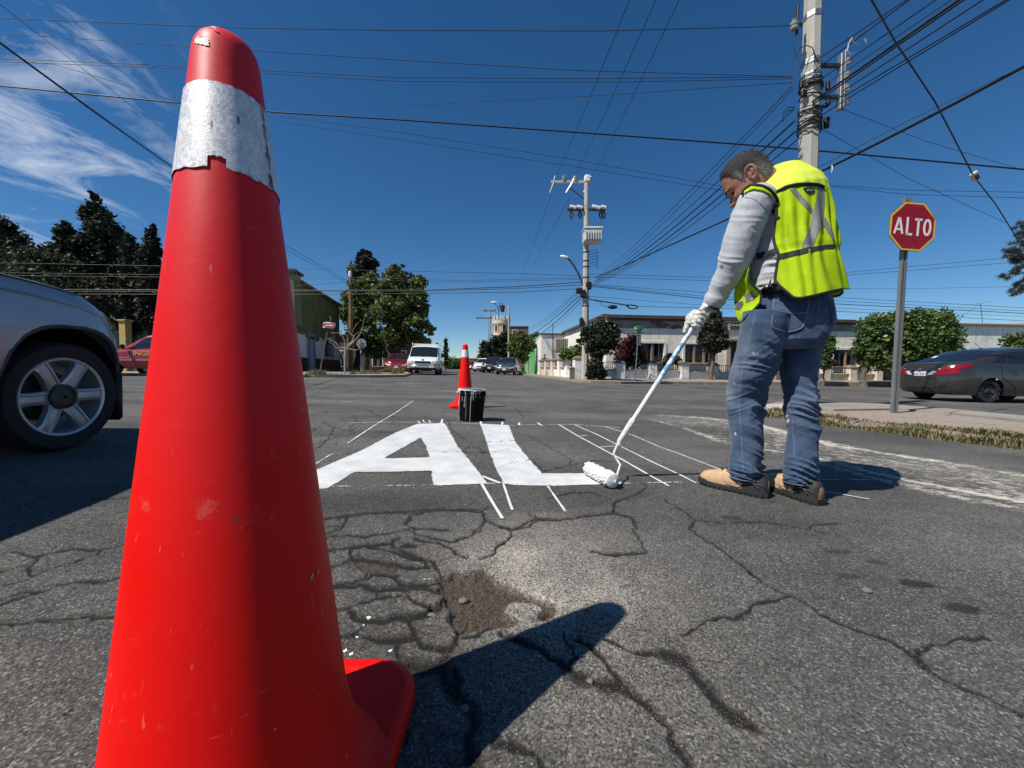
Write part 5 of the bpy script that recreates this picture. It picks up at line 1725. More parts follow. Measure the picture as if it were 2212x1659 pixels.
b = MB()
b.rings([[bin_c + V(x, y, .66) for x, y in ((-.14,-.17),(.14,-.17),(.14,.17),(-.14,.17))],[bin_c + V(x, y, .74) for x, y in ((-.06,-.15),(.06,-.15),(.06,.15),(-.06,.15))]])
b.build('lid', M('box_lid', (.17,.16,.13),.8), u_, smooth=0)
wb = gbase(758,29)
wpole = thing('wooden_pole', 'brown wooden utility pole rising in front of the green trees at left', 'utility pole', wb)
b = MB()
zt_ = W(757,564,29).z
b.tube([wb + V(0,0,-.1), W(758,680,29), W(757,564,29)],[.17,.15,.11],10)
b.build('shaft', M('creosoted_wood', (.22,.12,.055),.9, var=.3, scale=4, bump=.5), wpole)
for (x, y, r_) in ((835,355,.1),(815,375,.12)):
 b = MB()
 b.bevbox(W(*z2(x + 8, y),28.8),(.7,.12,.14),.03)
 b.build('arm', dark_steel, wpole, smooth=0)
b = MB()
b.bevbox(W(*z2(812,433),28.7),(.2,.2,.42),.05)
b.build('meter_box', white_paint, wpole, smooth=0)
b = MB()
b.bevbox(W(*z2(822,545),28.75),(.3,.2,.5),.06)
b.build('splice', black_plastic, wpole, smooth=0)
def far_pole(label, u, vtop, d, w, arms, lamp=None):
 c_ = gbase(u, d)
 t_ = thing('utility_pole', label, 'utility pole', c_)
 top = W(u, vtop, d)
 b = MB()
 octo(b, c_.x, d, c_.z - .1, top.z, w, w * .7)
 b.build('shaft', pole_concrete, t_, smooth=0)
 for (ua, ub, v) in arms:
  b = MB()
  p0, p1 = W(ua, v, d), W(ub, v, d)
  b.bevbox((p0 + p1) / 2,((p1 - p0).length, .14,.14),.02)
  b.build('crossarm', dark_steel, t_, smooth=0)
  for f in (.08,.35,.92):
   insulator(t_, p0.lerp(p1, f) + V(0,0,.16), s=2.4)
 if lamp:
  b = MB()
  q = [W(*l, d) for l in lamp]
  b.tube(q, .05,5)
  b.build('lamp_arm', dark_steel, t_)
  b = MB()
  b.ball(q[-1],(.5,.2,.16),10,6)
  b.build('lamp_head', white_paint, t_)
 return t_
z3q = lambda x, y: z3p(x, y)
far_pole('far concrete pole with two crossarms left of the round tower', z3q(361,0)[0], z3q(361,522)[1],60,.34,[(z3q(305,0)[0], z3q(413,0)[0], z3q(0,543)[1])],[z3q(440,560), z3q(425,500), z3q(395,470)])
far_pole('far thin pole with one long low crossarm left of the round tower', z3q(347,0)[0], z3q(347,590)[1],58,.2,[(z3q(243,0)[0], z3q(385,0)[0], z3q(0,606)[1])])
far_pole('plain pale concrete pole standing in front of the round tower', z3q(525,0)[0], z3q(525,488)[1],46,.3,[])
far_pole('very thin dark pole in front of the far pink house', z3q(271,0)[0], z3q(271,788)[1],64,.16,[])
fl = W(*z3q(470,520),59)
lt = thing('street_lantern', 'small lantern hanging from a curved iron hook above the round tower', 'lantern', fl)
b = MB()
b.lathe([(.1,-.6),(.3,-.5),(.42,.35),(.2,.45),(.05,.6)],10, fl)
b.build('lantern_body', dark_steel, lt)
b = MB()
b.tube([W(*z3q(435,590),59), W(*z3q(442,500),59), W(*z3q(455,475),59), W(*z3q(470,485),59), fl + V(0,0,.7)],.05,5)
b.build('hook', dark_steel, lt)
# ---- cables
def cable(pts, r, label, group=None, sag=0., mat=None, ext=0.):
 """pts = (u, v, d) or points; sag in metres at each span's middle; ext = carry the last span on beyond the frame"""
 q = [W(*p_) if not isinstance(p_, Vector) else p_ for p_ in pts]
 if ext:
  q.append(q[-1] + (q[-1] - q[-2]) * ext)
 out = []
 for a, b_ in zip(q[:-1], q[1:]):
  n = 10 if sag else 3
  for k in range(n):
   t_ = k / n
   out.append(a.lerp(b_, t_) - V(0,0, sag * 4 * t_ * (1 - t_)))
 out.append(q[-1])
 b = MB()
 b.tube(out, r, 5)
 o = b.build('cable', mat or cable_mat, None, smooth=60)
 return tag(o, label, 'cable', group)
GA = 'cables between the near pole and the transformer pole'
for (a, e_, r, sg, lab) in ((((1712,186,6.9),(1290,600,20)), None, .008,.15, 'topmost of the thin cables slanting from the near pole down to the transformer pole'),
       (((1714,192,6.95),(1290,604,20)), None, .007,.25, 'second thin cable slanting from the near pole down to the transformer pole'),
       (((1716,235,6.9),(1288,606,20)), None, .009,.25, 'thin cable below the two topmost ones, slanting to the transformer pole'),
       (((1716,262,6.85),(1286,608,20)), None, .016,.3, 'thick black cable just above the head of the worker, slanting to the transformer pole'),
       (((1718,284,6.85),(1284,612,20)), None, .015,.33, 'second thick black cable above the head of the worker'),
       (((1722,302,6.9),(1280,616,20)), None, .009,.35, 'lowest thin cable touching the hair of the worker, slanting to the transformer pole')):
 cable(a, r, lab, GA, sag=sg)
GB = 'cables fanning from the near pole to the upper right'
for (p0, p1, r, lab) in (((1752,138,6.95),(1958,0,5.2),.009, 'upper cable of the fan at top right, with white rag strips hanging from it'),
      ((1752,158,6.95),(1964,0,5.22),.009, 'second cable of the fan at top right, just under the one with rags'),
      ((1752,186,6.95),(2021,0,5.0),.008, 'third cable of the fan at top right'),((1800,172,6.8),(2055,0,4.9),.006, 'thin cable between the third cable and the thick bundle at top right'),
      ((1752,222,6.9),(2072,0,4.9),.017, 'thick black bundle in the middle of the fan at top right'),((1752,228,6.9),(2082,0,4.85),.012, 'black cable hugging the thick bundle in the fan'),
      ((1822,196,6.95),(2123,0,4.8),.010, 'cable from the upper insulator of the bracket to the upper right'),
      ((1822,209,6.95),(2172,0,4.7),.010, 'cable from the middle insulator of the bracket to the upper right'),
      ((1826,216,6.95),(2180,0,4.68),.009, 'cable from the lowest insulator of the bracket to the upper right'),
      ((1752,246,6.9),(1826,203,6.5),.010, 'short black jumper cable from the shaft to the bracket'),((1755,262,6.9),(1826,216,6.95),.009, 'lower short black jumper cable from the shaft to the bracket')):
 cable((p0, p1), r, lab, GB, ext=0 if 'jumper' in lab else 3)
cable(((1286,600,20.1),(1580,470,9.6),(1752,381,6.8),(2212,144,4.5)),.021, 'thickest black cable running from the transformer pole behind the vest to the upper right', sag=.02, ext=1.2)
cable(((1880,-5,4.),(1935,92,4.6),(2020,220,5.4),(2103,380,6.6),(2150,440,7.4),(2200,520,8.4)),.009, 'thin drooping cable with a small junction box, crossing the fan toward the pine')
jb_ = thing('cable_box', 'small silver junction box hanging on the drooping cable above the stop sign', 'junction box', W(2106,381,6.6))
c_ = W(2106,381,6.6)
b = MB()
b.bevbox(c_, (.16,.09,.09),.015,(V(.7,.2,-.68).normalized(), V(0,1,0), V(.68,0,.7)))
b.build('case', gal, jb_, smooth=0)
b = MB()
b.bevbox(c_ + V(-.02,-.05,-.03),(.1,.03,.07),.01,(V(.7,.2,-.68).normalized(), V(0,1,0), V(.68,0,.7)))
b.build('cover', dark_steel, jb_, smooth=0)
rag_m = M('white_rag', (.6,.58,.55),.95)
for i, (pts, lab) in enumerate((([(1840,82),(1833,95),(1830,110),(1836,118),(1846,113)], 'long white rag strip curling down from the top right cable'),
        ([(1838,84),(1845,92),(1856,95)], 'short white rag strip sticking out to the right of the cable'),
        ([(1868,84),(1872,94)], 'tiny white rag strip right of the two larger strips'),
        ([(1797,357),(1798,365),(1796,373)], 'white plastic strip tied on the thickest cable right of the collar'))):
 b = MB()
 d_ = 5.9 if i < 3 else 6.2
 b.tube([W(u, v, d_) for u, v in pts],[.016] + [.011] * (len(pts) - 2) + [.004],5, flat=.35)
 tag(b.build('rag_strip', rag_m), lab, 'rag', 'rag strips tied to the cables')
GC = 'cables crossing the sky from side to side'
for pts, r, lab in ((((-60,36,8),(500,60,7.6),(864,66,7.3),(1300,67,7),(1640,58,6.9),(1714,55,6.85)),.006, 'highest thin cable crossing the sky, passing right by the tip of the tall cone'),
     (((-60,68,8),(370,98,8),(864,130,8),(1240,152,7.6),(1716,166,7)),.005, 'faint thin cable just under the highest one'),
     (((-60,124,8),(370,142,8),(864,168,8),(1300,170,7.5),(1716,166,7)),.005, 'upper of two close faint cables crossing at the height of the white band'),
     (((-60,131,8),(370,147,8),(864,176,8),(1300,178,7.5),(1716,170,7)),.005, 'lower of two close faint cables crossing at the height of the white band'),
     (((-60,180,10),(380,222,10),(600,243,9.8),(864,259,9.6),(1300,290,9.3),(1600,312,9),(1780,327,8.8),(2212,366,8.6),(2300,374,8.6)),.017, 'bold black cable crossing the whole sky behind the white cone band and the near pole'),
     (((600,250,12),(864,286,12),(1240,345,12),(1500,392,12),(1790,440,12)),.006, 'faint cable slanting down to the right under the bold black one'),
     (((600,262,12),(864,302,12),(1240,360,12),(1550,410,12),(1760,443,12)),.006, 'second faint cable slanting down to the right under the bold black one'),
     (((790,233,14),(1300,206,10),(1716,178,7)),.006, 'faint cable rising gently to the right toward the near pole'),
     (((-40,122,9),(120,140,9),(240,175,9.5),(400,225,10)),.005, 'faint cable dipping behind the upper left of the tall cone')):
 cable(pts, r, lab, GC)
GD = 'cables dropping from the upper left'
cable(((-200,-40,4.5),(0,92,6),(372,359,13),(614,528,22),(755,609,28.8)),.012, 'bold double cable from the upper left down to the wooden pole, upper strand', GD, sag=.02)
cable(((-200,-38,4.5),(0,94,6),(372,362,13),(614,537,22),(755,613,28.8)),.010, 'bold double cable from the upper left down to the wooden pole, lower strand', GD, sag=.02)
cable(((-100,-70,5),(0,10,6),(200,165,9),(420,330,13)),.005, 'thin cable crossing the cirrus clouds at the upper left', GD)
GE = 'high voltage lines over the transformer pole'
for (u0, u1, un) in ((1392,1196, 'leftmost'),(1452,1236, 'middle'),(1505,1274, 'rightmost')):
 cable(((u0,-80,7),(u1,392,20)),.009, f'{un} of the three high voltage lines dropping steeply to the top crossarm', GE, sag=.1)
for (u0, v0, u1, v1, un) in ((1190,425,1108,640, 'left'),(1232,425,1112,640, 'right')):
 cable(((u0, v0,20),(u1, v1,60)),.010, f'{un} faint line leaving the top crossarm toward the far poles', GE, sag=.1)
GF = 'cables from the transformer pole to the far poles'
for (p0, p1, r, un) in (((1253,625,20),(1126,716,46),.012, 'uppermost thin'),((1253,630,20),(1130,720,46),.012, 'second thin'),((1250,640,20),(1132,728,46),.022, 'upper thick'),
      ((1254,645,20),(1140,735,46),.022, 'lower thick'),((1256,650,20),(1150,738,46),.010, 'lowest thin')):
 cable((p0, p1), r, f'{un} cable running from the transformer pole toward the clipped street trees', GF, sag=.35)
GH = 'cables along the cross street'
for pts, r, lab in ((((-80,566,21),(619,580,21),(1123,591,20.4),(1262,596,20.2)),.010, 'uppermost cable along the cross street left of the transformer pole'),
     (((-80,588,21),(642,597,21),(1000,606,20.4),(1262,600,20.2)),.009, 'second cable along the cross street left of the transformer pole'),
     (((-80,594,21),(642,602,21),(1000,610,20.4),(1262,603,20.2)),.009, 'third cable along the cross street left of the transformer pole'),
     (((-80,625,21),(627,627,21),(910,627,20.6),(1123,619,20.4),(1262,609,20.2)),.022, 'thick black cable along the cross street, in front of the green tree'),
     (((-80,630,21),(627,629,21),(910,629,20.6),(1123,623,20.4),(1262,615,20.2)),.016, 'black cable hugging the thick one in front of the green tree'),
     (((-80,635,21),(628,636,21),(910,634,20.6),(1123,631,20.4),(1262,623,20.2)),.015, 'lowest black cable along the cross street left of the transformer pole'),
     (((640,617,22),(700,613,22),(753,609,28)),.008, 'faint slack cable over the roof of the green house'),
     (((1272,592,20.2),(1521,599,20.6),(1813,590,21),(2166,558,21),(2300,548,21)),.010, 'uppermost cable right of the transformer pole, rising toward the pine'),
     (((1272,598,20.2),(1521,606,20.6),(1813,596,21),(2175,568,21),(2300,560,21)),.010, 'second cable right of the transformer pole, rising toward the pine'),
     (((1272,614,20.2),(1521,632,20.8),(1795,642,21),(2212,665,22),(2330,672,22)),.011, 'upper cable over the roof of the long house'),
     (((1272,616,20.2),(1521,640,20.8),(1795,649,21),(2212,672,22),(2330,680,22)),.011, 'second cable over the roof of the long house'),
     (((1272,618,20.2),(1521,645,20.8),(1795,656,21),(2212,677,22),(2330,684,22)),.018, 'thick black cable over the roof of the long house'),
     (((1272,646,20.2),(1380,662,20.4),(1560,666,20.8),(1801,672,21),(2212,693,22),(2330,698,22)),.012, 'lowest cable just above the roof line of the long house'),
     (((1272,640,20.2),(1500,658,20.8),(1800,665,21),(2212,684,22)),.008, 'thin cable between the thick black one and the roof line'),
     (((1800,624,24),(2000,623,24),(2250,618,24)),.008, 'faint cable crossing behind the stop sign post'),
     (((1758,268,7),(1960,385,9),(2172,481,11)),.005, 'faint thin cable slanting down from the near pole past the stop sign'),
     (((1805,230,7),(2000,305,9),(2260,382,11)),.005, 'faint thin cable slanting down from the bracket to the right edge'),
     (((1767,398,9),(1960,411,9),(2260,416,9)),.005, 'faint level cable above the stop sign'),(((1767,400,9),(1960,420,9),(2260,429,9)),.005, 'second faint level cable above the stop sign'),
     (((1752,370,7),(1960,262,7.5),(2260,120,8)),.005, 'faint thin cable running parallel above the thickest cable')):
 cable(pts, r, lab, GH)
b = MB()
b.ball(W(*z3p(1422,510),20.2),(.26,.1,.11),12,8)
sp = b.build('splice_closure', black_plastic)
tag(sp, 'black oval splice closure hanging on the cable right of the transformer pole', 'cable splice')
b = MB()
lc = [z3p(1540,495), z3p(1580,492), z3p(1625,500), z3p(1643,512), z3p(1620,524), z3p(1580,524), z3p(1555,510), z3p(1540,495)]
b.tube([W(u, v, 20.2) for u, v in lc],.035,6)
tag(b.build('cable_coil', cable_mat), 'flat black cable loop hanging right of the oval splice closure', 'cable loop')
cable((W(*z3p(1215,443),20.2), W(*z3p(1300,460),20.2), W(*z3p(1420,475),20.2), W(*z3p(1560,500),20.2)),.022, 'thick black lead holding the splice closure and the cable loop')
cable((W(*z3p(1315,462),20.2), W(*z3p(1330,495),20.2), W(*z3p(1370,508),20.2), W(*z3p(1395,510),20.2)),.014, 'small drooping lead into the left end of the splice closure')
for pts, r, lab in (([(1714,57),(1713,80),(1716,105),(1722,128)],.007, 'hanging lead from the insulator at the top left of the near pole'),
     ([(1722,120),(1728,104),(1742,98),(1755,103),(1764,128),(1770,138)],.007, 'arched lead over the upper band of the near pole'),
     ([(1722,130),(1716,160),(1712,186)],.007, 'lead running down the left side of the near pole'),
     ([(1716,236),(1702,240),(1692,250),(1692,262)],.008, 'drooping lead loop left of the near pole'),([(1716,232),(1704,232),(1690,244)],.008, 'upper drooping lead left of the near pole')):
 cable([W(u, v, 6.85) for u, v in pts], r, lab, 'leads on the near pole')
# ---- signs
red_m = M('sign_red', (.28,.004,.012),.4, var=.08)
sign_white = M('sign_white', (.78,.74,.72),.45, var=.04)
sb_ = G(1931,889,.09)
sg = thing('stop_sign', 'red octagonal stop sign with a yellow border on a grey channel post', 'stop sign', sb_)
sc_ = W(1967,491, sb_.y - .03)
k_ = sb_.y / FP
post_m = M('post_grey', (.19,.20,.205),.5,.4, var=.15, scale=3)
b = MB()
ptop = W(1953,536, sb_.y)
for t0 in (0,):
 pa, pb_ = sb_ + V(0,0,-.15), ptop + (ptop - sb_) * .3
 ud = (pb_ - pa).normalized()
 rt = V(1,0,0)
 prof = [(-.048,.02),(-.040,-.02),(-.012,-.02),(-.008,.012),(.008,.012),(.012,-.02),(.040,-.02),(.048,.02),(.044,.02),(.037,-.012),(.016,-.012),(.011,.02),(-.011,.02),(-.016,-.012),(-.037,-.012),(-.044,.02)]
 b.rings([[q + rt * x + V(0,1,0) * y for x, y in prof] for q in (pa, pb_)])
b.build('post', post_m, sg, smooth=0)
ro = 99 / 2 * k_ / math.cos(math.pi / 8)
tl = R(-3.2)
rx_, uz_ = V(math.cos(tl),.04, math.sin(tl)).normalized(), V(-math.sin(tl),0, math.cos(tl)).normalized()
nrm_ = rx_.cross(uz_).normalized()
oct_ = lambda r_: [(r_ * math.cos(math.pi / 8 + k * math.pi / 4), r_ * math.sin(math.pi / 8 + k * math.pi / 4)) for k in range(8)]
fo = sc_ + V(0,-.03,0)
b = MB()
b.prism(oct_(ro),-.004,0, fo, (rx_, uz_, nrm_))
pl = b.build('plate', M('sign_yellow', (.75,.48,.03),.4, var=.05), sg, smooth=0)
b = MB()
b.prism(oct_(ro * 1.02),-.006,-.0041, fo, (rx_, uz_, nrm_))
b.build('rim', M('sign_rim', (.06,.06,.03),.6), pl, smooth=0)
b = MB()
b.prism(oct_(ro * .93),.0005,.0015, fo, (rx_, uz_, nrm_))
b.build('red_face', red_m, pl, smooth=0)
sf = (99 * k_)
b = MB()
def stroke(pts, w, close=False):
 pts = [V(x, y, 0) for x, y in pts]
 n = len(pts)
 L_, R_ = [],[]
 for i in range(n):
  a = pts[i - 1] if (i or close) else pts[0]
  c_ = pts[(i + 1) % n] if (i < n - 1 or close) else pts[-1]
  d_ = (c_ - a).normalized()
  m_ = V(-d_.y, d_.x, 0)
  L_.append(pts[i] + m_ * w / 2)
  R_.append(pts[i] - m_ * w / 2)
 rngk = range(n) if close else range(n - 1)
 for i in rngk:
  j = (i + 1) % n
  q = [fo + (rx_ * p_.x + uz_ * p_.y) * sf + nrm_ * .003 for p_ in (R_[i], R_[j], L_[j], L_[i])]
  b.add(q, [(0,1,2,3)])
h_, sw = .18,.05
for (pts, cl) in (([(-.40,-.17),(-.315,.17)],0),([(-.305,.17),(-.22,-.17)],0)):
 stroke(pts, sw)
stroke([(-.355,-.075),(-.265,-.075)], sw * .8)
stroke([(-.125,.19),(-.125,-.19)], sw)
stroke([(-.15,-.165),(.0,-.165)], sw * .9)
stroke([(.035,.155),(.20,.155)], sw * .9)
stroke([(.118,.18),(.118,-.19)], sw)
stroke([(.32 + .068 * math.cos(a) * (1),.0 + .155 * math.sin(a)) for a in [2 * math.pi * k / 22 for k in range(22)]], sw, True)
b.build('lettering', sign_white, pl, smooth=0)
for z in (.42,-.40):
 b = MB()
 b.lathe([(.008,0),(.008,.004),(.003,.006)],8, fo + uz_ * sf * z + rx_ * sf * .04,(rx_, uz_, nrm_))
 b.build('bolt', chrome, pl)
def P6(x, y, d):
 return W(*z5b(x, y), d)
ls = gbase(z5b(175,0)[0],19.4); ls.z += .1
lsg = thing('leaning_sign', 'small crooked red and white sign on a leaning rusty post', 'sign', ls)
b = MB()
b.tube([P6(170,1450,19.4), P6(370,380,19.4)],.035,7)
b.build('post', M('rusty_post', (.10,.085,.075),.8, var=.35, scale=5), lsg)
b = MB()
pc = [P6(255,240,19.3), P6(245,355,19.3), P6(480,385,19.3), P6(540,330,19.3), P6(540,250,19.3), P6(350,222,19.3)]
b.add(pc + [q + V(0,.02,0) for q in pc],[(0,1,2,3,4,5),(11,10,9,8,7,6)] + [(i, (i + 6),((i + 1) % 6) + 6,(i + 1) % 6) for i in range(6)])
pl2 = b.build('plate', M('faded_red', (.40,.10,.12),.6, var=.3, scale=5), lsg, smooth=0)
for nm, q in (('white_panel', [(258,240),(262,262),(450,265),(435,240),(350,226)]),('white_stripe', [(300,295),(300,322),(480,325),(480,298)]),('white_corner', [(248,335),(246,358),(300,366),(300,340)])):
 b = MB()
 pc = [P6(x, y, 19.285) for x, y in q]
 b.add(pc, [tuple(range(len(pc)))])
 b.build(nm, sign_white, pl2, smooth=0)
bsn = gbase(z5b(1135,0)[0],20.6); bsn.z += .1
bsg = thing('stop_sign', 'grey back of an octagonal stop sign on a thin post under the dark trees', 'stop sign', bsn)
b = MB()
b.bevbox(V(bsn.x, 20.6,(bsn.z + P6(1140,640,20.6).z) / 2),(.07,.05, P6(1140,640,20.6).z - bsn.z),.01)
b.build('post', post_m, bsg, smooth=0)
b = MB()
cc_ = P6(1138,730,20.66)
r8 = 110 / 9.219 / 1.157 / FP * 20.66 / math.cos(math.pi / 8)
b.prism([(x, y) for x, y in oct_(r8)],0,.01, cc_, (V(1,0,0), V(0,0,1), V(0,1,0)))
b.build('plate', M('sign_back_grey', (.30,.31,.31),.5,.3, var=.1), bsg, smooth=0)
b = MB()
b.bevbox(P6(1125,915,20.55),(.07,.04,.1),.01)
b.build('sticker', sign_white, bsg, smooth=0)
def P7(x, y, d):
 return W((1540 + x / 8.731) / 1.15732,(780 + y / 8.731) / 1.15732, d)
dn = 18.9
nb_ = gbase((1540 + 430 / 8.731) / 1.15732, dn)
nsg = thing('street_name_sign', 'green street name plates on a thin post in front of the bougainvillea', 'street sign', nb_)
b = MB()
b.tube([V(P7(428,0, dn).x, dn, nb_.z), P7(488,470, dn)],.03,7)
b.build('post', post_m, nsg)
grn = M('sign_green', (.05,.17,.09),.5, var=.2, scale=5)
b = MB()
b.bevbox((P7(310,430, dn) + P7(665,430, dn)) / 2 + V(0,-.04,0),((P7(665,0, dn) - P7(310,0, dn)).length, .02,80 / 8.731 / 1.157 / FP * dn),.004)
n1_ = b.build('name_plate', M('plate_rim', (.20,.21,.18),.6, var=.2), nsg, smooth=0)
b = MB()
b.bevbox((P7(365,430, dn) + P7(612,430, dn)) / 2 + V(0,-.055,0),((P7(612,0, dn) - P7(365,0, dn)).length, .012,70 / 8.731 / 1.157 / FP * dn),.003)
b.build('green_field', grn, n1_, smooth=0)
b = MB()
for k in range(9):
 b.box(P7(392 + k * 24,430, dn) + V(0,-.064,0),(.05,.004,.07))
b.build('faded_lettering', M('faded_white', (.24,.36,.28),.6), n1_, smooth=0)
b = MB()
b.bevbox(P7(500,352, dn) + V(0,.02,0),(.42,.24,75 / 8.731 / 1.157 / FP * dn),.01,(V(.8,.6,0), V(-.6,.8,0), V(0,0,1)))
b.build('cross_plate', M('pale_green_plate', (.16,.33,.20),.5, var=.2), nsg, smooth=0)
b = MB()
b.bevbox(P7(498,615, dn),(95 / 8.731 / 1.157 / FP * dn, .02,230 / 8.731 / 1.157 / FP * dn),.005)
b.build('lower_plate', M('plate_grey', (.17,.19,.18),.5,.3, var=.15), nsg, smooth=0)
# ---- vehicles
def carpaint(name, col, metal=.35, rough=.32, dirt=.25):
 m, t, p = newmat(name)
 co = mk(t, 'ShaderNodeTexCoord').outputs['Object']
 n = mk(t, 'ShaderNodeTexNoise', {0: co, 2: 2.5,3: 6.,4: .65})
 z = mk(t, 'ShaderNodeSeparateXYZ', {0: co}).outputs[2]
 d = math_n(t, 'MULTIPLY', maprange(t, z, .9,.25,.15,1.), maprange(t, n.outputs[0],.35,.7))
 c = mixc(t, math_n(t, 'MULTIPLY', d, dirt), col, (.16,.14,.115,1))
 t.links.new(c, p.inputs['Base Color'])
 p.inputs['Metallic'].default_value = metal
 t.links.new(maprange(t, d, 0,1, rough, min(.9, rough + .35)), p.inputs['Roughness'])
 p.inputs['Coat Weight'].default_value = .7
 p.inputs['Coat Roughness'].default_value = .08
 fl = mk(t, 'ShaderNodeTexNoise', {0: co, 2: 900.})
 bb = mk(t, 'ShaderNodeBump', {'Strength': .03, 'Distance': .001, 'Height': fl.outputs[0]})
 t.links.new(bb.outputs[0], p.inputs['Normal'])
 return m
lamp_clear = M('lamp_clear', (.55,.56,.57),.12,.3, var=.15)
lamp_red = M('lamp_red', (.22,.003,.007),.15, var=.2, coat=1.)
plate_white = M('plate_white', (.62,.63,.62),.5, var=.05)
tyre_m = M('tyre', (.020,.020,.021),.85, var=.3, scale=15, bump=.2)
rim_silver = M('rim_silver', (.42,.43,.45),.35,.55, var=.15)
rim_dark = M('rim_dark', (.055,.055,.06),.5,.5, var=.2)
ink = M('plate_ink', (.06,.06,.07),.6)
def interp(x, pts):
 xs = [p_[0] for p_ in pts]
 ys = [p_[1] for p_ in pts]
 return float(np.interp(x, xs, ys))
class Car:
 def __init__(s, L=4.45, Wd=1.7, wb=2.6, fo=.85, rw=.31, arch=(.37,.37), zc=.2, rc=.5, top=None, gh=None, wr=.30, deck=.02, tuck=.05, sq=2.):
  s.xf = wb / 2
  s.Lf, s.Lr = wb / 2 + fo, L - wb / 2 - fo
  s.w, s.rw, s.arch, s.zc, s.rc = Wd / 2, rw, arch, zc, rc
  s.sq = sq
  s.top, s.gh, s.tumble, s.deck, s.tuck = top, gh, wr, deck, tuck
 def zt(s, x):
  return interp(x, s.top)
 def hw(s, h):
  """half width factor over relative height"""
  return interp(h, [(0,.90),(.12,.955),(.4,1.),(.68,.995),(.9,.965),(1.,.925)])
 def end(s, h, f):
  tb = interp(h, [(0,.10),(.15,.03),(.42,0.),(.62,.015),(.85,.06 if f else .05),(1.,.17 if f else .10)])
  return tb
 def outline(s, u, h):
  sg = 1 if u >= 0 else -1
  u = abs(u)
  w = s.w * s.hw(h)
  lf, lr, rc = s.Lf - s.end(h, 1), s.Lr - s.end(h, 0), s.rc
  if u <= 1:
   x, y = lf - .05 * (u * (w - rc) / w) ** 2, u * (w - rc)
  elif u <= 2:
   a = (u - 1) * math.pi / 2
   x, y = lf - rc + rc * math.cos(a) - .05 * ((w - rc) / w) ** 2 * (2 - u), w - rc + rc * math.sin(a)
  elif u <= 3:
   f = u - 2
   x, y = (lf - rc) + f * (-(lr - rc) - (lf - rc)), w
  elif u <= 4:
   a = (u - 3) * math.pi / 2
   x, y = -(lr - rc) - rc * math.sin(a), w - rc + rc * math.cos(a)
  else:
   x, y = -lr, (5 - u) * (w - rc)
  return x, sg * y
 def zb(s, x, y):
  z = s.zc + .06 * max(0, abs(x) - s.xf - .5)
  if abs(y) > s.w * .5:
   for xw in (s.xf, -s.xf):
    d = (x - xw) / s.arch[0]
    if abs(d) < 1:
     z = max(z, s.rw + s.arch[1] * (1 - abs(d) ** s.sq) ** (1 / s.sq))
  return z
 def P(s, u, t, off=0.):
  """point on the lower body; t = 0 sill .. 1 shoulder"""
  x, y = s.outline(u, .5)
  zt = s.zt(x)
  z = s.zc + (zt - s.zc) * t
  x, y = s.outline(u, t)
  p = V(x, y, z)
  if off:
   e = .02
   a = s.P(u + (e if u < 4.9 else -e), t) - p
   if u >= 4.9:
    a = -a
   b = s.P(u, min(1, t + .02)) - s.P(u, max(0, t - .02))
   n = a.cross(b)
   if n.length > 1e-9:
    n.normalize()
    if n.dot(V(p.x, p.y * 2,0)) < 0:
     n = -n
    p = p + n * off
  return p
 def body(s, mat, parent, name='body'):
  us = list(np.linspace(0,1,5)) + list(np.linspace(1,2,8))[1:] + list(np.linspace(2,3,64))[1:] + list(np.linspace(3,4,8))[1:] + list(np.linspace(4,5,5))[1:]
  us = us + [-u for u in us[1:-1]][::-1]
  ts = [0,.06,.15,.3,.45,.6,.75,.87,.94,1.]
  rs = []
  for t_ in ts:
   r = []
   for u in us:
    x0, y0 = s.outline(u, .5)
    zt = s.zt(x0)
    zb = min(s.zb(x0, y0), zt - .05)
    z = zb + (zt - zb) * t_
    h = (z - s.zc) / (zt - s.zc)
    x, y = s.outline(u, h)
    r.append(V(x, y, z))
   rs.append(r)
  for k, f in enumerate((.9,.72,.45,.15)):
   r = []
   for u in us:
    x, y = s.outline(u, 1.)
    x2 = x if abs(x) < .1 else x - math.copysign(1, x) * (1 - f) * .25 * (abs(u) < 1.6 or abs(u) > 3.4)
    r.append(V(x2, y * f, s.zt(x2) + s.deck * (1 - f * f) + .012))
   rs.append(r)
  b = MB()
  b.rings(rs, cap=False)
  o = b.build(name, mat, parent, smooth=38)
  put(o, parent)
  b = MB()       # dark underside and wheel housings
  b.box((0,0, s.zc + .14),(s.Lf + s.Lr - .5, s.w * 1.1,.3))
  b.box(((s.Lf - s.Lr) / 2,0, s.zc + .05),(s.Lf + s.Lr - .3, s.w * 1.7,.06)) if False else None
  for xw in (s.xf, -s.xf):
   for sg in (-1,1):
    n = 12
    rr = [[V(xw + s.arch[0] * .99 * math.cos(math.pi * k / n), sg * y, s.rw + s.arch[1] * .985 * math.sin(math.pi * k / n)) for k in range(n + 1)] for y in (s.w * .5, s.w * .93)]
    b.rings(rr, cap=False, close=False)
    b.add([V(xw, sg * s.w * .5, s.rw)] + rr[0],[(0, k + 1, k + 2) for k in range(n)])
  put(b.build('underbody', black_plastic, parent, smooth=50), parent)
  return o
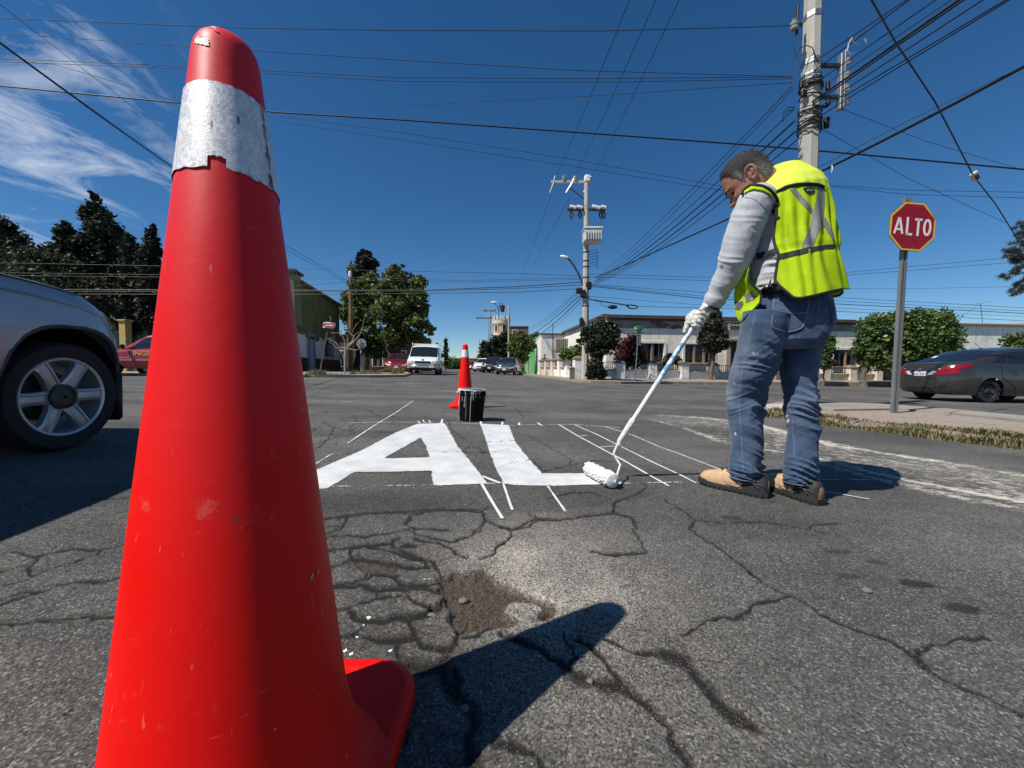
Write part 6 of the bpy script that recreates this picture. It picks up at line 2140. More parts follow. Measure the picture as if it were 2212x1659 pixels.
 def G_(s, x, q, off=0.):
  """q: 0 = roof centre, +-1 = belt line"""
  hb, hr = interp(x, s.gh['belt']), interp(x, s.gh['roof'])
  H = max(hr - hb, 0.)
  wb = s.w * interp(x, s.gh['wb'])
  wr = wb - s.tumble * H
  a = abs(q)
  sg = 1 if q >= 0 else -1
  cr = .05
  if a < .5:
   f = a / .5
   y, z = (wr - .03) * f, hr - cr * f * f * min(1, H * 3)
  elif a < .58:
   f = (a - .5) / .08
   y, z = wr - .03 + .035 * f, hr - cr * min(1, H * 3) - .035 * f * min(1, H * 3)
  else:
   f = (a - .58) / .42
   z0 = hr - (cr + .035) * min(1, H * 3)
   y, z = wr + .005 + (wb - wr - .005) * f + .02 * math.sin(math.pi * f), z0 + (hb - z0) * f
  p = V(x, sg * y, z)
  if off:
   d1 = s.G_(x + .02, q) - s.G_(x - .02, q)
   d2 = s.G_(x, q + .01) - s.G_(x, q - .01)
   n = d1.cross(d2).normalized()
   if n.dot(p - V(x * .6,0,1.)) < 0:
    n = -n
   p = p + n * off
  return p
 def house(s, mat, parent):
  x0, x1 = s.gh['roof'][0][0], s.gh['roof'][-1][0]
  xs = np.linspace(x0, x1,44)
  qs = list(np.linspace(-1,-.58,6)) + [-.54,-.5] + list(np.linspace(-.4,.4,7)) + [.5,.54] + list(np.linspace(.58,1,6))
  rs = [[s.G_(x, q) for q in qs] for x in xs]
  b = MB()
  b.rings(rs, cap=False, close=False)
  for k in (0,-1):
   b.add(rs[k],[tuple(range(len(qs)))])
  o = b.build('roof', mat, parent, smooth=35)
  return put(o, parent)
 def gpatch(s, name, quad, mat, parent, n=8, off=.006):
  """quad: 4 corners (x, q)"""
  b = MB()
  vs = []
  for i in range(n + 1):
   for j in range(n + 1):
    a, c = i / n, j / n
    x = (quad[0][0] * (1 - a) + quad[1][0] * a) * (1 - c) + (quad[3][0] * (1 - a) + quad[2][0] * a) * c
    q = (quad[0][1] * (1 - a) + quad[1][1] * a) * (1 - c) + (quad[3][1] * (1 - a) + quad[2][1] * a) * c
    vs.append(s.G_(x, q, off))
  b.add(vs, [(i * (n + 1) + j, (i + 1) * (n + 1) + j, (i + 1) * (n + 1) + j + 1, i * (n + 1) + j + 1) for i in range(n) for j in range(n)])
  return put(b.build(name, mat, parent, smooth=60), parent)
 def bpatch(s, name, quad, mat, parent, n=8, off=.006):
  """patch on the lower body: 4 corners (u, t)"""
  b = MB()
  vs = []
  for i in range(n + 1):
   for j in range(n + 1):
    a, c = i / n, j / n
    u = (quad[0][0] * (1 - a) + quad[1][0] * a) * (1 - c) + (quad[3][0] * (1 - a) + quad[2][0] * a) * c
    t_ = (quad[0][1] * (1 - a) + quad[1][1] * a) * (1 - c) + (quad[3][1] * (1 - a) + quad[2][1] * a) * c
    vs.append(s.P(u, t_, off))
  b.add(vs, [(i * (n + 1) + j, (i + 1) * (n + 1) + j, (i + 1) * (n + 1) + j + 1, i * (n + 1) + j + 1) for i in range(n) for j in range(n)])
  return put(b.build(name, mat, parent, smooth=60), parent)
 def line(s, name, pts, mat, parent, r=.004, off=.003):
  """shut line / moulding following the lower body: (u, t) points"""
  q = []
  for a, c in zip(pts[:-1], pts[1:]):
   q += [s.P(a[0] + (c[0] - a[0]) * k / 6, a[1] + (c[1] - a[1]) * k / 6, off) for k in range(6)]
  q.append(s.P(*pts[-1], off))
  b = MB()
  b.tube(q, r, 4)
  return put(b.build(name, mat, parent), parent)
 def u_at(s, x):
  lf, lr = s.Lf - s.rc, s.Lr - s.rc
  return 2 + (lf - x) / (lf + lr)
 def wheels(s, parent, rim=rim_silver, spokes=5, steer=0., only=None, detail=True, hub=rim_dark, wide=.2, rim_f=.68, steelw=False, ph=.35):
  for xw in (s.xf, -s.xf):
   for sg in (-1,1):
    if only and (xw > 0, sg) not in only:
     continue
    c_ = V(xw, sg * (s.w * .955 - wide / 2), s.rw)
    st = steer if xw > 0 else 0
    ya = V(-math.sin(st), math.cos(st),0) * sg
    xa = V(math.cos(st), math.sin(st),0)
    ax = (xa, V(0,0,1), ya)
    R_ = s.rw
    r = R_ * rim_f
    b = MB()
    h = wide / 2
    b.lathe([(r, -h),(R_ * .93,-h),(R_ * .985,-h * .8),(R_, -h * .5),(R_, h * .5),(R_ * .985, h * .8),(R_ * .93, h),(r * 1.03, h * .95),(r, h * .8)],40, c_, ax, cap=False)
    wh = put(b.build('wheel', tyre_m, parent, smooth=40), parent)
    b = MB()
    b.lathe([(r * 1.02, h * .85),(r * 1.0, h * .95),(r * .94, h * .9),(r * .90, h * .45),(r * .88,-h * .2),(0.01,-h * .25)],36, c_, ax, cap=False)
    put(b.build('rim', rim if not steelw else rim_dark, wh, smooth=40), wh)
    if not detail:
     b = MB()
     b.lathe([(r * .8, h * .5),(r * .3, h * .8),(.01, h * .8)],20, c_, ax, cap=False)
     put(b.build('hub', rim, wh, smooth=40), wh)
     continue
    if steelw:
     b = MB()
     b.lathe([(r * .88, h * .35),(r * .7, h * .75),(r * .5, h * .5),(r * .35, h * .8),(r * .12, h * .85),(.01, h * .85)],30, c_, ax, cap=False)
     put(b.build('hub', M('steel_wheel', (.05,.05,.052),.45,.4), wh, smooth=50), wh)
     continue
    for k in range(spokes):
     a = 2 * math.pi * (k + ph) / spokes
     d_ = xa * math.cos(a) + V(0,0,1) * math.sin(a)
     e_ = -xa * math.sin(a) + V(0,0,1) * math.cos(a)
     b = MB()
     rs = []
     for f, wf, zf in ((.22,.19,.72),(.5,.165,.86),(.8,.16,.92),(.95,.20,.86)):
      q = c_ + d_ * (r * f) + ya * (h * zf)
      ww = r * wf
      rs.append([q - e_ * ww - ya * .03, q - e_ * ww * .92, q - e_ * ww * .55 + ya * .006, q - e_ * ww * .4, q + e_ * ww * .4, q + e_ * ww * .55 + ya * .006, q + e_ * ww * .92, q + e_ * ww - ya * .03])
     b.rings(rs)
     put(b.build('spoke', rim, wh, smooth=30), wh)
    b = MB()
    b.lathe([(r * .33, h * .7),(r * .31, h * .93),(r * .24, h * .98),(r * .22, h * .9),(.01, h * .92)],24, c_, ax, cap=False)
    put(b.build('hub', hub, wh, smooth=30), wh)
    b = MB()
    b.lathe([(r * .62,-h * .05),(r * .62, h * .1),(.02, h * .1)],24, c_, ax)
    put(b.build('brake_disc', dark_steel, wh, smooth=30), wh)
 def mirror(s, x, z, parent, mat, sg):
  b = MB()
  b.ball((x, sg * (s.w + .10), z),(.06,.10,.07),10,8)
  b.tube([(x, sg * (s.w - .06), z - .05),(x, sg * (s.w + .06), z - .02)],.025,6)
  put(b.build('mirror', mat, parent), parent)
 def plate(s, x, z, parent, front=True, txt=None, y=0.):
  b = MB()
  sg = 1 if front else -1
  b.bevbox((x, y, z),(.012,.30,.15),.004)
  pl = put(b.build('number_plate', plate_white, parent, smooth=0), parent)
  if txt:
   t_ = text_obj('lettering', txt, (x + sg * .009, y, z),(0, sg, 0),(0,0,1),.078, ink, None, ext=.001)
   m_ = t_.matrix_world.copy()
   t_.parent = pl
   t_.matrix_parent_inverse = Matrix.Identity(4)
   t_.matrix_basis = m_
  return pl
def place(t_, x, y, ang, z=None):
 t_.location = (x, y, gz(x) if z is None else z)
 e = .5
 sl = (gz(x + e) - gz(x - e)) / (2 * e)
 q = Vector((0,-math.atan(sl),0))
 t_.rotation_euler = (Matrix.Rotation(-math.atan(sl),3, 'Y') @ Matrix.Rotation(ang, 3, 'Z')).to_euler()
SEDAN = dict(top=[(-2.35,.96),(-2.15,1.02),(-1.75,1.055),(-1.3,1.01),(0,.965),(.9,.955),(1.2,.93),(1.7,.86),(2.0,.76),(2.2,.66)],
   gh=dict(belt=[(-1.85,1.03),(-1.4,1.0),(0,.955),(1.3,.93)], wb=[(-1.85,.80),(-1.2,.91),(0,.925),(1.0,.92),(1.3,.84)],
     roof=[(-1.82,1.045),(-1.55,1.15),(-1.2,1.31),(-.85,1.43),(-.4,1.495),(0,1.505),(.3,1.47),(.6,1.36),(.95,1.13),(1.2,.97)]))
def sedan(label, mat, group=None, txt=None, detail=True, lamp=None, front_only=False):
 c = Car(L=4.45, Wd=1.70, wb=2.6, fo=.83, rw=.305, arch=(.36,.35), zc=.19, rc=.52, **SEDAN)
 t_ = thing('parked_car' if group else 'sedan_car', label, 'car', (0,0,0), group)
 c.body(mat, t_)
 c.house(mat, t_)
 for sg in (1,-1):
  c.gpatch('side_window', [(.78, sg * .93),(.10, sg * .93),(.10, sg * .62),(.42, sg * .62)], glass_dark, t_)
  c.gpatch('side_window', [(.03, sg * .93),(-.78, sg * .93),(-.72, sg * .62),(.03, sg * .62)], glass_dark, t_)
  c.gpatch('quarter_window', [(-.84, sg * .93),(-1.28, sg * .90),(-.98, sg * .68),(-.78, sg * .62)], glass_dark, t_, n=5)
 c.gpatch('windscreen', [(1.13,-.5),(.45,-.47),(.45,.47),(1.13,.5)], glass_dark, t_)
 c.gpatch('rear_window', [(-1.70,-.50),(-.92,-.46),(-.92,.46),(-1.70,.50)], glass_dark, t_)
 c.wheels(t_, steelw=detail and lamp is None and not front_only, detail=detail)
 for sg in (1,-1):
  c.mirror(.75,1.0, t_, mat, sg)
  c.bpatch('headlight', [(sg * 1.02,.62),(sg * 2.12,.80),(sg * 2.02,.93),(sg * 1.15,.78)], lamp or lamp_clear, t_, off=.01)
 c.bpatch('grille', [(-.75,.58),(.75,.58),(.6,.74),(-.6,.74)], black_plastic, t_, off=.008)
 c.bpatch('lower_grille', [(-.9,.13),(.9,.13),(.8,.36),(-.8,.36)], black_plastic, t_, off=.008)
 c.plate(c.Lf + .012,.45, t_)
 return c, t_
gsed = carpaint('grey_brown_metallic', (.060,.055,.050,1),.55,.2,.15)
c, t_ = sedan('grey-brown metallic sedan seen from behind beside the stop sign post', gsed)
u9 = 5
for sg in (1,-1):
 c.bpatch('tail_light', [(sg * 4.06,.66),(sg * 3.42,.66),(sg * 3.40,.95),(sg * 3.72,.93)], lamp_red, t_, off=.012)
 c.bpatch('tail_light_tip', [(sg * 3.42,.78),(sg * 3.12,.92),(sg * 3.08,.95),(sg * 3.40,.95)], lamp_red, t_, off=.010)
 c.bpatch('reversing_light', [(sg * 4.42,.655),(sg * 4.04,.66),(sg * 3.80,.88),(sg * 4.02,.83)], lamp_clear, t_, off=.014)
 ud = [c.u_at(x) for x in (-1.02,.02,.82)]
 for k, u in enumerate(ud):
  c.line('door_seam', [(sg * u, .08),(sg * u, .98)] if k else [(sg * (u - .12),.06),(sg * (u - .11),.3),(sg * u, .55),(sg * (u + .02),.98)], black_plastic, t_)
 for x in (-.72,.25):
  b = MB()
  q = c.P(sg * c.u_at(x),.80,.02)
  b.tube([q + V(-.09,0,0), q + V(-.03, sg * .02,.004), q + V(.03, sg * .02,.004), q + V(.09,0,0)],.013,6)
  put(b.build('door_handle', gsed, t_), t_)
 c.line('waist_moulding', [(sg * 2.0,.25),(sg * 3.,.22)], black_plastic, t_, r=.008)
c.line('boot_seam', [(-4.35,.985),(-4.30,.7),(-4.55,.50),(-4.95,.49)], black_plastic, t_, r=.006)
c.line('boot_seam', [(4.35,.985),(4.30,.7),(4.55,.50),(4.95,.49)], black_plastic, t_, r=.006)
c.line('boot_seam', [(-4.95,.49),(-5,.49)], black_plastic, t_, r=.006)
c.line('boot_seam', [(4.95,.49),(5,.49)], black_plastic, t_, r=.006)
xr = -c.Lr
b = MB()
b.bevbox((xr + .035,0,.845),(.05,.86,.045),.015)
put(b.build('plate_garnish', gsed, t_, smooth=0), t_)
b = MB()
b.bevbox((xr + .045,0,.735),(.02,.78,.17),.01)
put(b.build('plate_recess', M('recess_dark', (.028,.027,.026),.5), t_, smooth=0), t_)
c.plate(xr + .022,.725, t_, front=False, txt='AAR-325-A')
b = MB()
b.lathe([(.045,0),(.05,.006),(.04,.012),(.03,.006),(.02,.01),(.005,.012)],18,(xr + .005,0,.855),(V(0,1,0), V(0,0,1), V(-1,0,0)))
put(b.build('badge', chrome, t_), t_)
c.bpatch('bumper_insert', [(-4.9,.04),(-3.9,.03),(-4.1,.20),(-4.9,.22)], black_plastic, t_, off=.012)
c.bpatch('bumper_insert', [(4.9,.04),(3.9,.03),(4.1,.20),(4.9,.22)], black_plastic, t_, off=.012)
b = MB()
b.bevbox((xr + .04,0,.295),(.05,.5,.13),.02)
put(b.build('bumper_centre', black_plastic, t_, smooth=0), t_)
c.line('bumper_crease', [(-4.9,.25),(-4.0,.24),(-3.6,.30)], gsed, t_, r=.010)
b = MB()
q = c.G_(-.55,0)
b.tube([q, q + V(-.22,0,.16)],.005,5)
b.ball(q, (.05,.03,.015),8,5)
put(b.build('antenna', black_plastic, t_), t_)
b = MB()
q0 = [c.G_(-1.42,.30 + .02 * k, .012) for k in range(5)] + [c.G_(-1.30,.30 + .02 * k, .012) for k in range(5)][::-1]
b.add(q0,[tuple(range(10))])
put(b.build('sticker', sign_white, t_, smooth=0), t_)
an = R(2.5)
f_ = V(math.cos(an), math.sin(an),0)
rt_ = V(math.sin(an),-math.cos(an),0)
pos = V(12.42,10.05,0) + f_ * 1.3 - rt_ * .74
place(t_, pos.x, pos.y, an)
vanp = carpaint('van_white', (.72,.73,.72,1),.0,.35,.3)
c = Car(L=5.2, Wd=1.98, wb=3.3, fo=.75, rw=.35, arch=(.42,.40), zc=.34, rc=.34,
  top=[(-2.9,1.2),(1.0,1.2),(1.6,1.18),(1.95,1.08),(2.3,.98),(2.5,.93)],
  gh=dict(belt=[(-2.8,1.2),(1.0,1.2),(1.7,1.12),(1.95,1.06)], wb=[(-2.8,.93),(1.,.945),(1.95,.90)],
    roof=[(-2.78,1.25),(-2.74,1.82),(-2.5,1.90),(0,1.93),(.7,1.91),(.95,1.86),(1.2,1.68),(1.9,1.08)]), wr=.14)
t_ = thing('van', 'white work van with a roof rack driving towards the crossing', 'van', (0,0,0))
c.body(vanp, t_)
c.house(vanp, t_)
c.gpatch('windscreen', [(1.84,-.51),(1.02,-.50),(1.02,.50),(1.84,.51)], glass_dark, t_)
for sg in (1,-1):
 c.gpatch('side_window', [(1.35, sg * .95),(.40, sg * .95),(.40, sg * .62),(.85, sg * .62)], glass_dark, t_)
 c.gpatch('side_window', [(.2, sg * .95),(-.9, sg * .95),(-.9, sg * .64),(.2, sg * .64)], glass_dark, t_)
 c.gpatch('side_window', [(-1.1, sg * .95),(-2.5, sg * .95),(-2.5, sg * .64),(-1.1, sg * .64)], glass_dark, t_)
 c.bpatch('headlight', [(sg * .86,.58),(sg * 1.55,.58),(sg * 1.55,.84),(sg * .86,.84)], lamp_clear, t_, off=.012)
 c.bpatch('turn_signal', [(sg * .86,.50),(sg * 1.6,.50),(sg * 1.6,.565),(sg * .86,.565)], M('amber', (.4,.15,.03),.2), t_, off=.012)
 b = MB()
 b.bevbox((1.1, sg * (c.w + .16),1.28),(.1,.22,.3),.04)
 put(b.build('mirror', black_plastic, t_), t_)
c.bpatch('grille', [(-.78,.60),(.78,.60),(.74,.82),(-.74,.82)], black_plastic, t_, off=.012)
b = MB()
lp = [c.P(-.74,.63,.03), c.P(-.74,.79,.03), c.P(-.3,.80,.03), c.P(.3,.80,.03), c.P(.74,.79,.03), c.P(.74,.63,.03), c.P(.3,.62,.03), c.P(-.3,.62,.03), c.P(-.74,.63,.03)]
b.tube(lp, .02,5)
put(b.build('grille_frame', chrome, t_), t_)
b = MB()
b.ball(c.P(0,.93,.03),(.02,.09,.05),10,6)
put(b.build('badge', dark_steel, t_), t_)
b = MB()
b.bevbox((c.Lf + .02,0,.53),(.16,1.94,.2),.05)
put(b.build('bumper', chrome, t_), t_)
b = MB()
b.bevbox((c.Lf - .05,0,.38),(.14,1.7,.14),.04)
put(b.build('valance', black_plastic, t_), t_)
c.plate(c.Lf + .11,.53, t_, y=.55)
for x in (.55,-.6,-1.8):
 b = MB()
 b.tube([(x, -.86,1.89),(x, -.86,2.0),(x, .86,2.0),(x, .86,1.89)],.025,6)
 put(b.build('rack_bar', white_paint, t_), t_)
for sg in (1,-1):
 b = MB()
 b.tube([(.6, sg * .86,2.0),(-1.85, sg * .86,2.0)],.025,6)
 b.tube([(.6, sg * .86,1.98),(.6, sg * .86,2.12)],.02,6)
 put(b.build('rack_rail', white_paint, t_), t_)
c.wheels(t_, spokes=5, detail=False, wide=.23)
vx = W(922,800,24.8)
hd = math.atan2(-vx.y, -vx.x * .55)
place(t_, vx.x - .35,23.9 + 2.3, R(-90) + R(7))
PK = 'cars parked along the far kerbs'
redp = carpaint('dark_red', (.20,.006,.015,1),.2,.3,.2)
c, t_ = sedan('red sedan parked in the shade of the large green tree', redp, PK, detail=False, lamp=lamp_clear)
q = W(845,800,27.5)
place(t_, q.x, 27.5 + 2.1, R(-90) + R(9))
bluep = carpaint('blue_grey', (.055,.068,.085,1),.4,.28,.2)
c, t_ = sedan('blue-grey sedan parked first in the row by the green house front', bluep, PK, detail=False, lamp=lamp_clear)
q = W(1107,800,31)
place(t_, q.x - .25,31 + 2.1, R(-90) + R(-12))
SUVP = dict(top=[(-2.4,1.02),(-1,1.05),(.9,1.04),(1.3,1.02),(1.9,.96),(2.15,.86),(2.3,.78)],
   gh=dict(belt=[(-2.3,1.04),(1.1,1.03),(1.3,1.0)], wb=[(-2.3,.86),(-1,.93),(1,.92),(1.35,.85)],
     roof=[(-2.3,1.1),(-2.1,1.55),(-1.7,1.68),(-.4,1.72),(.2,1.68),(.5,1.58),(1.3,1.03)]), wr=.24)
def suv(label, mat, group, dark_glass=True):
 c = Car(L=4.55, Wd=1.82, wb=2.65, fo=.88, rw=.36, arch=(.43,.42), zc=.25, rc=.46, **SUVP)
 t_ = thing('parked_car', label, 'car', (0,0,0), group)
 c.body(mat, t_)
 c.house(mat, t_)
 c.gpatch('windscreen', [(1.2,-.5),(.5,-.48),(.5,.48),(1.2,.5)], glass_dark, t_)
 for sg in (1,-1):
  c.gpatch('side_window', [(.85, sg * .94),(-.1, sg * .94),(-.1, sg * .62),(.35, sg * .62)], glass_dark, t_)
  c.gpatch('side_window', [(-.2, sg * .94),(-1.2, sg * .94),(-1.2, sg * .63),(-.2, sg * .62)], glass_dark, t_)
  c.gpatch('side_window', [(-1.3, sg * .94),(-2.05, sg * .92),(-1.85, sg * .66),(-1.3, sg * .63)], glass_dark, t_)
  c.bpatch('headlight', [(sg * .98,.66),(sg * 1.95,.70),(sg * 1.9,.86),(sg * 1.05,.82)], lamp_clear, t_, off=.012)
  c.mirror(.8,1.12, t_, mat, sg)
 c.bpatch('grille', [(-.9,.58),(.9,.58),(.85,.82),(-.85,.82)], black_plastic, t_, off=.01)
 for k in range(3):
  b = MB()
  b.tube([c.P(-.85,.63 + .07 * k, .025), c.P(0,.63 + .07 * k, .025), c.P(.85,.63 + .07 * k, .025)],.014,5)
  put(b.build('grille_bar', chrome, t_), t_)
 c.bpatch('lower_grille', [(-1,.12),(1,.12),(.9,.35),(-.9,.35)], black_plastic, t_, off=.01)
 c.plate(c.Lf + .03,.52, t_)
 c.wheels(t_, detail=False)
 return c, t_
blk = carpaint('black_paint', (.012,.013,.015,1),.2,.25,.2)
for lab, m_, x_px, d, rot in (('black SUV parked second in the row, behind the blue-grey sedan', blk, z3p(388,0)[0],38,-10),
       ('white SUV parked third in the row, behind the black SUV', vanp, z3p(303,0)[0],45,-10)):
 c, t_ = suv(lab, m_, PK)
 q = W(x_px, 800, d)
 place(t_, q.x, d + 2.1, R(-90) + R(rot))
c, t_ = sedan('small dark red car parked last in the row toward the far end', redp, PK, detail=False, lamp=lamp_clear)
q = W(z3p(232,0)[0],800,57)
place(t_, q.x, 59, R(-90) + R(-8))
rp = carpaint('bright_red', (.26,.006,.014,1),.1,.3,.15)
c = Car(L=5.2, Wd=1.8, wb=3.1, fo=.95, rw=.36, arch=(.44,.42), zc=.30, rc=.40,
  top=[(-2.8,1.02),(-.6,1.02),(.9,1.0),(1.4,.99),(2.1,.93),(2.45,.86)],
  gh=dict(belt=[(-.9,1.02),(1.1,1.0),(1.25,.99)], wb=[(-.9,.90),(0,.93),(1.25,.88)],
    roof=[(-.88,1.06),(-.78,1.45),(-.5,1.60),(0,1.64),(.3,1.60),(.7,1.38),(1.22,1.0)]), wr=.26)
t_ = thing('red_pickup', 'red work vehicle with yellow door lettering between the silver car and the tall cone', 'car', (0,0,0))
c.body(rp, t_)
c.house(rp, t_)
for sg in (1,-1):
 c.gpatch('side_window', [(.98, sg * .95),(-.15, sg * .95),(-.15, sg * .61),(.42, sg * .61)], glass_dark, t_)
 c.gpatch('side_window', [(-.22, sg * .95),(-.7, sg * .95),(-.62, sg * .62),(-.22, sg * .61)], glass_dark, t_)
 b = MB()
 b.bevbox((.92, sg * (c.w + .10),1.12),(.12,.2,.17),.05)
 put(b.build('mirror', black_plastic, t_), t_)
 c.line('door_seam', [(sg * c.u_at(.98),.1),(sg * c.u_at(.98),.98)], black_plastic, t_)
 c.line('door_seam', [(sg * c.u_at(-.2),.1),(sg * c.u_at(-.2),.98)], black_plastic, t_)
 c.line('moulding', [(sg * 2.05,.44),(sg * 3.0,.44)], rp, t_, r=.012)
 c.bpatch('headlight', [(sg * .95,.62),(sg * 1.9,.66),(sg * 1.9,.84),(sg * .95,.80)], lamp_clear, t_, off=.012)
 c.bpatch('tail_light', [(sg * 3.9,.5),(sg * 3.2,.5),(sg * 3.2,.9),(sg * 3.9,.9)], lamp_red, t_, off=.012)
c.gpatch('windscreen', [(1.13,-.5),(.5,-.47),(.5,.47),(1.13,.5)], glass_dark, t_)
c.wheels(t_, detail=False, wide=.22)
yel = M('yellow_lettering', (.55,.36,.05),.5, var=.1)
t2 = text_obj('lettering', 'INGE', (.32, c.w * 1.002 + .006,.86),(-1,0,0),(0,0,1),.23, yel, None, ext=.002, sx=1.2, bold=.004)
m_ = t2.matrix_world.copy()
t2.parent = t_
t2.matrix_parent_inverse = Matrix.Identity(4)
t2.matrix_basis = m_
b = MB()
for k in range(12):
 b.box((1.2 - k * .06 + .25, c.w * 1.0 + .004,.70),(.035,.006,.03))
put(b.build('small_lettering', M('pale_lettering', (.5,.4,.35),.6), t_, smooth=0), t_)
an = R(180 + 3)
q = W(307,800,14.6)
fw = V(math.cos(an), math.sin(an),0)
lf_ = V(-math.sin(an), math.cos(an),0)
pos = q - fw * .32 - lf_ * .9
place(t_, pos.x, pos.y, an)
silver = carpaint('silver_metallic', (.36,.38,.41,1),.55,.34,.25)
c = Car(L=4.4, Wd=1.80, wb=2.6, fo=.69, rw=.328, sq=2.5, arch=(.405,.43), zc=.235, rc=.55,
  top=[(-2.4,.98),(-1,.98),(.5,1.0),(.9,1.0),(1.3,.985),(1.6,.965),(1.8,.935),(1.95,.89),(2.1,.82)],
  gh=dict(belt=[(-2.2,.97),(.8,.98),(1.0,.95)], wb=[(-2.2,.86),(-1,.93),(.7,.92),(1.0,.85)],
    roof=[(-2.2,1.05),(-2.,1.45),(-1.6,1.58),(-.4,1.62),(.1,1.58),(.35,1.5),(.95,.98)]), wr=.22)
t_ = thing('silver_suv', 'silver SUV at the left edge, only its right front fender and wheel in view', 'car', (0,0,0))
c.body(silver, t_)
c.house(silver, t_)
for sg in (1,-1):
 c.gpatch('side_window', [(.62, sg * .94),(-.3, sg * .94),(-.3, sg * .62),(.2, sg * .62)], glass_dark, t_)
 c.gpatch('side_window', [(-.4, sg * .94),(-1.9, sg * .94),(-1.7, sg * .64),(-.4, sg * .62)], glass_dark, t_)
 c.line('fender_crease', [(sg * 1.75,.80),(sg * 2.1,.885),(sg * 2.4,.90),(sg * 3.,.90)], silver, t_, r=.010, off=.0)
 c.line('bonnet_seam', [(sg * 1.2,.955),(sg * 1.8,.985),(sg * 2.2,.99),(sg * 2.42,.985)], black_plastic, t_, r=.004, off=.004)
 c.bpatch('headlight', [(sg * 1.02,.66),(sg * 1.62,.74),(sg * 1.60,.92),(sg * 1.02,.86)], lamp_clear, t_, off=.008)
 b = MB()
 n = 26
 q = []
 for k in range(n + 1):
  a = math.pi * (-.08 + 1.16 * k / n)
  ca_, sa_ = math.cos(a), math.sin(a)
  x = c.xf + c.arch[0] * .985 * math.copysign(abs(ca_) ** .8, ca_)
  z = c.rw + c.arch[1] * .985 * math.copysign(abs(sa_) ** .8, sa_)
  q.append(V(x, sg * (c.w * c.hw((z - c.zc) / .75) - .012 - max(0, x - c.xf - .17) ** 2 * 1.1), z))
 b.tube(q, .014,6)
 put(b.build('arch_lip', M('arch_liner_grey', (.05,.05,.052),.6), t_), t_)
 b = MB()
 b.bevbox((c.xf + .40, sg * .72,.30),(.05,.26,.34),.02)
 put(b.build('splash_guard', black_plastic, t_), t_)
c.bpatch('grille', [(-.85,.58),(.85,.58),(.85,.86),(-.85,.86)], black_plastic, t_, off=.01)
c.wheels(t_, spokes=6, steer=R(-7), wide=.22, rim_f=.715, hub=rim_dark, ph=.03)
an = R(99.5)
fw = V(math.cos(an), math.sin(an),0)
rt_ = V(math.sin(an),-math.cos(an),0)
pos = V(-2.70,2.33,0) - fw * 1.3 - rt_ * .86
place(t_, pos.x, pos.y, an)
# ---- traffic cones
def cone_plastic(name, z0=0., z1=1.):
 m, t, p = newmat(name)
 co = mk(t, 'ShaderNodeTexCoord').outputs['Object']
 z = mk(t, 'ShaderNodeSeparateXYZ', {0: co}).outputs[2]
 n1 = mk(t, 'ShaderNodeTexNoise', {0: co, 2: 5.,3: 6.,4: .65})
 n2 = mk(t, 'ShaderNodeTexNoise', {0: co, 2: 38.,3: 5.,4: .7})
 fade = maprange(t, math_n(t, 'ADD', z, math_n(t, 'MULTIPLY', math_n(t, 'SUBTRACT', n1.outputs[0],.5),.25)), z0, z1,0,1, True)
 c = mixc(t, fade, (.80,.004,.001,1),(.66,.028,.036,1))
 scuff = maprange(t, n2.outputs[0],.60,.74,0,.5)
 c = mixc(t, math_n(t, 'MULTIPLY', scuff, maprange(t, n1.outputs[0],.45,.65)), c, (.72,.22,.18,1))
 mp1 = mk(t, 'ShaderNodeMapping', {0: co, 2: (.3,.2,.4),3: (14,14,160)})
 sc1 = mk(t, 'ShaderNodeTexNoise', {0: mp1,2: 1.,3: 2.,4: .6})
 mp2 = mk(t, 'ShaderNodeMapping', {0: co, 2: (.1,-.25,0),3: (120,120,9)})
 sc2 = mk(t, 'ShaderNodeTexNoise', {0: mp2,2: 1.,3: 2.,4: .6})
 scr_ = math_n(t, 'MAXIMUM', maprange(t, sc1.outputs[0],.72,.78,0,.35), maprange(t, sc2.outputs[0],.71,.77,0,.35))
 c = mixc(t, scr_, c, (.75,.35,.30,1))
 n5 = mk(t, 'ShaderNodeTexVoronoi', {0: co, 2: 16.})
 spot = math_n(t, 'LESS_THAN', n5.outputs['Distance'], math_n(t, 'MULTIPLY', maprange(t, n1.outputs[0],.5,.7),.10))
 c = mixc(t, math_n(t, 'MULTIPLY', spot, .55), c, (.20,.05,.03,1))
 t.links.new(c, p.inputs['Base Color'])
 t.links.new(maprange(t, n1.outputs[0],.3,.7,.40,.60), p.inputs['Roughness'])
 p.inputs['Specular IOR Level'].default_value = .22
 bb = mk(t, 'ShaderNodeBump', {'Strength': .08, 'Distance': .004, 'Height': math_n(t, 'ADD', n2.outputs[0], math_n(t, 'MULTIPLY', scr_, -.6))})
 t.links.new(bb.outputs[0], p.inputs['Normal'])
 return m
